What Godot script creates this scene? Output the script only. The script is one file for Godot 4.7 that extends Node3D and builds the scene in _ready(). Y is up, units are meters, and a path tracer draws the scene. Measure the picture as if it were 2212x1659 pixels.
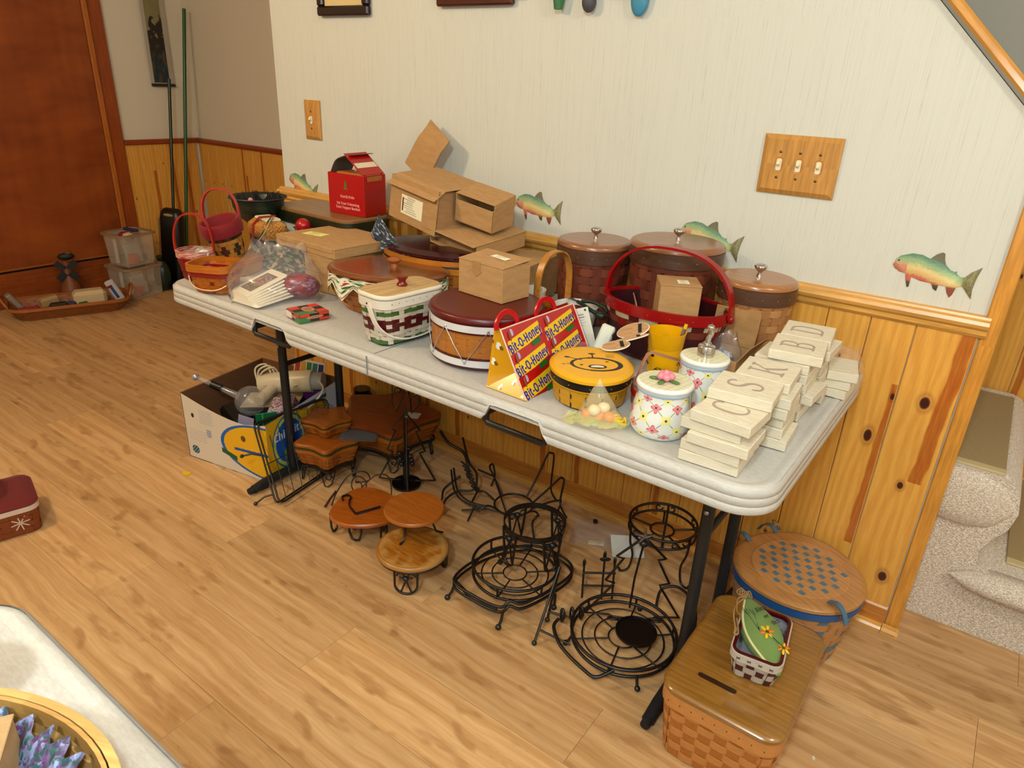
extends Node3D
# A basement room with a folding table of woven baskets. Units are metres, the long wall is the plane z = 0, the floor y = 0.

var taken := {}
var made := {}
var rng := RandomNumberGenerator.new()

# ---------- naming ----------
func numbered(n: String) -> String:
	if not taken.has(n):
		taken[n] = 0
		return n
	taken[n] += 1
	return "%s_%03d" % [n, taken[n]]

func tag(o: Node, label: String, category: String, group := "") -> void:
	var w := Array(label.split(" "))
	for drop in ["the", "a", "its", "an"]:   # keep labels within sixteen words
		while w.size() > 16 and w.find(drop) > 0:
			w.remove_at(w.find(drop))
	o.set_meta("label", " ".join(w.slice(0, 16)))
	o.set_meta("category", category)
	if group != "":
		o.set_meta("group", group)

func thing(n: String, label: String, category: String, at := Vector3.ZERO, yaw := 0.0, group := "") -> Node3D:
	var o := Node3D.new()
	o.name = numbered(n)
	add_child(o)
	o.position = at
	o.rotation_degrees.y = yaw
	tag(o, label, category, group)
	return o

func part(par: Node, n: String, mesh: Mesh, m: Material, at := Vector3.ZERO, rot := Vector3.ZERO) -> MeshInstance3D:
	var o := MeshInstance3D.new()
	o.name = n
	o.mesh = mesh
	o.material_override = m
	par.add_child(o, true)
	o.position = at
	o.rotation_degrees = rot
	return o

func solo(n: String, label: String, category: String, mesh: Mesh, m: Material, at := Vector3.ZERO, rot := Vector3.ZERO, group := "") -> MeshInstance3D:
	var o := part(self, numbered(n), mesh, m, at, rot)
	tag(o, label, category, group)
	return o

func struct(n: String, mesh: Mesh, m: Material, at := Vector3.ZERO, rot := Vector3.ZERO) -> MeshInstance3D:
	var o := part(self, n, mesh, m, at, rot)
	o.set_meta("kind", "structure")
	return o

# ---------- mesh building ----------
class G:
	var st := SurfaceTool.new()
	func _init() -> void:
		st.begin(Mesh.PRIMITIVE_TRIANGLES)
	func tri(a: Vector3, b: Vector3, c: Vector3, sg := -1, ua := Vector2.ZERO, ub := Vector2.ZERO, uc := Vector2.ZERO) -> void:
		st.set_smooth_group(sg)
		st.set_uv(ua); st.add_vertex(a)
		st.set_smooth_group(sg)
		st.set_uv(ub); st.add_vertex(b)
		st.set_smooth_group(sg)
		st.set_uv(uc); st.add_vertex(c)
	func quad(a: Vector3, b: Vector3, c: Vector3, d: Vector3, sg := -1, ua := Vector2(0, 1), ub := Vector2(1, 1), uc := Vector2(1, 0), ud := Vector2(0, 0)) -> void:
		tri(a, b, c, sg, ua, ub, uc)
		tri(a, c, d, sg, ua, uc, ud)
	# rows of points, joined by quads; rows run upwards, points run from x towards z
	func rows(r: Array, closed := true, sg := 1) -> void:
		for j in r.size() - 1:
			var p: PackedVector3Array = r[j]
			var q: PackedVector3Array = r[j + 1]
			var n := p.size()
			for i in (n if closed else n - 1):
				var k := (i + 1) % n
				var u0 := float(i) / n if closed else float(i) / (n - 1)
				var u1 := float(i + 1) / n if closed else float(i + 1) / (n - 1)
				var v0 := 1.0 - float(j) / (r.size() - 1)
				var v1 := 1.0 - float(j + 1) / (r.size() - 1)
				quad(p[i], p[k], q[k], q[i], sg, Vector2(1 - u0, v0), Vector2(1 - u1, v0), Vector2(1 - u1, v1), Vector2(1 - u0, v1))
	func cap(o: PackedVector2Array, y: float, up: bool) -> void:
		var t := Geometry2D.triangulate_polygon(o)
		var lo := o[0]
		var hi := o[0]
		for p in o:
			lo = Vector2(minf(lo.x, p.x), minf(lo.y, p.y))
			hi = Vector2(maxf(hi.x, p.x), maxf(hi.y, p.y))
		var sz := hi - lo
		for k in range(0, t.size(), 3):
			var a := o[t[k]]
			var b := o[t[k + 1]]
			var c := o[t[k + 2]]
			if ((b - a).cross(c - a) > 0.0) != up:
				var w := b
				b = c
				c = w
			tri(Vector3(a.x, y, a.y), Vector3(b.x, y, b.y), Vector3(c.x, y, c.y), -1, (a - lo) / sz, (b - lo) / sz, (c - lo) / sz)
	func box(c: Vector3, s: Vector3, bev := 0.0) -> void:
		var h := s / 2
		for ax in 3:
			var u := (ax + 1) % 3
			var v := (ax + 2) % 3
			for sgn in [-1.0, 1.0]:
				var p: Array[Vector3] = []
				for q in [[-1, -1], [1, -1], [1, 1], [-1, 1]]:
					var x := Vector3.ZERO
					x[ax] = sgn * h[ax]
					x[u] = q[0] * (h[u] - bev)
					x[v] = q[1] * (h[v] - bev)
					p.append(c + x)
				var uv := [Vector2(0, 1), Vector2(1, 1), Vector2(1, 0), Vector2(0, 0)]
				if ax == 0:   # u=y v=z
					uv = [Vector2(0, 1), Vector2(0, 0), Vector2(1, 0), Vector2(1, 1)]
				if ax == 1:   # u=z v=x
					uv = [Vector2(0, 0), Vector2(0, 1), Vector2(1, 1), Vector2(1, 0)]
				if sgn > 0:
					quad(p[0], p[3], p[2], p[1], -1, uv[0], uv[3], uv[2], uv[1])
				else:
					quad(p[0], p[1], p[2], p[3], -1, uv[0], uv[1], uv[2], uv[3])
		if bev > 0:
			for ax in 3:
				var u := (ax + 1) % 3
				var v := (ax + 2) % 3
				for su in [-1.0, 1.0]:
					for sv in [-1.0, 1.0]:
						var e: Array[Vector3] = []
						for q in [[-1, 0], [1, 0], [1, 1], [-1, 1]]:
							var x := Vector3.ZERO
							x[ax] = q[0] * (h[ax] - bev)
							x[u] = su * (h[u] - (bev if q[1] else 0.0))
							x[v] = sv * (h[v] - (0.0 if q[1] else bev))
							e.append(c + x)
						if su * sv > 0:
							quad(e[0], e[3], e[2], e[1])
						else:
							quad(e[0], e[1], e[2], e[3])
			for sx in [-1.0, 1.0]:
				for sy in [-1.0, 1.0]:
					for sz in [-1.0, 1.0]:
						var a := c + Vector3(sx * h.x, sy * (h.y - bev), sz * (h.z - bev))
						var b := c + Vector3(sx * (h.x - bev), sy * h.y, sz * (h.z - bev))
						var d := c + Vector3(sx * (h.x - bev), sy * (h.y - bev), sz * h.z)
						if sx * sy * sz > 0:
							tri(a, d, b)
						else:
							tri(a, b, d)
	# a closed band of rectangular section round an outline
	func band(lo: PackedVector2Array, hi: PackedVector2Array, y0: float, y1: float, o0: float, o1: float) -> void:
		var a := G.grow(lo, o0, y0)
		var b := G.grow(lo, o1, y0)
		var c := G.grow(hi, o1, y1)
		var d := G.grow(hi, o0, y1)
		rows([b, c], true, 1)
		rows([c, d], true, 2)
		rows([d, a], true, 3)
		rows([a, b], true, 4)
	static func normals(o: PackedVector2Array) -> PackedVector2Array:
		var r := PackedVector2Array()
		var n := o.size()
		for i in n:
			var d := (o[(i + 1) % n] - o[i]).normalized() + (o[i] - o[(i + n - 1) % n]).normalized()
			d = d.normalized()
			r.append(Vector2(d.y, -d.x))
		return r
	static func grow(o: PackedVector2Array, by: float, y: float) -> PackedVector3Array:
		var n := G.normals(o)
		var r := PackedVector3Array()
		for i in o.size():
			var p := o[i] + n[i] * by
			r.append(Vector3(p.x, y, p.y))
		return r
	# profile of Vector2(outward offset, height), from the bottom up
	func prism(o: PackedVector2Array, prof: Array, bottom := true, top := true) -> void:
		var sg := 1
		for j in prof.size() - 1:
			if j > 0:
				var a: Vector2 = (prof[j] - prof[j - 1]).normalized()
				var b: Vector2 = (prof[j + 1] - prof[j]).normalized()
				if a.dot(b) < 0.75:
					sg += 1
			rows([G.grow(o, prof[j].x, prof[j].y), G.grow(o, prof[j + 1].x, prof[j + 1].y)], true, sg)
		if bottom:
			cap(G.flat(G.grow(o, prof[0].x, 0)), prof[0].y, false)
		if top:
			cap(G.flat(G.grow(o, prof[-1].x, 0)), prof[-1].y, true)
	static func flat(r: PackedVector3Array) -> PackedVector2Array:
		var o := PackedVector2Array()
		for p in r:
			o.append(Vector2(p.x, p.z))
		return o
	func tube(path: Array, r: float, sides := 6, closed := false, r_end := -1.0) -> void:
		var n := path.size()
		var ring := []
		var up := Vector3.ZERO
		for i in n:
			var t: Vector3
			if closed:
				t = path[(i + 1) % n] - path[(i + n - 1) % n]
			else:
				t = path[mini(i + 1, n - 1)] - path[maxi(i - 1, 0)]
			t = t.normalized()
			if up == Vector3.ZERO:
				up = t.cross(Vector3.UP if absf(t.y) < 0.9 else Vector3.RIGHT).normalized()
			up = (up - t * up.dot(t)).normalized()
			var w := t.cross(up)
			var c := PackedVector3Array()
			var rr := r if r_end < 0 else lerpf(r, r_end, float(i) / (n - 1))
			for k in sides:
				var a := TAU * k / sides
				c.append(path[i] + (up * cos(a) - w * sin(a)) * rr)
			ring.append(c)
		if closed:
			ring.append(ring[0])
		rows(ring, true, 1)
		if not closed:
			for e in [[ring[0], false], [ring[-1], true]]:
				var c: PackedVector3Array = e[0]
				for k in range(1, sides - 1):
					if e[1]:
						tri(c[0], c[k], c[k + 1])
					else:
						tri(c[0], c[k + 1], c[k])
	# flat strap: width w along the axes given (one per point, or one for all), thickness t
	func strap(path: Array, axis, w: float, t: float) -> void:
		var n := path.size()
		var e := [[], [], [], []]
		for i in n:
			var d: Vector3 = (path[mini(i + 1, n - 1)] - path[maxi(i - 1, 0)]).normalized()
			var x: Vector3 = axis[i] if axis is Array else axis
			x = (x - d * x.dot(d)).normalized() * w / 2
			var nn := d.cross(x).normalized() * t / 2
			e[0].append(path[i] - x - nn)
			e[1].append(path[i] + x - nn)
			e[2].append(path[i] + x + nn)
			e[3].append(path[i] - x + nn)
		for k in 4:
			rows([PackedVector3Array(e[k]), PackedVector3Array(e[(k + 1) % 4])], false, k + 1)
		quad(e[0][0], e[3][0], e[2][0], e[1][0])
		quad(e[0][-1], e[1][-1], e[2][-1], e[3][-1])
	func sphere(c: Vector3, s: Vector3, nu := 12, nv := 8) -> void:
		var r := []
		for j in nv + 1:
			var b := -PI / 2 + PI * j / nv
			var row := PackedVector3Array()
			for i in nu:
				var a := TAU * i / nu
				row.append(c + Vector3(cos(a) * cos(b) * s.x, sin(b) * s.y, sin(a) * cos(b) * s.z))
			r.append(row)
		rows(r, true, 1)
	func extx(poly: Array, x0: float, x1: float) -> void:   # polygon of Vector2(z, y) swept along x
		var n := poly.size()
		for i in n:
			var a: Vector2 = poly[i]
			var b: Vector2 = poly[(i + 1) % n]
			quad(Vector3(x0, a.y, a.x), Vector3(x1, a.y, a.x), Vector3(x1, b.y, b.x), Vector3(x0, b.y, b.x))
		var t := Geometry2D.triangulate_polygon(PackedVector2Array(poly))
		for k in range(0, t.size(), 3):
			for x in [x0, x1]:
				tri(Vector3(x, poly[t[k]].y, poly[t[k]].x), Vector3(x, poly[t[k + 1]].y, poly[t[k + 1]].x), Vector3(x, poly[t[k + 2]].y, poly[t[k + 2]].x))
	func done() -> ArrayMesh:
		st.generate_normals()
		return st.commit()

func mbox(s: Vector3, bev := 0.0, c := Vector3.ZERO) -> ArrayMesh:
	var g := G.new()
	g.box(c, s, bev)
	return g.done()

func mprism(o: PackedVector2Array, prof: Array, bottom := true, top := true) -> ArrayMesh:
	var g := G.new()
	g.prism(o, prof, bottom, top)
	return g.done()

func mtube(path: Array, r: float, sides := 6, closed := false, r_end := -1.0) -> ArrayMesh:
	var g := G.new()
	g.tube(path, r, sides, closed, r_end)
	return g.done()

func mstrap(path: Array, axis, w: float, t: float) -> ArrayMesh:
	var g := G.new()
	g.strap(path, axis, w, t)
	return g.done()

func mball(s: Vector3, nu := 12, nv := 8) -> ArrayMesh:
	var g := G.new()
	g.sphere(Vector3.ZERO, s, nu, nv)
	return g.done()

func mlathe(prof: Array, n := 32, bottom := true, top := true) -> ArrayMesh:   # profile of Vector2(radius, height)
	var g := G.new()
	var sg := 1
	for j in prof.size() - 1:
		if j > 0:
			var a: Vector2 = (prof[j] - prof[j - 1]).normalized()
			var b: Vector2 = (prof[j + 1] - prof[j]).normalized()
			if a.dot(b) < 0.6:
				sg += 1
		g.rows([ring3(n, prof[j].x, prof[j].y), ring3(n, prof[j + 1].x, prof[j + 1].y)], true, sg)
	if bottom:
		g.cap(oval(prof[0].x, prof[0].x, n), prof[0].y, false)
	if top and prof[-1].x > 0.0005:
		g.cap(oval(prof[-1].x, prof[-1].x, n), prof[-1].y, true)
	return g.done()

func ring3(n: int, r: float, y: float) -> PackedVector3Array:
	var o := PackedVector3Array()
	for i in n:
		o.append(Vector3(cos(TAU * i / n) * r, y, sin(TAU * i / n) * r))
	return o

func oval(a: float, b: float, n := 40) -> PackedVector2Array:
	var o := PackedVector2Array()
	for i in n:
		o.append(Vector2(cos(TAU * i / n) * a, sin(TAU * i / n) * b))
	return o

func rrect(w: float, d: float, r: float, k := 5) -> PackedVector2Array:
	var o := PackedVector2Array()
	for q in 4:
		var c := Vector2([1, -1, -1, 1][q] * (w / 2 - r), [1, 1, -1, -1][q] * (d / 2 - r))
		for i in k + 1:
			var a := PI / 2 * (q + float(i) / k)
			o.append(c + Vector2(cos(a), sin(a)) * r)
	return o

func starline(r1: float, r2: float, rot := 0.0, soft := 0.35) -> PackedVector2Array:   # five points with rounded tips
	var p := PackedVector2Array()
	for i in 10:
		var a := TAU * i / 10.0 + deg_to_rad(rot)
		p.append(Vector2(cos(a), sin(a)) * (r1 if i % 2 == 0 else r2))
	var o := PackedVector2Array()
	for i in 10:
		var a := p[(i + 9) % 10]
		var b := p[i]
		var c := p[(i + 1) % 10]
		var s := b.lerp(a, soft)
		var e := b.lerp(c, soft)
		for k in 5:
			var t := k / 5.0
			o.append(s.lerp(b, t).lerp(b.lerp(e, t), t))
	return o

func heartline(s: float, n := 40) -> PackedVector2Array:
	var o := PackedVector2Array()
	for i in n:
		var t := TAU * i / n
		var x := 16.0 * pow(sin(t), 3)
		var y := 13.0 * cos(t) - 5.0 * cos(2 * t) - 2.0 * cos(3 * t) - cos(4 * t)
		o.append(Vector2(x, y) * s / 16.0)
	o.reverse()
	return o

func even(o: PackedVector2Array, n: int) -> PackedVector2Array:   # the same outline with n points at equal steps
	var len := 0.0
	var m := o.size()
	for i in m:
		len += o[i].distance_to(o[(i + 1) % m])
	var r := PackedVector2Array()
	var i := 0
	var at := 0.0
	for k in n:
		var want := len * k / n
		while at + o[i % m].distance_to(o[(i + 1) % m]) < want:
			at += o[i % m].distance_to(o[(i + 1) % m])
			i += 1
		var d := o[i % m].distance_to(o[(i + 1) % m])
		r.append(o[i % m].lerp(o[(i + 1) % m], (want - at) / maxf(d, 1e-6)))
	return r

func scaled(o: PackedVector2Array, sx: float, sz: float) -> PackedVector2Array:
	var r := PackedVector2Array()
	for p in o:
		r.append(Vector2(p.x * sx, p.y * sz))
	return r

func spun(o: PackedVector2Array, deg: float) -> PackedVector2Array:
	var r := PackedVector2Array()
	for p in o:
		r.append(p.rotated(deg_to_rad(deg)))
	return r

func curve(pts: Array, n := 6, closed := false) -> Array:   # Catmull-Rom through the points
	var r := []
	var m := pts.size()
	for i in (m if closed else m - 1):
		var a: Vector3 = pts[(i + m - 1) % m] if closed else pts[maxi(i - 1, 0)]
		var b: Vector3 = pts[i]
		var c: Vector3 = pts[(i + 1) % m]
		var d: Vector3 = pts[(i + 2) % m] if closed else pts[mini(i + 2, m - 1)]
		for k in n:
			r.append(b.cubic_interpolate(c, a, d, float(k) / n))
	if not closed:
		r.append(pts[-1])
	return r

func arc(c: Vector3, u: Vector3, v: Vector3, a0: float, a1: float, n := 12) -> Array:   # degrees
	var r := []
	for i in n + 1:
		var a := deg_to_rad(lerpf(a0, a1, float(i) / n))
		r.append(c + u * cos(a) + v * sin(a))
	return r

func spiral(c: Vector3, u: Vector3, v: Vector3, r0: float, r1: float, a0: float, a1: float, n := 16) -> Array:
	var r := []
	for i in n + 1:
		var t := float(i) / n
		var a := deg_to_rad(lerpf(a0, a1, t))
		r.append(c + (u * cos(a) + v * sin(a)) * lerpf(r0, r1, t))
	return r

# ---------- woven baskets ----------
# lo, hi: outlines at the bottom and the rim. wc, sc: materials of the weavers by row and of the stakes.
func weave(par: Node3D, lo: PackedVector2Array, hi: PackedVector2Array, y0: float, y1: float, nrows: int, stakes: int, wc: Array, sc: Array, amp := 0.0016, share := 0.8) -> void:
	var n := stakes * 4
	lo = even(lo, n)
	hi = even(hi, n)
	var hr := (y1 - y0) / nrows
	var mid := lerp_line(lo, hi, 0.5)
	var per := 0.0
	for i in n:
		per += mid[i].distance_to(mid[(i + 1) % n])
	for i in stakes:
		var k := i * 4
		var w := per / stakes * share / 2
		var tl := (lo[(k + 1) % n] - lo[(k + n - 1) % n]).normalized()
		var th := (hi[(k + 1) % n] - hi[(k + n - 1) % n]).normalized()
		var nl := Vector2(tl.y, -tl.x)
		var nh := Vector2(th.y, -th.x)
		var e := []
		for q in [[lo[k], tl, nl, y0, 0], [hi[k], th, nh, y1, 1]]:
			var ww: float = w * (1.0 if q[4] else lo[k].length() / maxf(hi[k].length(), 1e-4))
			for c in [[1, 1], [-1, 1], [-1, -1], [1, -1]]:
				var p: Vector2 = q[0] - q[1] * c[0] * ww + q[2] * c[1] * 0.0006
				e.append(Vector3(p.x, q[3], p.y))
		var g := G.new()
		for c in 4:
			g.quad(e[c], e[(c + 1) % 4], e[4 + (c + 1) % 4], e[4 + c])
		part(par, "stake", g.done(), sc[i % sc.size()])
	for r in nrows:
		var a := y0 + hr * (r + 0.04)
		var b := y0 + hr * (r + 0.96)
		var ring := [[], [], [], []]
		var la := lerp_line(lo, hi, (a - y0) / (y1 - y0))
		var lb := lerp_line(lo, hi, (b - y0) / (y1 - y0))
		var na := G.normals(la)
		var nb := G.normals(lb)
		for i in n:
			var w := amp * clampf(1.35 * cos(PI * i / 4.0 + PI * r), -1, 1)
			var pa := la[i] + na[i] * (w + 0.0006)
			var pb := lb[i] + nb[i] * (w + 0.0006)
			var qa := la[i] + na[i] * (w - 0.0006)
			var qb := lb[i] + nb[i] * (w - 0.0006)
			ring[0].append(Vector3(qa.x, a, qa.y))
			ring[1].append(Vector3(pa.x, a, pa.y))
			ring[2].append(Vector3(pb.x, b, pb.y))
			ring[3].append(Vector3(qb.x, b, qb.y))
		var g := G.new()
		for k in 4:
			g.rows([PackedVector3Array(ring[k]), PackedVector3Array(ring[(k + 1) % 4])], true, k + 1)
		part(par, "weaver", g.done(), wc[r % wc.size()])

func lerp_line(a: PackedVector2Array, b: PackedVector2Array, t: float) -> PackedVector2Array:
	var r := PackedVector2Array()
	for i in a.size():
		r.append(a[i].lerp(b[i], t))
	return r

func rim(par: Node3D, n: String, o: PackedVector2Array, y0: float, y1: float, out: float, m: Material, inn := -0.003) -> void:
	var g := G.new()
	g.band(o, o, y0, y1, inn, out)
	part(par, n, g.done(), m)

func floor_of(par: Node3D, o: PackedVector2Array, y: float, m: Material) -> void:
	part(par, "bottom", mprism(o, [Vector2(-0.002, y), Vector2(-0.002, y + 0.003)]), m)

func arch(w: float, h: float, flat := 0.0, n := 20) -> Array:   # a handle hoop in the x-y plane, feet at y = 0
	var r := [Vector3(-w, 0, 0)]
	for i in n + 1:
		var a := PI - PI * i / n
		var c := cos(a)
		r.append(Vector3(w * signf(c) * pow(absf(c), 0.8), h * flat + (h * (1 - flat)) * sin(a), 0))
	r.append(Vector3(w, 0, 0))
	return r

# ---------- materials ----------
func mat(key: String, c: Color, rough := 0.6, more := {}) -> StandardMaterial3D:
	if made.has(key):
		return made[key]
	var m := StandardMaterial3D.new()
	m.resource_name = key
	m.albedo_color = c
	m.roughness = rough
	for k in more:
		m.set(k, more[k])
	made[key] = m
	return m

func texmat(key: String, t: Texture2D, tint: Color, rough: float, scale := Vector3.ZERO, more := {}) -> StandardMaterial3D:
	if made.has(key):
		return made[key]
	var m := mat(key, tint, rough, more)
	m.albedo_texture = t
	if scale != Vector3.ZERO:
		m.uv1_triplanar = true
		m.uv1_scale = scale
	return m

func clear(key: String, c: Color, a: float, rough := 0.08) -> StandardMaterial3D:
	if made.has(key):
		return made[key]
	var m := mat(key, Color(c.r, c.g, c.b, a), rough)
	m.transparency = BaseMaterial3D.TRANSPARENCY_ALPHA
	m.cull_mode = BaseMaterial3D.CULL_DISABLED
	return m

func picture(w: int, h: int, f: Callable) -> ImageTexture:
	var im := Image.create(w, h, false, Image.FORMAT_RGB8)
	for y in h:
		for x in w:
			im.set_pixel(x, y, f.call(x, y))
	return ImageTexture.create_from_image(im)

func noise(freq: float, seed_: int, oct := 3) -> FastNoiseLite:
	var n := FastNoiseLite.new()
	n.noise_type = FastNoiseLite.TYPE_SIMPLEX_SMOOTH
	n.frequency = freq
	n.seed = seed_
	n.fractal_octaves = oct
	return n

func hexc(s: String) -> Color:
	return Color.html(s)

func words(par: Node, n: String, text: String, size: float, m: Material, at: Vector3, rot := Vector3.ZERO, bold := true, face := "Droid Sans", squeeze := 1.0) -> MeshInstance3D:
	var t := TextMesh.new()
	var f := SystemFont.new()
	f.font_names = PackedStringArray([face])
	f.font_weight = 700 if bold else 400
	t.font = f
	t.text = text
	t.font_size = 32
	t.pixel_size = size / 23.0   # size is the height of a capital letter
	t.depth = 0.0006
	t.curve_step = 3.0
	var o := part(par, n, t, m, at, rot)
	o.scale = Vector3(squeeze, 1, 1)
	return o

# ---------- textures ----------
func t_grain(seed_: int, fx: float, fy: float, contrast: float, w := 512, h := 256) -> ImageTexture:   # long streaks along u, grey
	var a := noise(1.0, seed_, 3)
	var b := noise(1.0, seed_ + 9, 2)
	return picture(w, h, func(x: float, y: float) -> Color:
		var v := a.get_noise_2d(x * fx, y * fy) + 0.5 * b.get_noise_2d(x * fx * 4.0, y * fy * 5.0)
		var k := clampf(0.9 + contrast * v, 0.0, 1.0)
		return Color(k, k * (0.985 + 0.015 * v), k * (0.96 + 0.04 * v)))

# a knotty pine board seen upright: knots of [u, v, radius], bands of [u at the top, u at the foot, half width, v top, v foot]
func t_pine(seed_: int, knots: Array, bands: Array) -> ImageTexture:
	var a := noise(0.012, seed_, 3)
	var b := noise(0.05, seed_ + 5, 2)
	return picture(96, 768, func(x: float, y: float) -> Color:
		var u := x / 96.0
		var v := y / 768.0
		var bend := 0.0
		var dark := 0.0
		for k in knots:
			var dx: float = (u - k[0]) * 96.0
			var dy: float = (v - k[1]) * 768.0
			var d := sqrt(dx * dx * 1.6 + dy * dy * 0.55)
			bend += 14.0 * exp(-d / (k[2] * 2.2)) * signf(dx)
			if d < k[2]:
				dark = maxf(dark, smoothstep(1.0, 0.55, d / k[2]))
			elif d < k[2] * 1.7:
				dark = maxf(dark, 0.35 * (1.7 - d / k[2]))
		var g := sin((x + bend + 22.0 * a.get_noise_2d(x * 0.7, y * 0.12)) * 0.28)
		var g2 := b.get_noise_2d(x * 4.0, y * 0.25)
		var red := 0.0
		for q in bands:
			var t: float = (v - q[3]) / (q[4] - q[3])
			if t > 0.0 and t < 1.0:
				var c := lerpf(q[0], q[1], t) + 0.05 * a.get_noise_1d(y * 0.6)
				red = maxf(red, smoothstep(q[2] * 1.15, q[2] * 0.8, absf(u - c)))
		var col := Color(0.86, 0.64, 0.29).lerp(Color(0.77, 0.51, 0.19), clampf(0.25 + 0.22 * g + 0.25 * g2, 0, 1))
		col = col.lerp(Color(0.62, 0.3, 0.07), red * (0.75 + 0.2 * g2))
		return col.lerp(Color(0.23, 0.07, 0.035), dark))

func t_plank(seed_: int) -> ImageTexture:
	var a := noise(0.01, seed_, 4)
	var b := noise(0.02, seed_ + 3, 3)
	var c := noise(0.03, seed_ + 7, 2)
	return picture(768, 128, func(x: float, y: float) -> Color:
		var w := y + 9.0 * a.get_noise_2d(x * 0.3, y * 0.5)
		var s := b.get_noise_2d(x * 0.09, w * 2.6)
		var f := c.get_noise_2d(x * 0.5, w * 8.0)
		var blot := smoothstep(0.2, 0.6, a.get_noise_2d(x * 0.55 + 300.0, y * 1.5 + 90.0))
		var knot := smoothstep(0.5, 0.72, c.get_noise_2d(x * 0.3 + 700.0, y * 0.6))
		var col := Color(0.80, 0.655, 0.47).lerp(Color(0.70, 0.535, 0.345), clampf(0.4 + 0.75 * s, 0, 1))
		col = col.lerp(Color(0.53, 0.37, 0.20), clampf(blot * 0.4 + knot * 0.45, 0, 0.6))
		var line := smoothstep(0.02, 0.0, absf(s - 0.14)) * smoothstep(0.0, 0.4, a.get_noise_2d(x * 0.3 + 50, y * 0.4))
		col = col.lerp(Color(0.38, 0.25, 0.14), line * 0.4)
		return col * (1.0 + 0.05 * f))

func t_wallpaper() -> ImageTexture:
	var a := noise(0.33, 41, 2)
	var b := noise(0.02, 42, 2)
	return picture(512, 512, func(x: float, y: float) -> Color:
		var n := a.get_noise_2d(x * 1.0, y * 0.005) * 0.6 + a.get_noise_2d(x * 2.3 + 40.0, y * 0.012) * 0.5
		var k := 0.975 - 0.10 * smoothstep(0.22, 0.6, n) * (0.5 + 0.6 * b.get_noise_2d(x * 2.0, y)) - 0.02 * n
		return Color(0.815 * k, 0.81 * k, 0.765 * k))

func t_carpet() -> ImageTexture:
	var a := noise(0.22, 51, 2)
	var b := noise(0.5, 52, 1)
	return picture(256, 256, func(x: float, y: float) -> Color:
		var n := a.get_noise_2d(x * 0.5, y * 1.6)
		var m := b.get_noise_2d(x * 0.6, y * 1.5)
		var c := Color(0.90, 0.875, 0.82).lerp(Color(0.70, 0.62, 0.53), clampf(0.35 + n * 0.9, 0, 1))
		if m > 0.38:
			c = c.lerp(Color(0.45, 0.40, 0.38), 0.7)
		return c)

func t_door() -> ImageTexture:
	var a := noise(0.006, 61, 3)
	var b := noise(0.02, 62, 3)
	return picture(256, 512, func(x: float, y: float) -> Color:
		var w := y + 16.0 * a.get_noise_2d(x * 0.8, y * 0.8)
		var s := b.get_noise_2d(x * 0.35, w * 1.3)
		var k := b.get_noise_2d(x * 2.5 + 90.0, y * 0.2)
		return Color(0.585, 0.29, 0.10).lerp(Color(0.47, 0.205, 0.065), clampf(0.5 + 0.6 * s + 0.35 * k, 0, 1)))

var grain: ImageTexture
var fine: ImageTexture
var grain_up: ImageTexture

func wood(key: String, c: Color, rough := 0.4, more := {}, scale := Vector3(1.2, 4, 4)) -> StandardMaterial3D:
	return texmat(key, grain, c, rough, scale, more)

func upright(key: String, c: Color, rough := 0.35) -> StandardMaterial3D:
	return texmat(key, grain_up, c, rough, Vector3(4, 1.2, 4))

func splint(key: String, c: Color, rough := 0.5) -> StandardMaterial3D:
	return texmat(key, fine, c, rough, Vector3(5, 5, 5))

func iron() -> StandardMaterial3D:
	return mat("black iron", Color(0.045, 0.042, 0.045), 0.42, {"metallic": 0.2, "metallic_specular": 0.6})

func card(key := "cardboard", c := Color(0.74, 0.575, 0.375)) -> StandardMaterial3D:
	return texmat(key, fine, c, 0.85, Vector3(2, 2, 2))

func _ready() -> void:
	rng.seed = 7
	# camera
	var cam := Camera3D.new()
	cam.name = "camera"
	add_child(cam)
	cam.transform = Transform3D(Basis(Vector3(0.80896736, 0.04426728, -0.58618446), Vector3(-0.26790775, 0.91534882, -0.30060268), Vector3(0.5232564, 0.40022111, 0.75234686)), Vector3(-0.0458, 1.3313, 1.8346))
	cam.fov = 58.314
	cam.near = 0.02
	cam.current = true
	# surroundings and exposure
	var we := WorldEnvironment.new()
	we.name = "surroundings"
	var env := Environment.new()
	env.background_mode = Environment.BG_COLOR
	env.background_color = Color(0.02, 0.02, 0.02)
	env.tonemap_mode = Environment.TONE_MAPPER_LINEAR
	env.tonemap_exposure = 0.86
	env.sdfgi_enabled = true
	env.ssao_enabled = true
	env.ssil_enabled = true
	we.environment = env
	add_child(we)
	# the camera's flash, just above and left of the lens
	var flash := OmniLight3D.new()
	flash.name = "camera_flash"
	flash.position = Vector3(-0.095, 1.371, 1.853)
	flash.light_color = Color(0.76, 0.93, 1.0).linear_to_srgb()
	flash.light_energy = 0.6
	flash.light_size = 0.02
	flash.omni_range = 12.0
	flash.omni_attenuation = 2.0
	flash.shadow_enabled = true
	add_child(flash)
	grain = t_grain(3, 0.008, 0.09, 0.12)
	var up: Image = grain.get_image().duplicate()
	up.rotate_90(CLOCKWISE)
	grain_up = ImageTexture.create_from_image(up)
	fine = t_grain(8, 0.03, 0.12, 0.05, 256, 256)
	room()
	stairs()
	wall_things()
	far_corner()
	folding_table()
	back_row()
	left_end()
	middle_row()
	front_row()
	blocks()
	under_left()
	under_middle()
	under_right()
	near_left()

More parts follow.
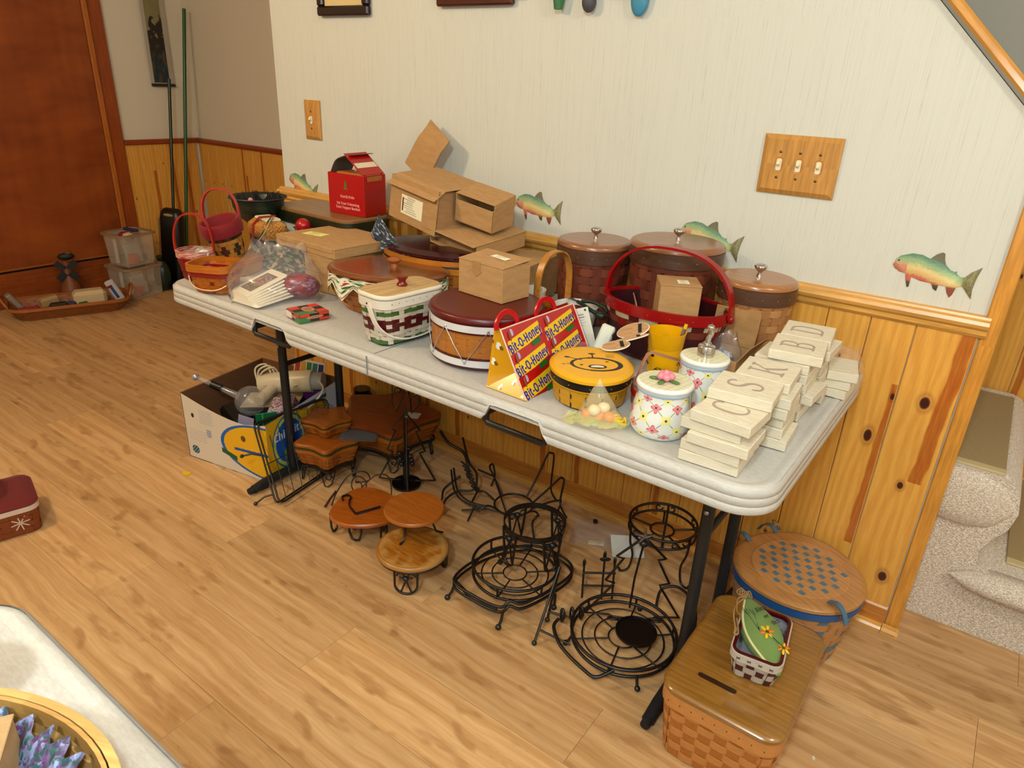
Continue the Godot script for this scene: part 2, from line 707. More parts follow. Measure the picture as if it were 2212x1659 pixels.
# ---------- the room ----------
func ceiling_lamp(where: String, at: Vector3, energy: float, tint := Color(1.0, 0.90, 0.73)) -> void:
	var o := thing("ceiling_lamp", "round glass ceiling lamp, the one %s" % where, "lamp", at)
	part(o, "mount", mlathe([Vector2(0.08, -0.03), Vector2(0.09, 0.0)], 24), mat("lamp brass", Color(0.6, 0.5, 0.3), 0.3, {"metallic": 0.9}))
	part(o, "shade", mlathe([Vector2(0.01, -0.13), Vector2(0.07, -0.12), Vector2(0.12, -0.085), Vector2(0.135, -0.03)], 24), mat("lamp glass %s" % where, Color(0.95, 0.9, 0.8), 0.4, {"emission_enabled": true, "emission": tint, "emission_energy_multiplier": 2.0}))
	var l := OmniLight3D.new()
	l.name = "ceiling_light"
	l.light_color = tint.linear_to_srgb()
	l.light_energy = energy
	l.light_size = 0.09
	l.omni_range = 12.0
	l.omni_attenuation = 2.0
	l.shadow_enabled = true
	l.position = Vector3(0, -0.24, 0)
	o.add_child(l)

func room() -> void:
	ceiling_lamp("nearest the wooden door", Vector3(-2.3, 2.45, 1.9), 1.9, Color(1.0, 0.76, 0.47))
	ceiling_lamp("nearest the folding table", Vector3(-0.1, 2.45, 2.5), 2.5, Color(0.86, 0.98, 1.0))
	ceiling_lamp("nearest the stairs", Vector3(1.1, 2.45, 1.2), 1.3, Color(1.0, 0.95, 0.88))
	# floor: vinyl planks laid along the long wall
	var base := struct("floor", mbox(Vector3(7.2, 0.1, 5.6), 0, Vector3(-1.6, -0.056, 1.75)), mat("subfloor", Color(0.32, 0.22, 0.12), 0.8))
	var planks: Array[StandardMaterial3D] = []
	for t in 4:
		var tx := t_plank(20 + t * 13)
		for k in 4:
			var tone: float = [1.0, 0.965, 1.02, 0.94][k]
			var m := texmat("plank %d %d" % [t, k], tx, Color(tone, tone * 0.985, tone * 0.97), 0.38)
			m.uv1_scale = Vector3(1 if k % 2 == 0 else -1, 1 if k < 2 else -1, 1)
			planks.append(m)
	var pw := 0.178
	var pl := 1.22
	var board := mbox(Vector3(pl - 0.0006, 0.006, pw - 0.0006), 0.0004, Vector3(0, -0.003, 0))
	for j in 18:
		var z := -0.9 + 0.025 + pw * (j + 0.5)
		var off: float = fposmod(0.137 + j * 0.47, 1.0) * pl
		for i in 6:
			var x := -4.62 - pl / 2 + off + pl * i
			if x + pl / 2 < -4.6 or x - pl / 2 > 1.7:
				continue
			if z < -0.2 and x > -2.2:
				continue
			part(base, "plank", board, planks[rng.randi() % planks.size()], Vector3(x, 0, z))
	# long wall: papered above, knotty pine boards below
	var paper := texmat("wallpaper", t_wallpaper(), Color(1, 1, 1), 0.75, Vector3(2, 2, 2), {"uv1_world_triplanar": true})
	var g := G.new()
	var top := 1.62   # the wall's upper edge follows the stairs down to the right
	var cut := [Vector2(-2.51, 0.0), Vector2(0.0, 0.0), Vector2(0.0, 1.25), Vector2(-1.24, 2.45), Vector2(-2.51, 2.45)]
	for i in 5:
		var a: Vector2 = cut[i]
		var b: Vector2 = cut[(i + 1) % 5]
		g.quad(Vector3(a.x, a.y, 0.0), Vector3(b.x, b.y, 0.0), Vector3(b.x, b.y, -0.11), Vector3(a.x, a.y, -0.11))
	for k in [[0, 1, 2], [0, 2, 3], [0, 3, 4]]:
		g.tri(Vector3(cut[k[0]].x, cut[k[0]].y, 0), Vector3(cut[k[2]].x, cut[k[2]].y, 0), Vector3(cut[k[1]].x, cut[k[1]].y, 0))
		g.tri(Vector3(cut[k[0]].x, cut[k[0]].y, -0.11), Vector3(cut[k[1]].x, cut[k[1]].y, -0.11), Vector3(cut[k[2]].x, cut[k[2]].y, -0.11))
	var wall := struct("wall_back", g.done(), paper)
	var pine: Array = [
		t_pine(101, [[0.3, 0.3, 5.0], [0.75, 0.72, 4.0]], []), t_pine(102, [[0.6, 0.55, 6.0]], [[0.9, 0.8, 0.12, 0.0, 1.0]]),
		t_pine(103, [[0.5, 0.15, 4.0], [0.3, 0.85, 5.0]], []), t_pine(104, [], [[0.1, 0.2, 0.1, 0.2, 1.0]]), t_pine(105, [[0.65, 0.4, 5.0]], [])]
	var pm: Array = []
	for i in pine.size():
		pm.append(texmat("pine %d" % i, pine[i], Color(1, 1, 1), 0.32))
	var special := {
		0: texmat("pine right", t_pine(111, [[0.5, 0.235, 14.0], [0.52, 0.52, 9.0], [0.72, 0.86, 13.0]], [[0.9, 0.75, 0.13, 0.0, 0.5]]), Color(1, 1, 1), 0.32),
		1: texmat("pine second", t_pine(112, [[0.63, 0.385, 15.0], [0.95, 0.24, 8.0]], [[1.0, 0.9, 0.13, 0.2, 0.78]]), Color(1, 1, 1), 0.32)}
	var edge := -0.035
	var n := 0
	var bh := 0.815
	while edge > -2.45:
		var w: float = 0.125 if n == 0 else 0.0985
		var m: Material = special.get(n, pm[rng.randi() % 5])
		part(wall, "board", mbox(Vector3(w - 0.0015, bh, 0.012), 0.002), m, Vector3(edge - w / 2, 0.045 + bh / 2, 0.006))
		edge -= w
		n += 1
	var rail := [Vector2(0.0, 0.848), Vector2(0.014, 0.85), Vector2(0.02, 0.858), Vector2(0.02, 0.868), Vector2(0.026, 0.874), Vector2(0.029, 0.882), Vector2(0.026, 0.89), Vector2(0.014, 0.893), Vector2(0.012, 0.898), Vector2(0.0, 0.9)]
	var trimwood := wood("pine trim", Color(0.88, 0.66, 0.33), 0.3)
	g = G.new()
	g.extx(rail, -2.53, -0.022)
	struct("trim_1", g.done(), trimwood)
	g = G.new()
	g.extx([Vector2(0, 0), Vector2(0.016, 0), Vector2(0.016, 0.066), Vector2(0.008, 0.076), Vector2(0, 0.078)], -2.51, -0.035)
	var bb := struct("baseboard_back", g.done(), wood("pine base", Color(0.80, 0.52, 0.2), 0.35))
	g = G.new()
	g.extx([Vector2(0.016, 0), Vector2(0.034, 0), Vector2(0.033, 0.008), Vector2(0.028, 0.014), Vector2(0.016, 0.018)], -2.51, -0.037)
	part(bb, "quarter_round", g.done(), trimwood)
	g = G.new()
	g.extx([Vector2(0.014, 0), Vector2(0.034, 0), Vector2(0.033, 0.008), Vector2(0.028, 0.016), Vector2(0.014, 0.02)], -0.035, 0.006)
	part(bb, "quarter_round", g.done(), trimwood)
	# the end of the wall: an upright board, and the sloping cap over the cut edge
	struct("trim_2", mbox(Vector3(0.034, 1.29, 0.13), 0.003, Vector3(-0.016, 0.645, -0.055)), upright("pine end", Color(0.86, 0.6, 0.24), 0.32))
	var d := Vector2(-1.24, 1.2).normalized()
	var ang := rad_to_deg(atan2(1.2, -1.24))
	struct("trim_3", mbox(Vector3(1.76, 0.022, 0.15), 0.006, Vector3(0.85, -0.011, 0)), wood("cap", Color(0.86, 0.62, 0.3), 0.22), Vector3(0.018, 1.243, -0.055), Vector3(0, 0, ang))
	# the left end of the long wall has a plain corner; behind it an alcove
	var plain := mat("far wallpaper", Color(0.83, 0.79, 0.71), 0.8)
	struct("wall_alcove", mbox(Vector3(4.8, 2.5, 0.1), 0, Vector3(-2.3, 1.25, -0.97)), plain)
	struct("wall_left", mbox(Vector3(0.1, 2.5, 5.7), 0, Vector3(-4.7, 1.25, 1.85)), plain)
	struct("wall_right", mbox(Vector3(0.1, 2.5, 5.7), 0, Vector3(1.95, 1.25, 1.85)), plain)
	struct("wall_front", mbox(Vector3(6.8, 2.5, 0.1), 0, Vector3(-1.4, 1.25, 4.55)), plain)
	struct("ceiling", mbox(Vector3(6.9, 0.1, 5.8), 0, Vector3(-1.4, 2.5, 1.8)), mat("ceiling paint", Color(0.85, 0.82, 0.76), 0.9))
	# alcove and left wall wainscot
	var alc := get_node("wall_alcove")
	var x := -4.62
	while x < -2.2:
		part(alc, "board", mbox(Vector3(0.097, 0.83, 0.012), 0.002), pm[rng.randi() % 5], Vector3(x + 0.05, 0.46, -0.914))
		x += 0.0985
	g = G.new()
	g.extx([Vector2(-0.92, 0.87), Vector2(-0.9, 0.87), Vector2(-0.895, 0.885), Vector2(-0.9, 0.897), Vector2(-0.92, 0.9)], -4.65, -2.0)
	struct("trim_4", g.done(), wood("far trim", Color(0.6, 0.25, 0.08), 0.4))
	var lw := get_node("wall_left")
	var z := -0.9
	while z < -0.42:
		part(lw, "board", mbox(Vector3(0.012, 0.83, 0.097), 0.002), pm[rng.randi() % 5], Vector3(-4.644, 0.46, z + 0.05), Vector3.ZERO)
		z += 0.0985
	struct("trim_5", mbox(Vector3(0.03, 0.03, 0.5), 0.006, Vector3(-4.637, 0.885, -0.67)), wood("far trim", Color(0.6, 0.25, 0.08), 0.4))
	# door on the left wall with its casing and the panel below
	var doorwood := texmat("door veneer", t_door(), Color(1, 1, 1), 0.35)
	var door := struct("door_1", mbox(Vector3(0.035, 2.1, 1.0), 0.004, Vector3(0, 1.05, 0)), doorwood, Vector3(-4.628, 0.215, 0.2))
	part(door, "door_panel", mbox(Vector3(0.02, 0.2, 1.0), 0.003), doorwood, Vector3(-0.004, -0.113, 0))
	part(door, "door_gap", mbox(Vector3(0.012, 0.03, 1.0)), mat("gap black", Color(0.02, 0.015, 0.01), 0.9), Vector3(-0.006, -0.006, 0))
	part(door, "door_edge", mbox(Vector3(0.04, 0.012, 1.0), 0.003), wood("door edge", Color(0.62, 0.36, 0.13), 0.4), Vector3(0.001, 0.006, 0))
	part(door, "door_knob", mball(Vector3(0.03, 0.03, 0.03)), mat("old brass", Color(0.3, 0.2, 0.1), 0.3, {"metallic": 0.8}), Vector3(0.04, 0.78, 0.42))
	var dc := struct("trim_6", mbox(Vector3(0.03, 2.3, 0.09), 0.006, Vector3(-4.635, 1.15, -0.372)), upright("casing", Color(0.62, 0.29, 0.10)))
	part(dc, "door_jamb", mbox(Vector3(0.05, 2.3, 0.03), 0.004, Vector3(-4.625, 1.15, -0.315)), upright("jamb", Color(0.74, 0.42, 0.15)))

func stairs() -> void:
	var carpet := texmat("stair carpet", t_carpet(), Color(1, 1, 1), 0.95, Vector3(3.2, 3.2, 3.2), {"rim_enabled": true, "rim": 0.3})
	var tan_ := texmat("tread mat", fine, Color(0.66, 0.58, 0.42), 0.95, Vector3(9, 9, 9))
	# side profile of two carpeted steps climbing to the left, swept back from the room side
	var g := G.new()
	var pr: Array[Vector2] = [Vector2(0.75, 0.0), Vector2(0.75, 0.17), Vector2(0.73, 0.2), Vector2(0.16, 0.2), Vector2(0.125, 0.215), Vector2(0.118, 0.255), Vector2(0.135, 0.3), Vector2(0.16, 0.34), Vector2(0.168, 0.39), Vector2(0.16, 0.435), Vector2(0.138, 0.465), Vector2(0.11, 0.476), Vector2(-0.6, 0.476), Vector2(-0.6, 0.0)]
	var n := pr.size()
	for i in n:
		var a := pr[i]
		var b := pr[(i + 1) % n]
		g.quad(Vector3(a.x, a.y, -0.12), Vector3(a.x, a.y, -0.8), Vector3(b.x, b.y, -0.8), Vector3(b.x, b.y, -0.12), 1 if i > 2 and i < 11 else -1)
	var t := Geometry2D.triangulate_polygon(PackedVector2Array(pr))
	for k in range(0, t.size(), 3):
		for z in [-0.12, -0.8]:
			g.tri(Vector3(pr[t[k]].x, pr[t[k]].y, z), Vector3(pr[t[k + 1]].x, pr[t[k + 1]].y, z), Vector3(pr[t[k + 2]].x, pr[t[k + 2]].y, z))
	var s := struct("stairs", g.done(), carpet)
	# rolled nose along the front of the lower step, dying away behind the wall end
	var nose := func(prof: Array, x0: float, x1: float, round0: bool) -> ArrayMesh:
		var gg := G.new()
		var rows := []
		for i in 15:
			var u := i / 14.0
			var k := sqrt(clampf(sin(PI * 0.5 * clampf(u * 6.0, 0, 1)) if round0 else sin(PI * 0.5 * clampf((1.0 - u) * 6.0, 0, 1)), 0.0, 1.0))
			var r := PackedVector3Array()
			var c := Vector2.ZERO
			for p in prof:
				c += p / prof.size()
			for p in prof:
				var q: Vector2 = c.lerp(p, maxf(k, 0.02))
				r.append(Vector3(lerpf(x0, x1, u), q.y, q.x))
			rows.append(r)
		gg.rows(rows, true, 1)
		return gg.done()
	part(s, "nosing", nose.call([Vector2(-0.14, 0.205), Vector2(-0.105, 0.203), Vector2(-0.085, 0.192), Vector2(-0.075, 0.172), Vector2(-0.08, 0.152), Vector2(-0.1, 0.14), Vector2(-0.14, 0.138)], 0.07, 0.74, true), carpet)
	part(s, "nosing", nose.call([Vector2(-0.16, 0.478), Vector2(-0.125, 0.476), Vector2(-0.108, 0.462), Vector2(-0.1, 0.43), Vector2(-0.1, 0.36), Vector2(-0.106, 0.325), Vector2(-0.125, 0.312), Vector2(-0.16, 0.31)], -0.5, 0.168, false), carpet)
	part(s, "tread_mat", mbox(Vector3(0.6, 0.006, 0.6), 0.002, Vector3(-0.185, 0.479, -0.45)), tan_)
	part(s, "mat_border", mbox(Vector3(0.6, 0.007, 0.03), 0.002, Vector3(-0.185, 0.479, -0.15)), mat("mat border", Color(0.74, 0.67, 0.50), 0.95))
	part(s, "tread_mat", mbox(Vector3(0.5, 0.006, 0.55), 0.002, Vector3(0.44, 0.203, -0.5)), tan_)
	part(s, "mat_border", mbox(Vector3(0.5, 0.007, 0.03), 0.002, Vector3(0.44, 0.203, -0.22)), mat("mat border", Color(0.74, 0.67, 0.50), 0.95))
	part(s, "riser_pad", mbox(Vector3(0.04, 0.1, 0.66), 0.015, Vector3(0.115, 0.43, -0.46)), carpet)
	# the far side of the stairway: pine boards below, painted wall above
	var w := struct("wall_stair", mbox(Vector3(2.6, 2.5, 0.06), 0, Vector3(0.7, 1.25, -0.86)), mat("stair paint", Color(0.62, 0.62, 0.58), 0.8))
	for i in 10:
		part(w, "board", mbox(Vector3(0.097, 1.15, 0.012), 0.002), made["pine %d" % ((i * 3 + 1) % 5)], Vector3(-0.25 + 0.0985 * i, 0.62, -0.824))

# ---------- on the wall ----------
func fish_shape(l: float) -> ArrayMesh:
	var o := PackedVector2Array()
	for p in [[0, .46], [.02, .54], [.07, .59], [.2, .64], [.32, .635], [.41, .6], [.47, .665], [.53, .7], [.56, .69], [.575, .61], [.6, .55], [.67, .49], [.72, .475], [.74, .49], [.745, .455], [.8, .42], [.84, .425], [.9, .5], [1, .58], [.97, .45], [.955, .3], [.97, .16], [.9, .24], [.84, .31], [.78, .29], [.755, .18], [.73, .14], [.69, .2], [.66, .28], [.58, .28], [.57, .2], [.53, .22], [.49, .29], [.36, .3], [.25, .335], [.245, .2], [.225, .19], [.19, .29], [.17, .37], [.1, .38], [.03, .42]]:
		o.append(Vector2(p[0], p[1]))
	var g := G.new()
	var t := Geometry2D.triangulate_polygon(o)
	for k in range(0, t.size(), 3):
		var q := []
		for i in 3:
			var p := o[t[k + i]]
			q.append([Vector3((p.x - 0.5) * l, (p.y - 0.42) * l, 0.0006), Vector2(p.x, 1.0 - p.y)])
		g.tri(q[0][0], q[1][0], q[2][0], 1, q[0][1], q[1][1], q[2][1])
	for i in o.size():
		var a := o[i]
		var b := o[(i + 1) % o.size()]
		g.quad(Vector3((a.x - 0.5) * l, (a.y - 0.42) * l, 0.0006), Vector3((b.x - 0.5) * l, (b.y - 0.42) * l, 0.0006), Vector3((b.x - 0.5) * l, (b.y - 0.42) * l, 0), Vector3((a.x - 0.5) * l, (a.y - 0.42) * l, 0), 1, Vector2(a.x, 1 - a.y), Vector2(b.x, 1 - b.y), Vector2(b.x, 1 - b.y), Vector2(a.x, 1 - a.y))
	return g.done()

func t_fish() -> ImageTexture:
	var a := noise(0.09, 71, 2)
	return picture(256, 256, func(x: float, y: float) -> Color:
		var u := x / 256.0
		var v := 1.0 - y / 256.0
		var back := 0.635 - 0.33 * maxf(0.0, u - 0.3)
		var d := (back - v) / 0.33 + a.get_noise_2d(x, y) * 0.06
		var c := Color(0.25, 0.44, 0.36).lerp(Color(0.56, 0.68, 0.46), smoothstep(0.0, 0.28, d))
		c = c.lerp(Color(0.90, 0.80, 0.52), smoothstep(0.25, 0.5, d))
		c = c.lerp(Color(0.87, 0.68, 0.38), smoothstep(0.5, 0.75, d))
		c = c.lerp(Color(0.82, 0.36, 0.30), smoothstep(0.74, 0.86, d))
		if u < 0.17:
			c = c.lerp(Color(0.82, 0.42, 0.36), smoothstep(0.55, 0.45, v) * 0.8)
		if a.get_noise_2d(x * 4.0, y * 4.0) > 0.35 and v > 0.46:
			c = c.lerp(Color(0.24, 0.26, 0.14), 0.5)
		if Vector2(u - 0.055, (v - 0.53)).length() < 0.012:
			c = Color(0.08, 0.1, 0.09)
		var fin := maxf(smoothstep(0.8, 0.86, u), maxf(smoothstep(back + 0.0, back + 0.025, v) if u > 0.38 else 0.0, smoothstep(0.29, 0.26, v)))
		var fc := Color(0.38, 0.36, 0.25) if u < 0.6 or u > 0.8 else Color(0.6, 0.33, 0.26)
		c = c.lerp(Color(0.8, 0.8, 0.74), 0.16)
		return c.lerp(fc.lerp(Color(0.66, 0.62, 0.4), 0.4 + 0.5 * a.get_noise_2d(x * 3.0, y * 0.8)) if u > 0.8 else fc, fin))

func switch_plate(label: String, at: Vector3, w: float, h: float, n: int) -> void:
	var o := thing("light_switch", label, "switch", at)
	var oak := upright("plate oak", Color(0.80, 0.58, 0.29))
	var g := G.new()
	var a := PackedVector3Array()
	var b := PackedVector3Array()
	var bev := 0.011
	for q in [[-1, -1], [1, -1], [1, 1], [-1, 1]]:
		a.append(Vector3(q[0] * w / 2, q[1] * h / 2, 0.0))
		b.append(Vector3(q[0] * w / 2, q[1] * h / 2, 0.004))
	for i in 4:
		g.quad(a[i], a[(i + 1) % 4], b[(i + 1) % 4], b[i])
	var c := PackedVector3Array()
	for q in [[-1, -1], [1, -1], [1, 1], [-1, 1]]:
		c.append(Vector3(q[0] * (w / 2 - bev), q[1] * (h / 2 - bev), 0.011))
	for i in 4:
		g.quad(b[i], b[(i + 1) % 4], c[(i + 1) % 4], c[i])
	g.quad(c[0], c[3], c[2], c[1])
	part(o, "plate", g.done(), oak)
	for i in n:
		var x := (i - (n - 1) / 2.0) * 0.0465
		var slot := mprism(rrect(0.015, 0.031, 0.006), [Vector2(0.003, 0), Vector2(0.0025, 0.0015), Vector2(0, 0.0008)])
		part(o, "slot", slot, mat("switch bezel", Color(0.70, 0.47, 0.22), 0.4), Vector3(x, 0, 0.0105), Vector3(90, 0, 0))
		part(o, "toggle_base", mprism(rrect(0.0135, 0.029, 0.005), [Vector2(0, 0), Vector2(-0.0008, 0.0016)]), mat("ivory", Color(0.88, 0.84, 0.7), 0.35), Vector3(x, 0, 0.0108), Vector3(90, 0, 0))
		part(o, "toggle", mbox(Vector3(0.008, 0.013, 0.012), 0.002), mat("ivory", Color(0.88, 0.84, 0.7), 0.35), Vector3(x, 0.004, 0.016), Vector3(-28, 0, 0))
		for s in [-1.0, 1.0]:
			part(o, "screw", mlathe([Vector2(0.0034, 0), Vector2(0.0034, 0.001), Vector2(0.001, 0.0018)], 12), mat("dark screw", Color(0.35, 0.28, 0.2), 0.35, {"metallic": 0.8}), Vector3(x, s * 0.03, 0.0105), Vector3(90, 0, 0))

func wall_things() -> void:
	switch_plate("single oak switch plate on the wallpaper near the left end of the wall", Vector3(-2.301, 1.169, 0.001), 0.089, 0.14, 1)
	switch_plate("wide oak plate with three toggle switches on the wallpaper", Vector3(-0.5, 1.177, 0.001), 0.184, 0.139, 3)
	var fm := texmat("fish print", t_fish(), Color(1, 1, 1), 0.6)
	var fs := fish_shape(0.176)
	var at := [[-2.39, 0.915, -7.0, "trout sticker above the left end of the rail, beside the red carton"], [-1.252, 0.978, 3.0, "trout sticker right of the stacked cardboard cartons"], [-0.69, 0.968, -3.0, "trout sticker whose head is hidden behind the middle brown canister"], [-0.156, 0.974, 1.0, "whole trout sticker alone above the right end of the rail"], [-2.12, 0.93, -2.0, "trout sticker mostly hidden behind the red carton"]]
	for q in at:
		solo("fish_sticker", q[3], "sticker", fs, fm, Vector3(q[0], q[1], 0.001), Vector3(0, 0, q[2]), "trout stickers along the wallpaper")
	# two framed pictures cut off by the top of the view
	for q in [["small picture in a dark brown moulded frame, upper left of the wall", -2.093, 1.518, 0.255, 0.32, Color(0.15, 0.05, 0.045), Color(0.82, 0.72, 0.5)], ["wider picture in a brown wooden frame, above the stacked cartons", -1.518, 1.538, 0.29, 0.3, Color(0.32, 0.13, 0.07), Color(0.86, 0.62, 0.2)]]:
		var o := thing("picture_frame", q[0], "picture", Vector3(q[1], q[2], 0.001))
		var w: float = q[3]
		var h: float = q[4]
		var m := wood("frame %s" % q[1], q[5], 0.25)
		var t := 0.03
		for s in [[0, t / 2, w, t], [0, h - t / 2, w, t]]:
			part(o, "rail", mbox(Vector3(s[2], s[3], 0.022), 0.005), m, Vector3(s[0], s[1], 0.011))
		for s in [-1, 1]:
			part(o, "stile", mbox(Vector3(t, h - 2 * t, 0.022), 0.005), m, Vector3(s * (w - t) / 2, h / 2, 0.011))
		part(o, "mat_board", mbox(Vector3(w - 2 * t, h - 2 * t, 0.004)), mat("mount %s" % q[1], q[6], 0.7), Vector3(0, h / 2, 0.006))
	# hanging ornament of small painted shapes
	solo("bucket_ornament", "tiny green slatted bucket hung on the wallpaper at the top", "ornament", mlathe([Vector2(0.012, 0), Vector2(0.02, 0.048), Vector2(0.023, 0.048), Vector2(0.023, 0.054), Vector2(0.017, 0.054)], 12), mat("bucket green", Color(0.2, 0.42, 0.25), 0.6), Vector3(-1.212, 1.523, 0.022))
	solo("ball_ornament", "dark grey egg-shaped ornament hung on the wallpaper beside the green bucket", "ornament", mball(Vector3(0.02, 0.027, 0.018)), texmat("mottled grey", fine, Color(0.3, 0.29, 0.33), 0.6, Vector3(9, 30, 9)), Vector3(-1.117, 1.54, 0.02))
	solo("rod_ornament", "brown twig-like rod between the grey ball and the blue paddle", "ornament", mtube(curve([Vector3(-0.05, 0.014, 0.01), Vector3(-0.02, 0.006, 0.012), Vector3(0.01, 0.008, 0.012), Vector3(0.045, -0.004, 0.01)], 5), 0.007, 8), mat("twig brown", Color(0.42, 0.16, 0.1), 0.6), Vector3(-1.045, 1.558, 0.003))
	var pd := thing("paddle_ornament", "blue ribbed oval ornament hung on the wallpaper at the top", "ornament", Vector3(-0.97, 1.545, 0.014))
	part(pd, "body", mball(Vector3(0.026, 0.042, 0.011), 16, 10), mat("paddle blue", Color(0.22, 0.5, 0.62), 0.45))
	for i in 4:
		var x := -0.015 + i * 0.01
		part(pd, "rib", mtube(arc(Vector3(x, 0, 0.001), Vector3(0.004, 0.034, 0), Vector3(0, 0, 0.0115), -60, 60, 8).map(func(p): return p), 0.0012, 5), mat("paddle line", Color(0.12, 0.32, 0.42), 0.5))
	solo("leaf_ornament", "pale tan curl of ornament right of the blue paddle", "ornament", mball(Vector3(0.018, 0.01, 0.008)), mat("tan curl", Color(0.6, 0.45, 0.32), 0.6), Vector3(-0.905, 1.582, 0.01))
	solo("curl_ornament", "brown curved ornament beside the wide picture frame", "ornament", mtube(arc(Vector3(0, 0, 0), Vector3(0.018, 0, 0), Vector3(0, 0.014, 0), 180, 360, 10), 0.006, 6), mat("twig brown", Color(0.42, 0.16, 0.1), 0.6), Vector3(-1.345, 1.572, 0.008))

# ---------- the folding table ----------
func table_top(o: Node3D, L: float, W: float, m: Material, notches: Array) -> void:
	# slab with a raised rim, and a grooved skirt with notches for the carrying handles
	var line := rrect(L, W, 0.075, 8)
	var dense := PackedVector2Array()
	for i in line.size():
		var a := line[i]
		var b := line[(i + 1) % line.size()]
		var k := maxi(1, int(a.distance_to(b) / 0.012))
		for j in k:
			dense.append(a.lerp(b, float(j) / k))
	part(o, "top", mprism(line, [Vector2(-0.004, 0.715), Vector2(-0.004, 0.732), Vector2(-0.009, 0.7365), Vector2(-0.016, 0.737), Vector2(-0.022, 0.735), Vector2(-0.026, 0.7345)]), m)
	var prof := [[-0.005, 0.7355], [0.0, 0.73], [0.0004, 0.7185], [-0.0002, 0.718], [0.0004, 0.7175], [0.0012, 0.7025], [0.0005, 0.702], [0.0012, 0.7015], [0.0022, 0.688], [-0.001, 0.6845], [-0.006, 0.687], [-0.007, 0.73]]
	var rows := []
	for q in prof:
		var r := G.grow(dense, q[0], q[1])
		for i in r.size():
			for nt in notches:
				if r[i].z * nt[2] > W / 2 - 0.02 and r[i].x > nt[0] and r[i].x < nt[1]:
					var e := minf(r[i].x - nt[0], nt[1] - r[i].x)
					r[i].y = maxf(r[i].y, lerpf(0.69, 0.726, smoothstep(0.0, 0.022, e)))
		rows.append(r)
	rows.reverse()
	var g := G.new()
	g.rows(rows, true, 1)
	part(o, "skirt", g.done(), m)

func folding_table() -> void:
	var white := texmat("table plastic", fine, Color(0.80, 0.795, 0.78), 0.5, Vector3(7, 7, 7))
	var steel := mat("grey tube", Color(0.13, 0.135, 0.145), 0.45, {"metallic": 0.35})
	var black := mat("black handle", Color(0.045, 0.045, 0.05), 0.45)
	var o := thing("folding_table", "long white plastic folding table covered with baskets, in front of the pine wainscot", "table", Vector3(-1.1496, 0, 0.4267), -0.6)
	table_top(o, 1.829, 0.762, white, [[-0.475, -0.315, 1.0], [0.325, 0.485, 1.0]])
	# the crease where the table folds
	part(o, "fold_seam", mbox(Vector3(0.003, 0.05, 0.001), 0, Vector3(-0.02, 0.711, 0.384)), mat("seam grey", Color(0.45, 0.47, 0.5), 0.6))
	part(o, "fold_seam", mbox(Vector3(0.0025, 0.0006, 0.74), 0, Vector3(-0.02, 0.7352, 0)), mat("seam grey", Color(0.45, 0.47, 0.5), 0.6))
	for c in [-0.395, 0.405]:
		part(o, "handle", mtube([Vector3(c - 0.078, 0.72, 0.37), Vector3(c - 0.076, 0.685, 0.374), Vector3(c - 0.07, 0.678, 0.374), Vector3(c + 0.07, 0.678, 0.374), Vector3(c + 0.076, 0.685, 0.374), Vector3(c + 0.078, 0.72, 0.37)], 0.007, 8), black)
		part(o, "handle_cup", mbox(Vector3(0.168, 0.03, 0.003), 0.001, Vector3(c, 0.713, 0.335)), black)
		for s in [-1, 1]:
			part(o, "handle_cup", mbox(Vector3(0.004, 0.04, 0.045), 0.001, Vector3(c + s * 0.081, 0.708, 0.352)), black)
	for s in [-1, 1]:
		var x: float = s * 0.742 + (0.0 if s > 0 else -0.005)
		for z in [0.105, -0.125]:
			part(o, "leg", mtube([Vector3(x, 0.71, z), Vector3(x, 0.03, z)], 0.0145, 12), steel)
		part(o, "foot_bar", mtube([Vector3(x, 0.016, 0.27), Vector3(x, 0.026, 0.22), Vector3(x, 0.03, 0.1), Vector3(x, 0.03, -0.1), Vector3(x, 0.026, -0.24), Vector3(x, 0.016, -0.29)], 0.0155, 12), steel)
		for e in [[0.27, 1], [-0.29, -1]]:
			part(o, "foot_cap", mtube([Vector3(x, 0.018, e[0] - 0.05 * e[1]), Vector3(x, 0.0165, e[0] + 0.018 * e[1])], 0.0165, 12, false, 0.011), mat("foot rubber", Color(0.04, 0.04, 0.04), 0.7))
		part(o, "crossbar", mtube([Vector3(x, 0.43, 0.105), Vector3(x, 0.43, -0.125)], 0.009, 8), steel)
		part(o, "brace", mtube([Vector3(x - s * 0.27, 0.69, -0.01), Vector3(x - s * 0.02, 0.5, -0.01)], 0.011, 8), steel)
		part(o, "brace_hinge", mtube([Vector3(x, 0.5, 0.12), Vector3(x, 0.5, -0.13)], 0.008, 8), steel)
		part(o, "rivet", mball(Vector3(0.006, 0.006, 0.004)), mat("rivet", Color(0.6, 0.6, 0.6), 0.3, {"metallic": 0.8}), Vector3(x, 0.5, 0.12))
	part(o, "apron_rail", mbox(Vector3(1.5, 0.025, 0.02), 0.003, Vector3(0, 0.702, 0.2)), steel)
	part(o, "apron_rail", mbox(Vector3(1.5, 0.025, 0.02), 0.003, Vector3(0, 0.702, -0.2)), steel)
	# raised maker's mark by the right end
	words(o, "moulded_mark", "LIFETIME", 0.009, mat("mould mark", Color(0.86, 0.86, 0.85), 0.5), Vector3(0.83, 0.7352, -0.09), Vector3(-90, 90, 0), true)

# ---------- lids, knobs, canisters ----------
func lid_of(o: Node3D, line: PackedVector2Array, y: float, t: float, m: Material, over := 0.004) -> void:
	part(o, "lid", mprism(line, [Vector2(over - 0.003, y), Vector2(over, y + 0.003), Vector2(over, y + t * 0.55), Vector2(over - 0.004, y + t * 0.85), Vector2(over - 0.012, y + t)]), m)

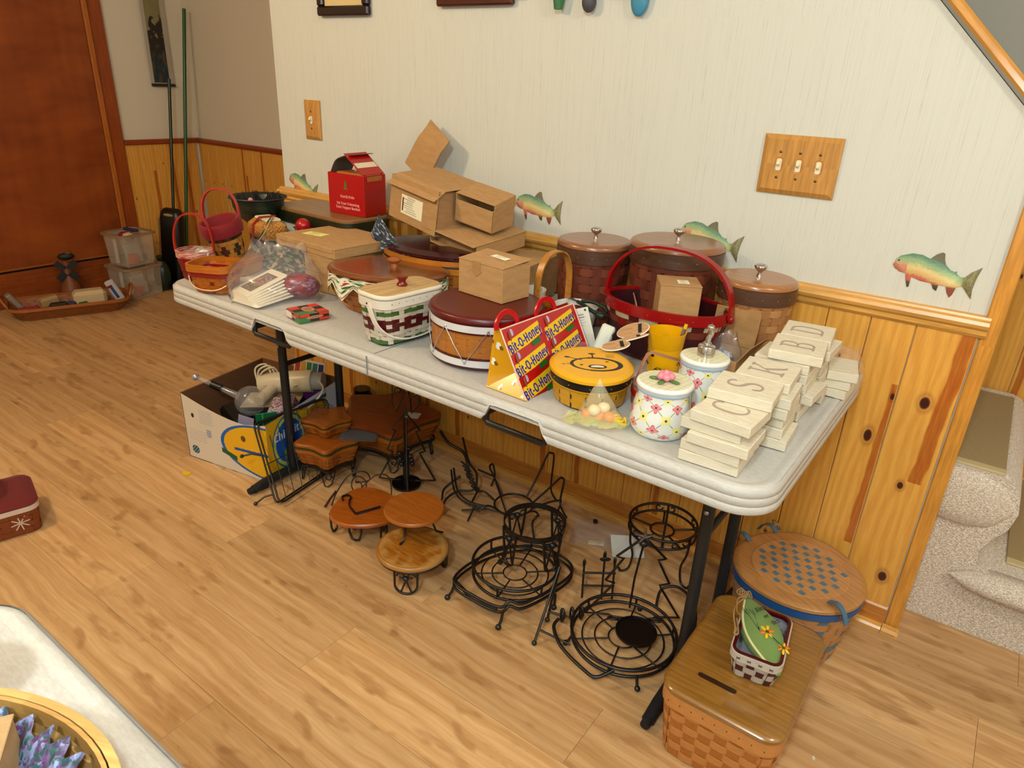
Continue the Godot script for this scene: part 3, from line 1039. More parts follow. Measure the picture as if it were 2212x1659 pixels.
func canister(label: String, at: Vector3, r: float, h: float, body: Array, stake: Material, lidm: Material, bandm: Material) -> void:
	var o := thing("lidded_basket", label, "basket", at)
	var top := oval(r * 0.955, r * 0.955, 48)
	var low := oval(r * 0.84, r * 0.84, 48)
	weave(o, low, top, 0.004, h - 0.035, 8, 20, body, [stake], 0.0016)
	floor_of(o, low, 0.0, stake)
	rim(o, "rim_band", oval(r * 0.955, r * 0.955, 48), h - 0.046, h - 0.012, 0.005, bandm)
	lid_of(o, oval(r, r, 56), h - 0.013, 0.017, lidm, 0.0)
	var chrome := mat("chrome", Color(0.78, 0.77, 0.76), 0.16, {"metallic": 1.0})
	part(o, "knob", mlathe([Vector2(0.007, 0), Vector2(0.006, 0.004), Vector2(0.0045, 0.009), Vector2(0.005, 0.013), Vector2(0.012, 0.019), Vector2(0.0155, 0.025), Vector2(0.014, 0.029), Vector2(0.007, 0.032)], 20), chrome, Vector3(0, h + 0.003, 0))
	for i in 7:
		var a := deg_to_rad(20 + i * 22)
		part(o, "nail", mball(Vector3(0.0014, 0.0014, 0.0014), 6, 4), chrome, Vector3(cos(a) * (r * 0.955 + 0.005), h - 0.03, sin(a) * (r * 0.955 + 0.005)))

func carton(o: Node3D, w: float, h: float, d: float, m: Material, seam := true) -> void:
	part(o, "body", mbox(Vector3(w, h - 0.003, d), 0.0012, Vector3(0, (h - 0.003) / 2, 0)), m)
	part(o, "lid_flap", mbox(Vector3(w + 0.001, 0.003, d + 0.001), 0.001, Vector3(0, h - 0.0012, 0)), m)
	if seam:
		part(o, "tuck_flap", mbox(Vector3(w * 0.94, h * 0.45, 0.0018), 0.0006, Vector3(0, h * 0.76, d / 2 + 0.0008)), m)

func label_sheet(w: float, h: float, seed_: int, tint := Color(0.92, 0.89, 0.78)) -> ImageTexture:
	var r := RandomNumberGenerator.new()
	r.seed = seed_
	var lines := []
	for i in 9:
		lines.append([r.randf_range(0.1, 0.3), r.randf_range(0.5, 0.85)])
	return picture(96, 64, func(x: float, y: float) -> Color:
		var u := x / 96.0
		var v := y / 64.0
		if u < 0.06 or u > 0.94 or v < 0.05 or v > 0.95:
			return tint
		var k := int(v * 9.0)
		if fposmod(v * 9.0, 1.0) > 0.5 and u > lines[k][0] and u < lines[k][1] and int(x * 0.6 + y) % 3 != 0:
			return tint * 0.62
		return tint)

func back_row() -> void:
	# ---- three canisters with knobs against the wall ----
	var br := [splint("canister red brown", Color(0.52, 0.26, 0.17), 0.45), splint("canister red brown 2", Color(0.45, 0.215, 0.14), 0.45)]
	var lidm := wood("canister lid", Color(0.58, 0.38, 0.25), 0.28, {"clearcoat_enabled": true, "clearcoat": 0.4, "clearcoat_roughness": 0.2})
	var bandm := wood("canister band", Color(0.33, 0.21, 0.14), 0.4)
	canister("dark red-brown round basket with chrome knob, left of the three lidded canisters by the wall", Vector3(-0.94, 0.737, 0.187), 0.102, 0.216, br, br[1], lidm, bandm)
	canister("largest dark red-brown lidded basket with chrome knob, behind the red-handled basket", Vector3(-0.722, 0.737, 0.15), 0.12, 0.241, br, br[1], lidm, bandm)
	var tn := [splint("canister tan", Color(0.76, 0.55, 0.34), 0.5), splint("canister tan 2", Color(0.68, 0.47, 0.28), 0.5)]
	canister("light tan woven canister with brown lid and chrome knob, behind the wooden letter blocks", Vector3(-0.498, 0.737, 0.172), 0.0915, 0.193, tn, tn[1], wood("canister lid warm", Color(0.66, 0.44, 0.25), 0.28, {"clearcoat_enabled": true, "clearcoat": 0.4, "clearcoat_roughness": 0.2}), bandm)
	# ---- red basket with a hoop handle ----
	var o := thing("handled_basket", "large oval red and cream striped basket with a tall red hoop handle, holding an open carton", "basket", Vector3(-0.662, 0.737, 0.318))
	var red := splint("basket red", Color(0.55, 0.035, 0.05), 0.35)
	var cream := splint("basket cream", Color(0.74, 0.68, 0.55), 0.5)
	var wine := splint("basket wine", Color(0.34, 0.04, 0.06), 0.45)
	var hi := oval(0.15, 0.095, 48)
	weave(o, oval(0.125, 0.078, 48), hi, 0.004, 0.112, 6, 20, [wine, splint("basket brown red", Color(0.45, 0.2, 0.12)), cream, wine, splint("basket brown red", Color(0.45, 0.2, 0.12)), cream], [wine, red])
	floor_of(o, oval(0.125, 0.078, 48), 0.0, wine)
	rim(o, "rim_band", hi, 0.109, 0.134, 0.005, mat("gloss red", Color(0.53, 0.025, 0.04), 0.25))
	part(o, "liner", mprism(oval(0.142, 0.087, 48), [Vector2(0, 0.012), Vector2(0.003, 0.128)], true, false), mat("liner wine", Color(0.2, 0.05, 0.07), 0.35))
	var hp := arch(0.158, 0.138, 0.1)
	part(o, "handle", mstrap(hp, Vector3(0, 0, 1), 0.024, 0.006), mat("gloss red", Color(0.53, 0.025, 0.04), 0.25), Vector3(0, 0.122, 0))
	for s in [-1, 1]:
		part(o, "handle_peg", mlathe([Vector2(0.011, 0), Vector2(0.009, 0.007), Vector2(0.004, 0.009)], 12), mat("gloss red", Color(0.53, 0.025, 0.04), 0.25), Vector3(s * 0.158, 0.122, 0), Vector3(0, 0, -s * 90.0))
	for i in 9:
		var a := deg_to_rad(10 + i * 20)
		part(o, "nail", mball(Vector3(0.0013, 0.0013, 0.0013), 6, 4), mat("brass nail", Color(0.7, 0.5, 0.25), 0.3, {"metallic": 0.9}), Vector3(cos(a) * 0.156, 0.121, sin(a) * 0.101))
	# carton inside it
	o = thing("cardboard_box", "open brown carton standing inside the red-handled basket", "box", Vector3(-0.64, 0.79, 0.312), 31)
	part(o, "body", mbox(Vector3(0.094, 0.13, 0.09), 0.0012, Vector3(0, 0.065, 0)), card())
	part(o, "top_flap", mbox(Vector3(0.095, 0.0025, 0.092), 0.0008, Vector3(0, 0.1315, 0)), card())
	part(o, "side_flap", mbox(Vector3(0.0022, 0.062, 0.075), 0.0006, Vector3(-0.072, 0.086, 0.02)), card("cardboard shade", Color(0.70, 0.52, 0.32)), Vector3.ZERO, Vector3(0, 0, 16))
	part(o, "sticker", mbox(Vector3(0.026, 0.0006, 0.03)), texmat("carton sticker", label_sheet(1, 1, 4), Color(1, 1, 1), 0.6), Vector3(0.008, 0.1332, 0.01))
	# ---- cartons piled in the middle ----
	o = thing("cardboard_box", "flat brown carton leaning down toward the brown canisters, lowest right of the pile", "box", Vector3(-1.16, 0.755, 0.225), 12)
	o.rotation_degrees.x = -3
	carton(o, 0.135, 0.115, 0.29, card(), false)
	part(o, "corner_label", mbox(Vector3(0.0006, 0.03, 0.016)), mat("blue label", Color(0.55, 0.68, 0.66), 0.6), Vector3(0.068, 0.05, 0.06))
	o = thing("cardboard_box", "flat brown carton with open front, under the small open carton", "box", Vector3(-1.315, 0.888, 0.225), -11.5)
	o.rotation_degrees = Vector3(6, -8, -7)
	var cb := card()
	part(o, "base", mbox(Vector3(0.2, 0.003, 0.2), 0.001, Vector3(0, 0.0015, 0)), cb)
	part(o, "top_flap", mbox(Vector3(0.205, 0.003, 0.215), 0.001, Vector3(0, 0.047, 0.008)), cb)
	for s in [-1, 1]:
		part(o, "side", mbox(Vector3(0.003, 0.044, 0.2), 0.001, Vector3(s * 0.0985, 0.0235, 0)), cb)
	part(o, "back", mbox(Vector3(0.2, 0.044, 0.003), 0.001, Vector3(0, 0.0235, -0.0985)), cb)
	part(o, "front", mbox(Vector3(0.19, 0.04, 0.003), 0.001, Vector3(0.012, 0.02, 0.082)), card("cardboard inside", Color(0.66, 0.5, 0.32)), Vector3.ZERO, Vector3(4, 0, 0))
	o = thing("cardboard_box", "small open brown carton on top of the pile with its lid ajar", "box", Vector3(-1.297, 0.952, 0.222))
	o.rotation_degrees = Vector3(6, 0, -9)
	for s in [-1, 1]:
		part(o, "side", mbox(Vector3(0.003, 0.067, 0.102), 0.001, Vector3(s * 0.0675, 0.0335, 0)), cb)
		part(o, "end", mbox(Vector3(0.138, 0.067 if s < 0 else 0.062, 0.003), 0.001, Vector3(0, 0.033, s * 0.0495)), cb)
	part(o, "base", mbox(Vector3(0.135, 0.003, 0.1), 0.001, Vector3(0, 0.0015, 0)), cb)
	part(o, "lid_flap", mbox(Vector3(0.14, 0.003, 0.1), 0.001, Vector3(0, 0.0, 0.05)), cb, Vector3(0, 0.092, -0.05), Vector3(6, 0, 0))
	part(o, "lid_edge", mbox(Vector3(0.003, 0.034, 0.1), 0.001, Vector3(0.069, -0.016, 0.05)), cb, Vector3(0, 0.092, -0.05), Vector3(6, 0, 0))
	part(o, "lid_side", mbox(Vector3(0.003, 0.034, 0.1), 0.001, Vector3(-0.069, -0.016, 0.05)), cb, Vector3(0, 0.092, -0.05), Vector3(6, 0, 0))
	# big carton with a printed label
	o = thing("cardboard_box", "largest brown carton with a white printed label, beside the red carton", "box", Vector3(-1.49, 0.918, 0.225))
	o.rotation_degrees = Vector3(-4, -14, -5)
	var w := 0.255
	var h := 0.128
	var d := 0.165
	for s in [-1, 1]:
		part(o, "end", mbox(Vector3(w, h, 0.003), 0.001, Vector3(0, h / 2, s * d / 2)), cb)
	part(o, "side", mbox(Vector3(0.003, h, d), 0.001, Vector3(-w / 2, h / 2, 0)), cb)
	part(o, "side", mbox(Vector3(0.003, h * 0.98, d * 0.98), 0.001, Vector3(w / 2 - 0.012, h / 2, -0.004)), card("cardboard inside", Color(0.66, 0.5, 0.32)))
	part(o, "base", mbox(Vector3(w, 0.003, d), 0.001, Vector3(0, 0.0015, 0)), cb)
	part(o, "lid_flap", mbox(Vector3(w + 0.004, 0.003, d * 0.86), 0.001, Vector3(0, 0, d * 0.43)), cb, Vector3(0, h + 0.022, -d / 2), Vector3(8, 0, 0))
	part(o, "front_flap", mbox(Vector3(w + 0.004, 0.003, 0.05), 0.001, Vector3(0, 0, 0.025)), cb, Vector3(0, h + 0.003, d * 0.36), Vector3(38, 0, 0))
	part(o, "slot", mbox(Vector3(0.045, 0.0012, 0.003)), mat("dark gap", Color(0.1, 0.06, 0.03), 0.9), Vector3(-0.03, h * 0.80, d / 2 + 0.001))
	part(o, "slot", mbox(Vector3(0.009, 0.012, 0.003)), mat("dark gap", Color(0.1, 0.06, 0.03), 0.9), Vector3(0.012, h * 0.80, d / 2 + 0.001))
	part(o, "printed_label", mbox(Vector3(0.115, 0.056, 0.0008)), texmat("shipping label", label_sheet(1, 1, 12), Color(1, 1, 1), 0.6), Vector3(-0.002, h * 0.42, d / 2 + 0.002))
	part(o, "label_bar", mbox(Vector3(0.006, 0.04, 0.0008)), mat("label ink", Color(0.3, 0.18, 0.12), 0.6), Vector3(-0.05, h * 0.42, d / 2 + 0.0028))
	# tall bent flap standing up behind
	var pts := []
	for i in 9:
		var t := i / 8.0
		pts.append(Vector3(0.06 * t, 0.15 * t, -0.03 * t - 0.012 * smoothstep(0.6, 1.0, t)))
	part(o, "tall_flap", mstrap(pts, Vector3(0.98, -0.04, -0.12), 0.125, 0.0025), cb, Vector3(-0.245, h - 0.02, -0.075))
	# red carton
	o = thing("red_box", "glossy red carton with white lettering and a small tree, its gabled top open", "box", Vector3(-1.872, 0.9, 0.185), 4.0)
	var rm := mat("carton red", Color(0.64, 0.03, 0.035), 0.3)
	var inside := mat("carton grey inside", Color(0.34, 0.3, 0.24), 0.8)
	w = 0.16
	h = 0.132
	d = 0.105
	part(o, "front", mbox(Vector3(w, h, 0.002), 0.0006, Vector3(0, h / 2, d / 2)), rm)
	part(o, "back", mbox(Vector3(w, h, 0.002), 0.0006, Vector3(0, h / 2, -d / 2)), rm)
	part(o, "side", mbox(Vector3(0.002, h, d), 0.0006, Vector3(w / 2, h / 2, 0)), rm)
	part(o, "side", mbox(Vector3(0.002, h, d), 0.0006, Vector3(-w / 2, h / 2, 0)), rm)
	part(o, "base", mbox(Vector3(w, 0.002, d), 0.0006, Vector3(0, 0.001, 0)), rm)
	part(o, "gable_flap", mbox(Vector3(0.1, 0.002, d), 0.0006, Vector3(-0.05, 0, 0)), rm, Vector3(w / 2 - 0.004, h + 0.002, 0), Vector3(0, 0, -38))
	part(o, "gable_band", mbox(Vector3(0.022, 0.0008, d * 0.9)), mat("band cream", Color(0.85, 0.8, 0.68), 0.5), Vector3(w / 2 - 0.036, h + 0.029, 0), Vector3(0, 0, -38))
	part(o, "curved_flap", mstrap(curve([Vector3(-w / 2, h, 0), Vector3(-0.055, h + 0.038, 0), Vector3(-0.01, h + 0.056, 0), Vector3(0.02, h + 0.06, 0)], 5), Vector3(0, 0, 1), d * 0.96, 0.002), inside, Vector3(0, 0, -0.012))
	part(o, "contents", mbox(Vector3(w * 0.9, 0.03, d * 0.8), 0.008, Vector3(0.01, h - 0.012, 0)), wood("box contents", Color(0.7, 0.42, 0.15), 0.5))
	part(o, "pink_bead", mball(Vector3(0.008, 0.008, 0.008)), mat("bead pink", Color(0.85, 0.55, 0.5), 0.5), Vector3(0.02, h + 0.014, 0.02))
	var ink := mat("carton ink", Color(0.86, 0.6, 0.58), 0.5)
	words(o, "lettering", "North Pole", 0.0085, ink, Vector3(0.005, 0.058, d / 2 + 0.0011), Vector3.ZERO, true, "Droid Serif")
	words(o, "lettering", "1st Tree Trimming", 0.0085, ink, Vector3(0.006, 0.035, d / 2 + 0.0011))
	words(o, "lettering", "Tree Topper Basket", 0.0085, ink, Vector3(0.006, 0.022, d / 2 + 0.0011))
	for k in 3:
		part(o, "tree_print", mprism(PackedVector2Array([Vector2(-0.009 + k * 0.002, 0.006), Vector2(0, -0.008), Vector2(0.009 - k * 0.002, 0.006)]), [Vector2(0, 0), Vector2(0, 0.0008)]), mat("tree ink", Color(0.35, 0.45, 0.1), 0.5), Vector3(0.0, 0.088 + k * 0.008, d / 2 + 0.0012), Vector3(90, 0, 0))
	# long green-rimmed hamper with a tan lid under the red carton
	o = thing("lidded_hamper", "long dark green hamper with a tan lid at the back, under the red carton", "basket", Vector3(-1.99, 0.737, 0.215), -3)
	var gr := wood("hamper green", Color(0.13, 0.15, 0.075), 0.35)
	part(o, "body", mprism(rrect(0.44, 0.2, 0.04), [Vector2(-0.012, 0), Vector2(-0.004, 0.115)]), mat("hamper liner", Color(0.72, 0.72, 0.68), 0.8))
	rim(o, "rim_band", rrect(0.44, 0.2, 0.04), 0.116, 0.152, 0.004, gr)
	part(o, "lid", mprism(rrect(0.436, 0.196, 0.04), [Vector2(0, 0.152), Vector2(0, 0.159), Vector2(-0.005, 0.162)]), wood("hamper lid", Color(0.56, 0.40, 0.24), 0.35))
	# oval basket lined with dark flowered cloth, below the big carton
	o = thing("oval_basket", "honey oval basket with a dark red lining, under the open cartons", "basket", Vector3(-1.39, 0.737, 0.3), 8)
	var honey := splint("honey", Color(0.69, 0.43, 0.15), 0.4)
	weave(o, oval(0.16, 0.1, 48), oval(0.19, 0.125, 48), 0.003, 0.1, 5, 24, [honey], [honey])
	floor_of(o, oval(0.16, 0.1, 48), 0, honey)
	rim(o, "rim_band", oval(0.19, 0.125, 48), 0.094, 0.111, 0.005, wood("honey band", Color(0.72, 0.44, 0.13), 0.3))
	part(o, "dark_trim", mtube(arc(Vector3(0, 0.113, 0), Vector3(0.193, 0, 0), Vector3(0, 0, 0.128), 0, 352.5, 47), 0.003, 6, true), mat("near black", Color(0.03, 0.03, 0.03), 0.5))
	rim(o, "rim_band", oval(0.19, 0.125, 48), 0.116, 0.13, 0.003, wood("honey band", Color(0.72, 0.44, 0.13), 0.3))
	part(o, "lining", mprism(oval(0.185, 0.12, 48), [Vector2(0, 0.132), Vector2(0.001, 0.14), Vector2(-0.02, 0.149)]), mat("plum gloss", Color(0.2, 0.03, 0.06), 0.2))
	# the dark flowered cloth hanging at the carton's foot
	var cl := G.new()
	var rows := []
	for j in 7:
		var r := PackedVector3Array()
		for i in 22:
			var u := i / 21.0
			var v := j / 6.0
			var fall := 0.05 + 0.02 * sin(u * 9.0) + 0.03 * u
			r.append(Vector3(-0.12 + 0.24 * u, -fall * v, 0.012 * sin(u * 24.0) * v + 0.03 * u + 0.004 * v))
		rows.append(r)
	rows.reverse()
	cl.rows(rows, false, 1)
	solo("flowered_cloth", "dark green and purple flowered cloth spilling out below the labelled carton", "cloth", cl.done(), texmat("dark floral", t_floral(81, Color(0.06, 0.1, 0.11), [Color(0.1, 0.34, 0.27), Color(0.3, 0.08, 0.25), Color(0.6, 0.66, 0.72), Color(0.12, 0.2, 0.3)]), Color(1, 1, 1), 0.8), Vector3(-1.475, 0.895, 0.385), Vector3(0, -8, -30))

func t_floral(seed_: int, base: Color, cols: Array, size := 128) -> ImageTexture:
	var a := noise(0.05, seed_, 2)
	var b := noise(0.08, seed_ + 1, 2)
	return picture(size, size, func(x: float, y: float) -> Color:
		var n := a.get_noise_2d(x, y)
		var m := b.get_noise_2d(x * 1.2, y * 1.2)
		var c := base
		if n > 0.12:
			c = cols[0]
		if m > 0.2:
			c = cols[1 % cols.size()]
		if n < -0.24:
			c = cols[2 % cols.size()]
		if m < -0.3:
			c = cols[3 % cols.size()]
		return c)

# ---------- left end of the table ----------
func left_end() -> void:
	var red := splint("small red", Color(0.50, 0.04, 0.05), 0.4)
	var pinkh := mat("pink red hoop", Color(0.66, 0.1, 0.12), 0.35)
	# small red basket with a hoop handle
	var o := thing("handled_basket", "small dark red basket with a tall red hoop handle at the far left end of the table", "basket", Vector3(-2.035, 0.737, 0.70), 42)
	weave(o, oval(0.04, 0.034, 32), oval(0.053, 0.046, 32), 0.002, 0.072, 6, 14, [red], [red], 0.0012)
	floor_of(o, oval(0.04, 0.034, 32), 0, red)
	rim(o, "rim_band", oval(0.053, 0.046, 32), 0.068, 0.088, 0.003, texmat("red floral band", t_floral(83, Color(0.7, 0.45, 0.4), [Color(0.6, 0.12, 0.12), Color(0.75, 0.6, 0.52), Color(0.55, 0.1, 0.1), Color(0.8, 0.7, 0.6)], 64), Color(1, 1, 1), 0.6))
	part(o, "handle", mstrap(arch(0.056, 0.115, 0.25), Vector3(0, 0, 1), 0.014, 0.004), mat("hoop orange red", Color(0.62, 0.07, 0.04), 0.35), Vector3(0, 0.08, 0))
	o = thing("card_packet", "white folded packet standing in the small dark red basket", "paper", Vector3(-2.012, 0.768, 0.70), -20)
	part(o, "packet", mbox(Vector3(0.062, 0.052, 0.03), 0.006, Vector3(0, 0.034, 0)), mat("packet white", Color(0.78, 0.78, 0.72), 0.6), Vector3.ZERO, Vector3(-12, 0, 6))
	part(o, "print", mbox(Vector3(0.03, 0.0008, 0.006)), mat("packet green", Color(0.3, 0.5, 0.35), 0.6), Vector3(0.0, 0.062, 0.004), Vector3(-12, 30, 6))
	# tilted basket with red cloth lining and pink hoop
	o = thing("handled_basket", "tilted honey basket with a red cloth lining and pink hoop handle, near the left end", "basket", Vector3(-2.06, 0.787, 0.565), 0)
	o.rotation_degrees = Vector3(12, 30, 8)
	var hon := splint("honey light", Color(0.74, 0.5, 0.2), 0.45)
	weave(o, oval(0.043, 0.043, 32), oval(0.056, 0.056, 32), 0.0, 0.085, 6, 14, [hon, splint("dark splint mix", Color(0.28, 0.16, 0.08)), hon], [hon, splint("green stake", Color(0.06, 0.2, 0.1)), hon, splint("wine stake", Color(0.4, 0.05, 0.08))], 0.0022, 0.7)
	floor_of(o, oval(0.043, 0.043, 32), -0.004, hon)
	var clo := mat("red cloth", Color(0.46, 0.015, 0.04), 0.85, {"rim_enabled": true, "rim": 0.4})
	part(o, "lining_cuff", mlathe([Vector2(0.058, 0.068), Vector2(0.064, 0.07), Vector2(0.067, 0.085), Vector2(0.066, 0.106), Vector2(0.061, 0.114), Vector2(0.055, 0.112), Vector2(0.05, 0.095), Vector2(0.042, 0.04), Vector2(0.001, 0.036)], 32, false, false), clo)
	part(o, "handle", mstrap(arch(0.057, 0.1, 0.3), Vector3(0, 0, 1), 0.013, 0.004), pinkh, Vector3(-0.006, 0.098, -0.03), Vector3(-20, 8, 0))
	part(o, "glass_bead", mball(Vector3(0.005, 0.005, 0.005), 8, 6), mat("blue white bead", Color(0.75, 0.8, 0.95), 0.15), Vector3(-0.004, 0.048, 0.02))
	# small board it stands on
	o = thing("small_crate", "flat honey wooden tray under the tilted red-lined basket", "tray", Vector3(-2.035, 0.737, 0.57), 18)
	part(o, "body", mprism(rrect(0.15, 0.11, 0.02), [Vector2(-0.004, 0), Vector2(0, 0.046)]), hon)
	rim(o, "rim_band", rrect(0.15, 0.11, 0.02), 0.034, 0.047, 0.003, wood("honey band", Color(0.72, 0.44, 0.13), 0.3))
	# orange basket with red band
	o = thing("handled_basket", "small honey basket with a red stripe below the rim, handle folded down over its front", "basket", Vector3(-1.877, 0.737, 0.735), 26)
	var og := splint("orange splint", Color(0.72, 0.40, 0.1), 0.4)
	weave(o, rrect(0.098, 0.084, 0.022), rrect(0.128, 0.112, 0.028), 0.002, 0.072, 6, 20, [og], [og, og, og, splint("red stake", Color(0.5, 0.08, 0.05))], 0.0012)
	floor_of(o, rrect(0.098, 0.084, 0.022), 0, og)
	rim(o, "red_band", rrect(0.124, 0.108, 0.028), 0.05, 0.062, 0.003, mat("stripe red", Color(0.5, 0.05, 0.04), 0.4))
	rim(o, "rim_band", rrect(0.13, 0.114, 0.028), 0.064, 0.084, 0.004, wood("orange band", Color(0.74, 0.42, 0.11), 0.3))
	part(o, "handle", mstrap(arch(0.0705, 0.078, 0.2), Vector3(0, 0, 1), 0.01, 0.003), wood("orange band", Color(0.74, 0.42, 0.11), 0.3), Vector3(0, 0.072, 0.005), Vector3(142, 0, 0))
	# clear bag with a stack of printed napkins
	var nap := t_napkin()
	for i in 7:
		o = thing("paper_napkin", ["topmost white napkin printed with a village scene, in the clear bag", "second napkin of the bagged stack, turned a little to the left", "third napkin down in the clear bag", "fourth napkin down in the clear bag", "fifth napkin down in the clear bag", "sixth napkin down in the clear bag", "lowest napkin of the bagged stack, on the table"][i], "napkin", Vector3(-1.735 + 0.006 * i, 0.775 - i * 0.0052, 0.69 + 0.003 * i), -14 + 2.2 * i, "printed napkins in the clear bag")
		o.rotation_degrees.x = 20 - i * 2.6
		o.rotation_degrees.z = 5 - i * 0.6
		part(o, "sheet", mprism(rrect(0.128, 0.132, 0.01), [Vector2(-0.001, 0), Vector2(0, 0.0022), Vector2(-0.0015, 0.0048)]), mat("napkin paper", Color(0.85, 0.81, 0.72), 0.85))
		var pg := G.new()
		pg.quad(Vector3(-0.042, 0.0052, 0.044), Vector3(-0.042, 0.0052, -0.044), Vector3(0.042, 0.0052, -0.044), Vector3(0.042, 0.0052, 0.044), -1, Vector2(0, 1), Vector2(0, 0), Vector2(1, 0), Vector2(1, 1))
		part(o, "printed_scene", pg.done(), texmat("napkin print", nap, Color(1, 1, 1), 0.6))
	o = thing("wrapped_candy", "dark red wrapped packet in the clear bag beside the napkins", "packet", Vector3(-1.64, 0.775, 0.625), 25)
	part(o, "packet", mball(Vector3(0.06, 0.036, 0.04), 14, 8), texmat("red foil", t_floral(86, Color(0.4, 0.03, 0.07), [Color(0.3, 0.02, 0.05), Color(0.55, 0.1, 0.15), Color(0.45, 0.05, 0.1), Color(0.5, 0.3, 0.45)], 64), Color(1, 1, 1), 0.3))
	plastic_bag("clear zip bag around the printed napkins, its open mouth rising toward the flat carton", Vector3(-1.69, 0.737, 0.675), 0.125, 0.105, 0.15, 30, Color(0.9, 0.86, 0.9))
	# little card box
	o = thing("card_box", "small flat red and green card box at the front edge of the table", "box", Vector3(-1.49, 0.7365, 0.722), -13)
	part(o, "body", mbox(Vector3(0.076, 0.023, 0.085), 0.001, Vector3(0, 0.0115, 0)), texmat("card print", t_cardbox(), Color(1, 1, 1), 0.4))
	part(o, "white_panel", mbox(Vector3(0.0008, 0.017, 0.06)), mat("panel white", Color(0.82, 0.8, 0.76), 0.5), Vector3(-0.0385, 0.0115, 0.0))
	part(o, "white_panel", mbox(Vector3(0.03, 0.016, 0.0008)), mat("panel white", Color(0.82, 0.8, 0.76), 0.5), Vector3(-0.02, 0.0115, 0.0428))
	# stacked flat cartons
	o = thing("cardboard_box", "wide flat carton with a yellow label, topmost of the stack left of the oval basket", "box", Vector3(-1.72, 0.844, 0.414), -3.5)
	carton(o, 0.289, 0.03, 0.239, card(), true)
	part(o, "sticker", mbox(Vector3(0.075, 0.0006, 0.04)), texmat("yellow sticker", label_sheet(1, 1, 31, Color(0.88, 0.86, 0.5)), Color(1, 1, 1), 0.6), Vector3(-0.065, 0.0306, 0.03), Vector3(0, 12, 0))
	o = thing("cardboard_box", "square brown carton, middle of the stack under the wide flat carton", "box", Vector3(-1.655, 0.79, 0.44), 3)
	carton(o, 0.135, 0.053, 0.2, card(), false)
	o = thing("cardboard_box", "square brown carton on the table, bottom of the stack under the wide flat carton", "box", Vector3(-1.655, 0.7365, 0.442), 4)
	carton(o, 0.137, 0.053, 0.2, card(), false)
	# woven loaf with a red ribbon
	o = thing("ribbon_basket", "loaf-shaped woven straw box tied with a red ribbon", "basket", Vector3(-2.08, 0.815, 0.405), -14)
	part(o, "body", mprism(rrect(0.15, 0.1, 0.03), [Vector2(-0.012, 0), Vector2(0, 0.02), Vector2(-0.004, 0.045), Vector2(-0.022, 0.058)]), texmat("straw", t_straw(), Color(1, 1, 1), 0.7, Vector3(9, 9, 9)))
	part(o, "white_label", mbox(Vector3(0.1, 0.01, 0.055), 0.004, Vector3(-0.006, 0.06, -0.006)), mat("cream paper", Color(0.82, 0.76, 0.63), 0.7))
	part(o, "ribbon", mstrap([Vector3(0.0, 0.0, 0.052), Vector3(0.0, 0.02, 0.053), Vector3(0.0, 0.046, 0.048), Vector3(0.0, 0.068, 0.024), Vector3(0.002, 0.069, -0.03)], Vector3(1, 0, 0), 0.014, 0.0015), mat("ribbon red", Color(0.6, 0.03, 0.03), 0.5))
	part(o, "striped_ribbon", mstrap(curve([Vector3(0.035, 0.068, -0.01), Vector3(0.06, 0.062, 0.012), Vector3(0.075, 0.03, 0.04), Vector3(0.085, 0.006, 0.07)], 5), Vector3(1, 0.3, 0.6), 0.013, 0.0015), mat("ribbon stripe", Color(0.7, 0.66, 0.5), 0.6))
	part(o, "striped_ribbon", mstrap(curve([Vector3(0.027, 0.067, -0.004), Vector3(0.052, 0.06, 0.018), Vector3(0.067, 0.027, 0.046), Vector3(0.077, 0.003, 0.076)], 5), Vector3(1, 0.3, 0.6), 0.008, 0.0015), mat("ribbon green", Color(0.16, 0.24, 0.1), 0.6))
	solo("red_apple", "shiny red apple ornament beside the ribboned loaf basket", "ornament", mball(Vector3(0.026, 0.024, 0.025), 14, 10), mat("apple red", Color(0.62, 0.02, 0.05), 0.3), Vector3(-1.955, 0.865, 0.355))
	# green flowered cloth spread under the loaf
	var leaf := texmat("green floral", t_floral(91, Color(0.16, 0.34, 0.26), [Color(0.09, 0.23, 0.19), Color(0.42, 0.5, 0.4), Color(0.66, 0.6, 0.5), Color(0.3, 0.12, 0.14)]), Color(1, 1, 1), 0.85)
	var nz := noise(6.0, 5, 2)
	o = thing("cloth_bundle", "crumpled green flowered cloth lying under the ribboned loaf basket", "cloth", Vector3(-2.03, 0.737, 0.40))
	var g := G.new()
	var rows := []
	for j in 12:
		var r := PackedVector3Array()
		for i in 20:
			var u := i / 19.0 - 0.5
			var v := j / 11.0 - 0.5
			var hgt := 0.066 * clampf(1.35 - 2.6 * maxf(absf(u), absf(v)), 0.02, 1.0) * (0.88 + 0.3 * nz.get_noise_2d(u * 1.4, v * 1.4))
			r.append(Vector3(u * 0.34, hgt, -v * 0.2))
		rows.append(r)
	g.rows(rows, false, 1)
	part(o, "cloth", g.done(), leaf)
	g = G.new()
	rows = []
	for j in 7:
		var r := PackedVector3Array()
		for i in 14:
			var u := i / 13.0
			r.append(Vector3(-0.02 + 0.2 * u, 0.07 + (0.035 + 0.012 * sin(u * 13.0)) * j / 6.0, 0.012 * sin(u * 21.0 + j)))
		rows.append(r)
	g.rows(rows, false, 1)
	part(o, "ruffle", g.done(), leaf, Vector3(0.0, -0.004, -0.075))
	# dark planter bowl with greenery at the back left
	o = thing("planter_bowl", "dark green planter bowl with dried greenery at the back left corner", "planter", Vector3(-2.205, 0.737, 0.345))
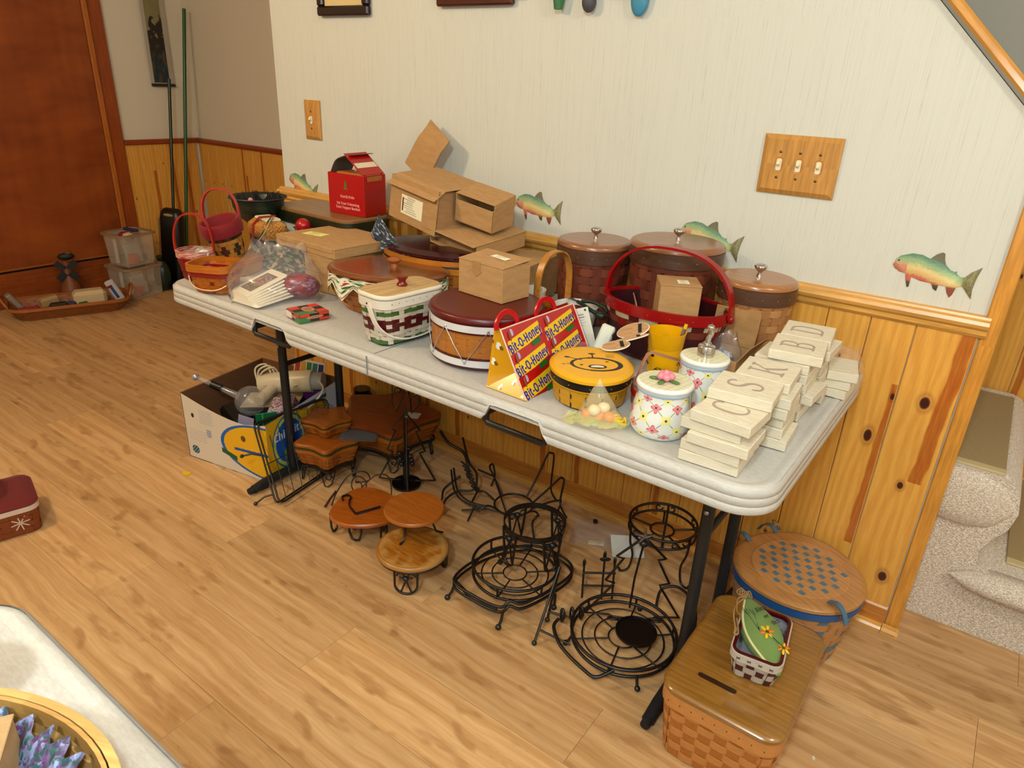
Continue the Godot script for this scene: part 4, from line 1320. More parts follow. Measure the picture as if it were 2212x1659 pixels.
	part(o, "bowl", mlathe([Vector2(0.04, 0), Vector2(0.035, 0.02), Vector2(0.04, 0.1), Vector2(0.07, 0.125), Vector2(0.086, 0.16), Vector2(0.089, 0.185), Vector2(0.084, 0.187), Vector2(0.076, 0.17), Vector2(0.01, 0.165)], 28, true, false), texmat("planter green", t_floral(95, Color(0.02, 0.12, 0.06), [Color(0.03, 0.16, 0.08), Color(0.015, 0.05, 0.05), Color(0.1, 0.14, 0.1), Color(0.02, 0.08, 0.04)], 64), Color(1, 1, 1), 0.4))
	part(o, "saucer_rim", mlathe([Vector2(0.087, 0.183), Vector2(0.1, 0.19), Vector2(0.098, 0.193), Vector2(0.083, 0.188)], 28, false, false), mat("rim dark", Color(0.1, 0.08, 0.07), 0.5))
	var sprig := mtube([Vector3.ZERO, Vector3(0.006, 0.02, 0), Vector3(0.004, 0.04, 0.004)], 0.0045, 5, false, 0.001)
	for i in 46:
		var a := rng.randf() * TAU
		var rr := sqrt(rng.randf()) * 0.074
		part(o, "sprig", sprig, [mat("sprig dark", Color(0.03, 0.05, 0.03), 0.9), mat("sprig brown", Color(0.1, 0.045, 0.03), 0.9), mat("sprig black", Color(0.025, 0.03, 0.025), 0.9)][i % 3], Vector3(cos(a) * rr, 0.168, sin(a) * rr), Vector3(rng.randf_range(-45, 45), rng.randf() * 360, rng.randf_range(-45, 45)))
	part(o, "pink_bud", mball(Vector3(0.009, 0.009, 0.009), 8, 6), mat("bud pink", Color(0.78, 0.45, 0.42), 0.6), Vector3(0.045, 0.19, 0.06))
	part(o, "straw_stem", mtube([Vector3(-0.02, 0.13, 0.1), Vector3(-0.05, 0.2, 0.085), Vector3(-0.07, 0.26, 0.07)], 0.0022, 5, false, 0.001), mat("straw stem", Color(0.5, 0.4, 0.22), 0.8))

func plastic_bag(label: String, at: Vector3, rx: float, rz: float, h: float, yaw: float, c: Color, seed_ := 3) -> void:
	var nz := noise(1.0, seed_, 3)
	var g := G.new()
	var rows := []
	for j in 11:
		var v := j / 10.0
		var r := PackedVector3Array()
		for i in 30:
			var a := TAU * i / 30.0
			var k := (1.0 + 0.16 * nz.get_noise_2d(cos(a) * 3.0 + 9.0, sin(a) * 3.0 + v * 4.0))
			var open := lerpf(1.0, 0.62, smoothstep(0.35, 1.0, v))
			var flat := lerpf(1.0, 0.22, smoothstep(0.45, 1.0, v))
			var lean := 0.5 * smoothstep(0.3, 1.0, v)
			r.append(Vector3(cos(a) * rx * k * open, h * v * (1.0 + 0.2 * nz.get_noise_2d(cos(a) * 2.0, sin(a) * 2.0 + 5.0)), sin(a) * rz * k * flat - rz * lean))
		rows.append(r)
	g.rows(rows, true, 1)
	solo("plastic_bag", label, "bag", g.done(), clear("clear film", c, 0.06, 0.12), at, Vector3(0, yaw, 0))

func t_napkin() -> ImageTexture:
	var a := noise(0.06, 97, 3)
	return picture(96, 96, func(x: float, y: float) -> Color:
		var n := a.get_noise_2d(x, y)
		if x < 6 or y < 6 or x > 89 or y > 89:
			return Color(0.42, 0.38, 0.4)
		var c := Color(0.43, 0.42, 0.44).lerp(Color(0.36, 0.4, 0.24), smoothstep(40.0, 70.0, y + n * 20.0))
		if n > 0.25:
			c = Color(0.58, 0.2, 0.16)
		if n < -0.34:
			c = Color(0.74, 0.66, 0.55)
		if Vector2(x - 46, (y - 46) * 0.6).length() < 9 + n * 6:
			c = Color(0.6, 0.15, 0.14)
		return c)

func t_cardbox() -> ImageTexture:
	return picture(64, 64, func(x: float, y: float) -> Color:
		var c := Color(0.07, 0.12, 0.06)
		if (int(x) / 21 + int(y) / 21) % 2 == 0:
			c = Color(0.78, 0.2, 0.12)
		if x > 40 and y > 24:
			c = Color(0.2, 0.45, 0.24)
		if Vector2(x - 30, (y - 30) * 1.5).length() < 19:
			c = Color(0.75, 0.45, 0.36)
		if Vector2(x - 30, (y - 30) * 1.5).length() < 12 and int(x + y) % 7 < 3:
			c = Color(0.3, 0.35, 0.2)
		return c)

func t_straw() -> ImageTexture:
	var a := noise(0.11, 99, 2)
	return picture(128, 128, func(x: float, y: float) -> Color:
		var k := 0.5 + 0.5 * sin(x * 0.4) * sin(y * 0.4) + 0.6 * a.get_noise_2d(x, y)
		return Color(0.50, 0.29, 0.08).lerp(Color(0.86, 0.61, 0.26), clampf(k, 0, 1)))

func mlathe_smooth(prof: Array, n := 40) -> ArrayMesh:
	var g := G.new()
	var rows := []
	for p in prof:
		rows.append(ring3(n, p.x, p.y))
	g.rows(rows, true, 1)
	return g.done()

# ---------- middle of the table ----------
func middle_row() -> void:
	# oval basket with brown lid and a holly-printed liner
	var o := thing("lidded_basket", "oval basket with brown wooden lid and a white holly-print cloth liner, behind the white picket basket", "basket", Vector3(-1.4, 0.737, 0.512), 23)
	var hon := splint("honey warm", Color(0.66, 0.37, 0.11), 0.4)
	weave(o, oval(0.125, 0.085, 48), oval(0.158, 0.112, 48), 0.003, 0.085, 5, 24, [hon], [hon])
	floor_of(o, oval(0.125, 0.085, 48), 0, hon)
	rim(o, "rim_band", oval(0.158, 0.112, 48), 0.078, 0.1, 0.004, hon)
	var holly := texmat("holly cloth", t_holly(), Color(1, 1, 1), 0.85)
	var g := G.new()
	var rows := []
	var line := even(oval(0.164, 0.118, 64), 120)
	for j in 6:
		var r := PackedVector3Array()
		var nn := G.normals(line)
		for i in 120:
			var s := fposmod(i / 120.0 * 10.0, 1.0)
			var fall := 0.022 + 0.042 * (1.0 - absf(2.0 * s - 1.0))
			var p := line[i] + nn[i] * (0.003 + 0.006 * j / 5.0 + 0.003 * sin(i * 0.9))
			r.append(Vector3(p.x, 0.102 - fall * j / 5.0, p.y))
		rows.append(r)
	rows.reverse()
	g.rows(rows, true, 1)
	part(o, "cloth_liner", g.done(), holly)
	var lidm := wood("brown lid", Color(0.50, 0.265, 0.10), 0.25, {"clearcoat_enabled": true, "clearcoat": 0.5, "clearcoat_roughness": 0.15})
	part(o, "lid", mprism(oval(0.172, 0.122, 56), [Vector2(-0.004, 0.102), Vector2(0, 0.106), Vector2(0, 0.110), Vector2(-0.005, 0.1145), Vector2(-0.016, 0.116)]), lidm)
	part(o, "knob", mlathe([Vector2(0.011, 0), Vector2(0.009, 0.01), Vector2(0.017, 0.016), Vector2(0.019, 0.021), Vector2(0.014, 0.026), Vector2(0.004, 0.027)], 24), wood("knob wood", Color(0.66, 0.36, 0.13), 0.3), Vector3(0.015, 0.115, -0.01))
	part(o, "handle", mstrap(arch(0.165, 0.12, 0.1), Vector3(0, 0, 1), 0.012, 0.004), wood("honey band", Color(0.72, 0.44, 0.13), 0.3), Vector3(0, 0.098, 0), Vector3(148, 0, 0))
	# white basket with red brick weave
	o = thing("lidded_basket", "white woven basket with dark red brick pattern, cream lid and red spool knob", "basket", Vector3(-1.214, 0.737, 0.652), 84)
	var white := splint("white splint", Color(0.84, 0.80, 0.74), 0.45)
	var brick := splint("brick red", Color(0.34, 0.035, 0.045), 0.35)
	var grn := splint("leaf green", Color(0.26, 0.42, 0.16), 0.4)
	var dgr := splint("dark green", Color(0.05, 0.13, 0.07), 0.4)
	var lo := rrect(0.175, 0.088, 0.026)
	var hi := rrect(0.196, 0.108, 0.03)
	weave(o, lo, hi, 0.003, 0.097, 9, 14, [grn, white, white, brick, brick, brick, white, grn, white], [white], 0.0018, 0.42)
	floor_of(o, lo, 0, dgr)
	rim(o, "rim_band", hi, 0.095, 0.116, 0.004, mat("white gloss", Color(0.84, 0.8, 0.74), 0.3))
	part(o, "lid", mprism(rrect(0.204, 0.116, 0.035, 7), [Vector2(-0.003, 0.1165), Vector2(0.002, 0.119), Vector2(0.002, 0.123), Vector2(-0.003, 0.1275)], true, false), mat("lid edge white", Color(0.83, 0.8, 0.72), 0.3))
	part(o, "lid_panel", mprism(rrect(0.198, 0.11, 0.033, 7), [Vector2(0, 0.1262), Vector2(-0.002, 0.1277)]), wood("cream lid", Color(0.80, 0.66, 0.45), 0.4))
	part(o, "knob", mlathe([Vector2(0.013, 0), Vector2(0.014, 0.003), Vector2(0.009, 0.009), Vector2(0.009, 0.013), Vector2(0.0145, 0.02), Vector2(0.0145, 0.023), Vector2(0.009, 0.0245)], 8), mat("spool red", Color(0.42, 0.025, 0.03), 0.25), Vector3(0.004, 0.1275, 0))
	for k in 8:
		for s in [-1, 1]:
			part(o, "nail", mball(Vector3(0.0011, 0.0011, 0.0011), 6, 4), mat("nail dark", Color(0.1, 0.1, 0.1), 0.5), Vector3(-0.075 + k * 0.0215, 0.107, s * 0.0583))
	part(o, "handle", mstrap(arch(0.104, 0.107, 0.35), Vector3(0, 0, 1), 0.013, 0.0035), mat("white gloss", Color(0.84, 0.8, 0.74), 0.3), Vector3(0, 0.104, 0.004), Vector3(152, 0, 0))
	for s in [-1, 1]:
		part(o, "rivet", mlathe([Vector2(0.003, 0), Vector2(0.001, 0.0015)], 10), mat("rivet dark", Color(0.12, 0.12, 0.1), 0.4, {"metallic": 0.7}), Vector3(s * 0.106, 0.104, 0.002), Vector3(0, 0, -s * 90.0))
	# drum basket
	o = thing("drum_basket", "round drum-shaped basket with glossy maroon lid, white hoops and silver zigzag cords", "basket", Vector3(-0.985, 0.737, 0.602))
	var r := 0.1315
	var tan_ := splint("drum splint", Color(0.72, 0.45, 0.17), 0.4)
	weave(o, oval(r - 0.004, r - 0.004, 64), oval(r - 0.004, r - 0.004, 64), 0.016, 0.1, 6, 28, [tan_], [tan_], 0.0008)
	part(o, "core", mlathe([Vector2(r - 0.008, 0.004), Vector2(r - 0.008, 0.105)], 48), tan_)
	var wh := mat("hoop white", Color(0.80, 0.79, 0.78), 0.25)
	var mar := mat("hoop maroon", Color(0.26, 0.02, 0.035), 0.3)
	for y in [0.006, 0.086]:
		rim(o, "white_hoop", oval(r, r, 64), y + 0.004, y + 0.02, 0.0015, wh, -0.006)
		rim(o, "maroon_edge", oval(r, r, 64), y, y + 0.004, 0.001, mar, -0.006)
		rim(o, "maroon_edge", oval(r, r, 64), y + 0.02, y + 0.024, 0.001, mar, -0.006)
	part(o, "lid", mlathe([Vector2(r - 0.002, 0.109), Vector2(r + 0.003, 0.111), Vector2(r + 0.003, 0.121), Vector2(r - 0.001, 0.1248), Vector2(r - 0.012, 0.126)], 64), wood("maroon lid", Color(0.36, 0.03, 0.025), 0.35))
	var silver := mat("silver cord", Color(0.75, 0.76, 0.78), 0.25, {"metallic": 0.8})
	for i in 16:
		var a0 := TAU * i / 16.0 + 0.1
		var a1 := TAU * (i + 1) / 16.0 + 0.1
		var y0 := 0.096 if i % 2 == 0 else 0.018
		var y1 := 0.018 if i % 2 == 0 else 0.096
		var rr := r + 0.003
		part(o, "cord", mtube([Vector3(cos(a0) * rr, y0, sin(a0) * rr), Vector3(cos((a0 + a1) / 2) * rr, (y0 + y1) / 2, sin((a0 + a1) / 2) * rr), Vector3(cos(a1) * rr, y1, sin(a1) * rr)], 0.0011, 5), silver)
		part(o, "stud", mlathe([Vector2(0.0035, 0), Vector2(0.0015, 0.002)], 6), silver, Vector3(cos(a0) * (rr - 0.001), y0, sin(a0) * (rr - 0.001)), Vector3(90, 90 - rad_to_deg(a0), 0))
	# carton on the drum
	o = thing("cardboard_box", "small closed brown carton with an arrow-shaped tab, sitting on the maroon drum lid", "box", Vector3(-1.01, 0.8635, 0.545), -6.4)
	carton(o, 0.143, 0.083, 0.097, card(), false)
	part(o, "tab", mprism(PackedVector2Array([Vector2(0.013, -0.018), Vector2(0.013, 0.004), Vector2(0.018, 0.004), Vector2(0, 0.019), Vector2(-0.018, 0.004), Vector2(-0.013, 0.004), Vector2(-0.013, -0.018)]), [Vector2(0, 0), Vector2(0, 0.0012)]), card("cardboard tab", Color(0.69, 0.52, 0.32)), Vector3(-0.012, 0.066, 0.0487), Vector3(90, 0, 0))
	part(o, "lid_lift", mbox(Vector3(0.146, 0.002, 0.1), 0.0007, Vector3(0, 0.0, -0.05)), card(), Vector3(0, 0.0815, 0.049), Vector3(5, 0, 0))
	part(o, "sticker", mbox(Vector3(0.055, 0.0006, 0.018)), texmat("box sticker", label_sheet(1, 1, 44), Color(1, 1, 1), 0.6), Vector3(0.01, 0.0892, -0.01), Vector3(5, -8, 0))
	# tall tan handle basket with white bowls
	o = thing("handled_basket", "small honey basket with a tall tan strap handle, right of the small carton", "basket", Vector3(-0.955, 0.737, 0.362), 86)
	weave(o, rrect(0.115, 0.075, 0.02), rrect(0.13, 0.088, 0.022), 0.002, 0.055, 4, 20, [hon], [hon], 0.0014)
	floor_of(o, rrect(0.115, 0.075, 0.02), 0, hon)
	rim(o, "rim_band", rrect(0.13, 0.088, 0.022), 0.05, 0.064, 0.003, wood("honey band", Color(0.72, 0.44, 0.13), 0.3))
	part(o, "handle", mstrap(arch(0.069, 0.17, 0.5), Vector3(0, 0, 1), 0.018, 0.004), wood("tan strap", Color(0.74, 0.50, 0.20), 0.32), Vector3(0, 0.04, 0))
	var china := mat("white china", Color(0.82, 0.81, 0.77), 0.15)
	var leafm := mat("china leaf", Color(0.12, 0.22, 0.2), 0.3)
	for q in [["small white china bowl left of the tan strap handle", -1.042, 0.335, 0.042, 0.09], ["white china bowl between the tan strap handle and the red-handled basket", -0.885, 0.36, 0.058, 0.085]]:
		o = thing("china_bowl", q[0], "bowl", Vector3(q[1], 0.737, q[2]), 40)
		var br: float = q[3]
		var bh: float = q[4]
		part(o, "bowl", mlathe([Vector2(br * 0.62, 0), Vector2(br * 0.68, bh * 0.12), Vector2(br * 0.85, bh * 0.45), Vector2(br * 0.97, bh * 0.9), Vector2(br, bh), Vector2(br * 0.94, bh), Vector2(br * 0.9, bh * 0.86), Vector2(br * 0.6, bh * 0.15), Vector2(0.001, bh * 0.12)], 36, true, false), china)
		for k in 6:
			part(o, "leaf_print", mball(Vector3(0.0045, 0.0012, 0.0006), 8, 4), leafm, Vector3(cos(1.3 + k * 0.05) * br * 0.9, bh * (0.5 + 0.05 * (k % 3)), sin(1.3 + k * 0.07) * br * 0.9), Vector3(0, -75 + 90, 40 * (k - 2)))
	# snips with dark green grips
	o = thing("garden_snips", "snips with dark green grips lying over the white bowl", "tool", Vector3(-0.845, 0.826, 0.36), -20)
	var gg := mat("grip green", Color(0.06, 0.13, 0.09), 0.5)
	for s in [-1, 1]:
		part(o, "grip", mtube(curve([Vector3(-0.04, 0.002, s * 0.006), Vector3(-0.01, 0.006, s * 0.018), Vector3(0.03, 0.002, s * 0.022), Vector3(0.05, -0.004, s * 0.016)], 5), 0.005, 8), gg)
	part(o, "grip_end", mball(Vector3(0.016, 0.009, 0.012), 12, 8), gg, Vector3(0.055, -0.004, 0.014))
	part(o, "red_insert", mball(Vector3(0.022, 0.005, 0.012), 12, 8), mat("insert red", Color(0.4, 0.05, 0.05), 0.4), Vector3(-0.02, -0.006, 0.022))
	part(o, "blade", mbox(Vector3(0.05, 0.002, 0.01), 0.0006), mat("steel", Color(0.6, 0.6, 0.6), 0.3, {"metallic": 0.9}), Vector3(-0.06, 0.0, 0))
	# open carton with clear wrapping in front of the tan canister
	o = thing("cardboard_box", "open brown carton with one flap standing up, holding crumpled clear wrapping, behind the soap dispenser", "box", Vector3(-0.505, 0.737, 0.337), -4)
	var cb := card()
	for s in [-1, 1]:
		part(o, "side", mbox(Vector3(0.003, 0.055, 0.11), 0.001, Vector3(s * 0.058, 0.0275, 0)), cb)
		part(o, "end", mbox(Vector3(0.118, 0.055, 0.003), 0.001, Vector3(0, 0.0275, s * 0.054)), cb)
	part(o, "base", mbox(Vector3(0.116, 0.003, 0.108), 0.001, Vector3(0, 0.0015, 0)), cb)
	part(o, "tall_flap", mbox(Vector3(0.108, 0.085, 0.003), 0.001, Vector3(0.0, 0.0425, 0)), card("cardboard tab", Color(0.69, 0.52, 0.32)), Vector3(0.0, 0.054, -0.052), Vector3(-8, 0, 0))
	part(o, "side_flap", mbox(Vector3(0.05, 0.0025, 0.1), 0.001, Vector3(-0.025, 0, 0)), cb, Vector3(-0.058, 0.054, 0), Vector3(0, 0, -8))
	part(o, "side_flap", mbox(Vector3(0.045, 0.0025, 0.1), 0.001, Vector3(0.0225, 0, 0)), cb, Vector3(0.058, 0.054, 0), Vector3(0, 0, 58))
	plastic_bag("crumpled clear wrapping sticking out of the open carton with the standing flap", Vector3(-0.507, 0.745, 0.333), 0.046, 0.04, 0.085, 20, Color(0.92, 0.94, 1.0), 14)
	solo("foil_ball", "bluish shiny wrapping inside the open carton with the standing flap", "wrapping", mball(Vector3(0.03, 0.022, 0.026), 14, 10), texmat("bluish foil", t_floral(131, Color(0.55, 0.62, 0.75), [Color(0.75, 0.8, 0.88), Color(0.35, 0.45, 0.6), Color(0.3, 0.5, 0.48), Color(0.85, 0.85, 0.9)], 64), Color(1, 1, 1), 0.25), Vector3(-0.505, 0.768, 0.335))

func t_holly() -> ImageTexture:
	var a := noise(0.045, 121, 2)
	return picture(256, 64, func(x: float, y: float) -> Color:
		var n := a.get_noise_2d(x, y * 1.4)
		var c := Color(0.83, 0.80, 0.71)
		if n > 0.22:
			c = Color(0.38, 0.5, 0.26)
		if n > 0.36:
			c = Color(0.16, 0.28, 0.14)
		if n < -0.4:
			c = Color(0.6, 0.12, 0.1)
		return c)

# ---------- front edge of the table ----------
func t_beelid() -> ImageTexture:
	return picture(256, 256, func(x: float, y: float) -> Color:
		var p := Vector2(x - 128, y - 128) / 128.0
		var c := Color(0.85, 0.62, 0.12)
		var ink := Color(0.09, 0.07, 0.05)
		var f := Vector2((p.x - 0.1) / 0.66, (p.y - 0.12) / 0.40)
		var fl := f.length()
		if absf(fl - 1.0) < (0.10 if f.x > -0.3 else 0.07):
			return ink
		var m := Vector2((p.x - 0.12) / 0.25, (p.y - 0.27) / 0.13)
		if m.length() < 1.0:
			return ink if m.length() > 0.72 or m.y > 0.35 else Color(0.84, 0.8, 0.72)
		for e in [Vector2(-0.3, 0.18), Vector2(0.42, -0.06)]:
			if Vector2((p.x - e.x), (p.y - e.y) * 1.5).length() < 0.05:
				return ink
		if absf(p.x - 0.06) < 0.02 and p.y > -0.55 and p.y < -0.26:
			return ink
		if Vector2((p.x - 0.06) / 0.1, (p.y + 0.56) / 0.045).length() < 1.0:
			return ink
		if absf((p.y + 0.28) - (p.x + 0.62) * 0.42) < 0.02 and p.x > -0.62 and p.x < -0.25:
			return ink
		if Vector2((p.x + 0.65) / 0.08, (p.y + 0.29) / 0.05).length() < 1.0:
			return ink
		for e in [Vector2(-0.78, 0.15), Vector2(-0.64, 0.12)]:
			if absf(Vector2(p.x - e.x, p.y - e.y).length() - 0.04) < 0.014 and p.y > e.y:
				return ink
		for k in 3:
			if absf(p.y + 0.5 - k * 0.07) < 0.014 and absf(p.x - 0.55) < 0.12:
				return ink.lerp(c, 0.3)
		return c)

func t_trellis() -> ImageTexture:
	return picture(512, 192, func(x: float, y: float) -> Color:
		var c := Color(0.86, 0.86, 0.83)
		var u := x / 64.0
		var v := y / 64.0
		var p := fposmod(u + v, 1.0)
		var q := fposmod(u - v, 1.0)
		if minf(p, 1.0 - p) < 0.022 or minf(q, 1.0 - q) < 0.022:
			c = Color(0.48, 0.6, 0.42)
		var gu := roundf(u + v)
		var gv := roundf(u - v)
		var cx := (gu + gv) / 2.0
		var cy := (gu - gv) / 2.0
		var d := Vector2(u - cx, v - cy)
		var a := atan2(d.y, d.x)
		var pink := posmod(int(gu) + int(gv) * 2, 4) < 2
		var rad := 0.205 + 0.06 * cos(4.0 * a + (PI if not pink else 0.0))
		if cy > 0.3 and cy < 2.7:
			if d.length() < rad:
				c = (Color(0.84, 0.4, 0.45) if d.length() > rad - 0.07 else Color(0.90, 0.52, 0.55)) if pink else Color(0.90, 0.85, 0.52)
			if d.length() < 0.05:
				c = Color(0.2, 0.32, 0.16)
		return c)

func t_lattice() -> ImageTexture:
	return picture(128, 128, func(x: float, y: float) -> Color:
		var p := fposmod((x + y * 0.4) / 18.0, 1.0)
		var q := fposmod((y - x * 0.25) / 16.0, 1.0)
		if p < 0.08 or q < 0.08:
			return Color(0.66, 0.70, 0.48)
		return Color(0.84, 0.80, 0.68))

func t_bees(base: Color, n: int, seed_: int, full := false) -> ImageTexture:
	var r := RandomNumberGenerator.new()
	r.seed = seed_
	var b := []
	for i in n:
		b.append(Vector2(fposmod(i * 0.317 + r.randf() * 0.06, 1.0), fposmod(i * 0.21 + 0.1, 1.0)))
	return picture(256, 192, func(x: float, y: float) -> Color:
		var c := base
		for q in b:
			var d := Vector2((x / 256.0 - q.x) * 256.0, (y / 192.0 - q.y) * 192.0)
			if Vector2(d.x - 5, d.y - 3).length() < 7:
				return Color(0.08, 0.06, 0.04) if not full or int(d.x + 40) % 5 < 3 else Color(0.8, 0.55, 0.1)
			for w in [Vector2(-6, 0), Vector2(-1, -8)]:
				var l: float = (d - w).length()
				if full and l < 8:
					return Color(0.9, 0.88, 0.8)
				if not full and absf(l - 6.5) < 1.2:
					return Color(0.1, 0.08, 0.04)
		return c)

func front_row() -> void:
	# candy-print bag
	var o := thing("candy_bag", "clear-edged red bag printed with blue candy lettering on its face and yellow bees on its gusset", "bag", Vector3(-0.797, 0.7355, 0.634), -3)
	var L := 0.262
	var top := Vector2(-0.022, 0.136)
	var red := mat("bag red", Color(0.66, 0.045, 0.05), 0.28, {"clearcoat_enabled": true, "clearcoat": 0.5, "clearcoat_roughness": 0.1})
	var g := G.new()
	g.quad(Vector3(0.052, 0, L / 2), Vector3(0.052, 0, -L / 2), Vector3(top.x, top.y, -L / 2), Vector3(top.x, top.y, L / 2))
	g.quad(Vector3(-0.054, 0, L / 2), Vector3(-0.054, 0, -L / 2), Vector3(top.x - 0.016, top.y, -L / 2), Vector3(top.x - 0.016, top.y, L / 2))
	g.quad(Vector3(0.05, 0.0, L / 2), Vector3(0.05, 0.0, -L / 2), Vector3(-0.052, 0.0, -L / 2), Vector3(-0.052, 0.0, L / 2))
	part(o, "wrapper_panel", g.done(), red)
	var bee := texmat("bee gusset", t_bees(Color(0.82, 0.58, 0.08), 11, 5, true), Color(1, 1, 1), 0.2, Vector3.ZERO, {"clearcoat_enabled": true, "clearcoat": 0.6, "clearcoat_roughness": 0.08})
	for s in [-1, 1]:
		var z: float = s * L / 2
		g = G.new()
		g.quad(Vector3(-0.054, 0, z), Vector3(0.0, 0.04, z - s * 0.03), Vector3(top.x - 0.008, top.y, z - s * 0.008), Vector3(top.x - 0.016, top.y, z), -1, Vector2(0, 1), Vector2(0.5, 0.7), Vector2(0.45, 0), Vector2(0.3, 0))
		g.quad(Vector3(0.0, 0.04, z - s * 0.03), Vector3(0.052, 0, z), Vector3(top.x, top.y, z), Vector3(top.x - 0.008, top.y, z - s * 0.008), -1, Vector2(0.5, 0.7), Vector2(1, 1), Vector2(0.6, 0), Vector2(0.45, 0))
		g.tri(Vector3(-0.054, 0, z), Vector3(0.052, 0, z), Vector3(0.0, 0.04, z - s * 0.03), -1, Vector2(0, 1), Vector2(1, 1), Vector2(0.5, 0.6))
		part(o, "gusset", g.done(), bee)
		part(o, "edge_piping", mtube([Vector3(0.052, 0.002, z), Vector3(top.x, top.y, z)], 0.0018, 6), mat("clear edge", Color(0.85, 0.72, 0.66), 0.15))
		part(o, "edge_piping", mtube([Vector3(-0.054, 0.002, z), Vector3(0.052, 0.002, z)], 0.0018, 6), mat("clear edge yellow", Color(0.85, 0.68, 0.3), 0.15))
	part(o, "edge_piping", mtube([Vector3(top.x, top.y, L / 2), Vector3(top.x, top.y, -L / 2)], 0.0018, 6), mat("clear edge", Color(0.85, 0.72, 0.66), 0.15))
	# lettering block on the face: a frame whose x runs away along the bag and whose y runs up the slope
	var face := part(o, "printed_face", mbox(Vector3(L * 0.98, 0.152, 0.0006)), red, Vector3(0.0155, 0.068, 0), Vector3.ZERO)
	var up := Vector3(top.x - 0.052, top.y, 0).normalized()
	var right := Vector3(0, 0, -1)
	face.basis = Basis(right, up, right.cross(up))
	var blue := mat("print blue", Color(0.10, 0.13, 0.55), 0.3)
	var yel := mat("print yellow", Color(0.86, 0.70, 0.05), 0.3)
	var pgreen := mat("print green", Color(0.10, 0.38, 0.12), 0.3)
	for j in 3:
		for i in 2:
			var x: float = -0.068 + i * 0.127 + (0.0 if j == 0 else -0.002)
			var y: float = 0.043 - j * 0.05
			part(face, "print_patch", mprism(PackedVector2Array([Vector2(-0.06, 0.022), Vector2(-0.056, -0.006), Vector2(0.056, -0.027), Vector2(0.06, 0.0), Vector2(0.0, 0.014)]), [Vector2(0, 0), Vector2(0, 0.0003)]), yel, Vector3(x, y, 0.0003), Vector3(90, 0, 0)).rotation_degrees = Vector3(90, 0, 0)
			words(face, "print_lettering", "Bit-O-Honey", 0.02, blue, Vector3(x, y, 0.0008), Vector3(0, 0, 12), true, "Droid Sans", 0.74)
			part(face, "print_tag", mbox(Vector3(0.03, 0.011, 0.0004)), pgreen, Vector3(x + 0.03, y - 0.014, 0.0012), Vector3(0, 0, 9))
			part(face, "print_bee", mprism(oval(0.006, 0.011, 12), [Vector2(0, 0), Vector2(0, 0.0004)]), mat("bee print", Color(0.45, 0.35, 0.15), 0.3), Vector3(x - 0.043, y + 0.016, 0.0006), Vector3(90, 20, 0))
			part(face, "print_wing", mprism(oval(0.004, 0.008, 10), [Vector2(0, 0), Vector2(0, 0.0004)]), mat("wing print", Color(0.5, 0.5, 0.6), 0.3), Vector3(x - 0.036, y + 0.022, 0.0006), Vector3(90, -30, 0))
	for z in [0.1, -0.035]:
		part(o, "strap", mstrap(arc(Vector3(top.x - 0.008, top.y - 0.002, z), Vector3(0, 0, 0.034), Vector3(-0.006, 0.03, 0), 0, 180, 14), Vector3(0.25, 0.0, 0.0), 0.004, 0.011), mat("strap red", Color(0.70, 0.02, 0.07), 0.3))
	# bee tin
	o = thing("bee_tin", "yellow and black striped tin basket with a smiling bee face on its lid", "tin", Vector3(-0.668, 0.737, 0.656), 36)
	var yl := splint("tin yellow", Color(0.80, 0.58, 0.03), 0.35)
	var bk := splint("tin black", Color(0.03, 0.028, 0.028), 0.35)
	var line := oval(0.08, 0.09, 56)
	weave(o, oval(0.074, 0.084, 56), line, 0.003, 0.05, 5, 16, [bk, yl, bk, yl, yl], [yl], 0.0, 0.9)
	floor_of(o, oval(0.074, 0.084, 56), 0, bk)
	rim(o, "black_band", line, 0.045, 0.06, 0.004, mat("band black", Color(0.03, 0.028, 0.028), 0.35))
	rim(o, "yellow_line", line, 0.0435, 0.0455, 0.0045, mat("line yellow", Color(0.75, 0.55, 0.05), 0.35))
	for k in 12:
		var a := deg_to_rad(k * 30.0 + 8)
		part(o, "nail", mball(Vector3(0.0012, 0.0012, 0.0012), 6, 4), mat("chrome", Color(0.78, 0.77, 0.76), 0.16), Vector3(cos(a) * 0.084, 0.053, sin(a) * 0.094))
	part(o, "lid", mprism(oval(0.085, 0.096, 56), [Vector2(-0.003, 0.0605), Vector2(0.002, 0.063), Vector2(0.002, 0.069), Vector2(-0.003, 0.0735), Vector2(-0.009, 0.0745)], true, false), mat("lid amber", Color(0.84, 0.61, 0.10), 0.3))
	g = G.new()
	g.cap(G.flat(G.grow(oval(0.085, 0.096, 56), -0.0088, 0)), 0.0745, true)
	part(o, "face_print", g.done(), texmat("bee face", t_beelid(), Color(1, 1, 1), 0.35))
	# flowered canister and soap dispenser
	for q in [["white china canister with pink and yellow flowers and a pink flower knob on its lid", "china_canister", Vector3(-0.486, 0.737, 0.703), 0.053, 0.088], ["white flowered china soap dispenser with a chrome pump, behind the flower-knob canister", "soap_dispenser", Vector3(-0.462, 0.737, 0.575), 0.0485, 0.107]]:
		o = thing(q[1], q[0], "canister" if q[1] == "china_canister" else "dispenser", q[2], 10)
		var r: float = q[3]
		var h: float = q[4]
		var glaze := texmat("trellis china", t_trellis() if not made.has("trellis china") else null, Color(1, 1, 1), 0.12, Vector3.ZERO, {"clearcoat_enabled": true, "clearcoat": 0.5, "clearcoat_roughness": 0.05})
		var wh := mat("china white", Color(0.86, 0.86, 0.83), 0.12)
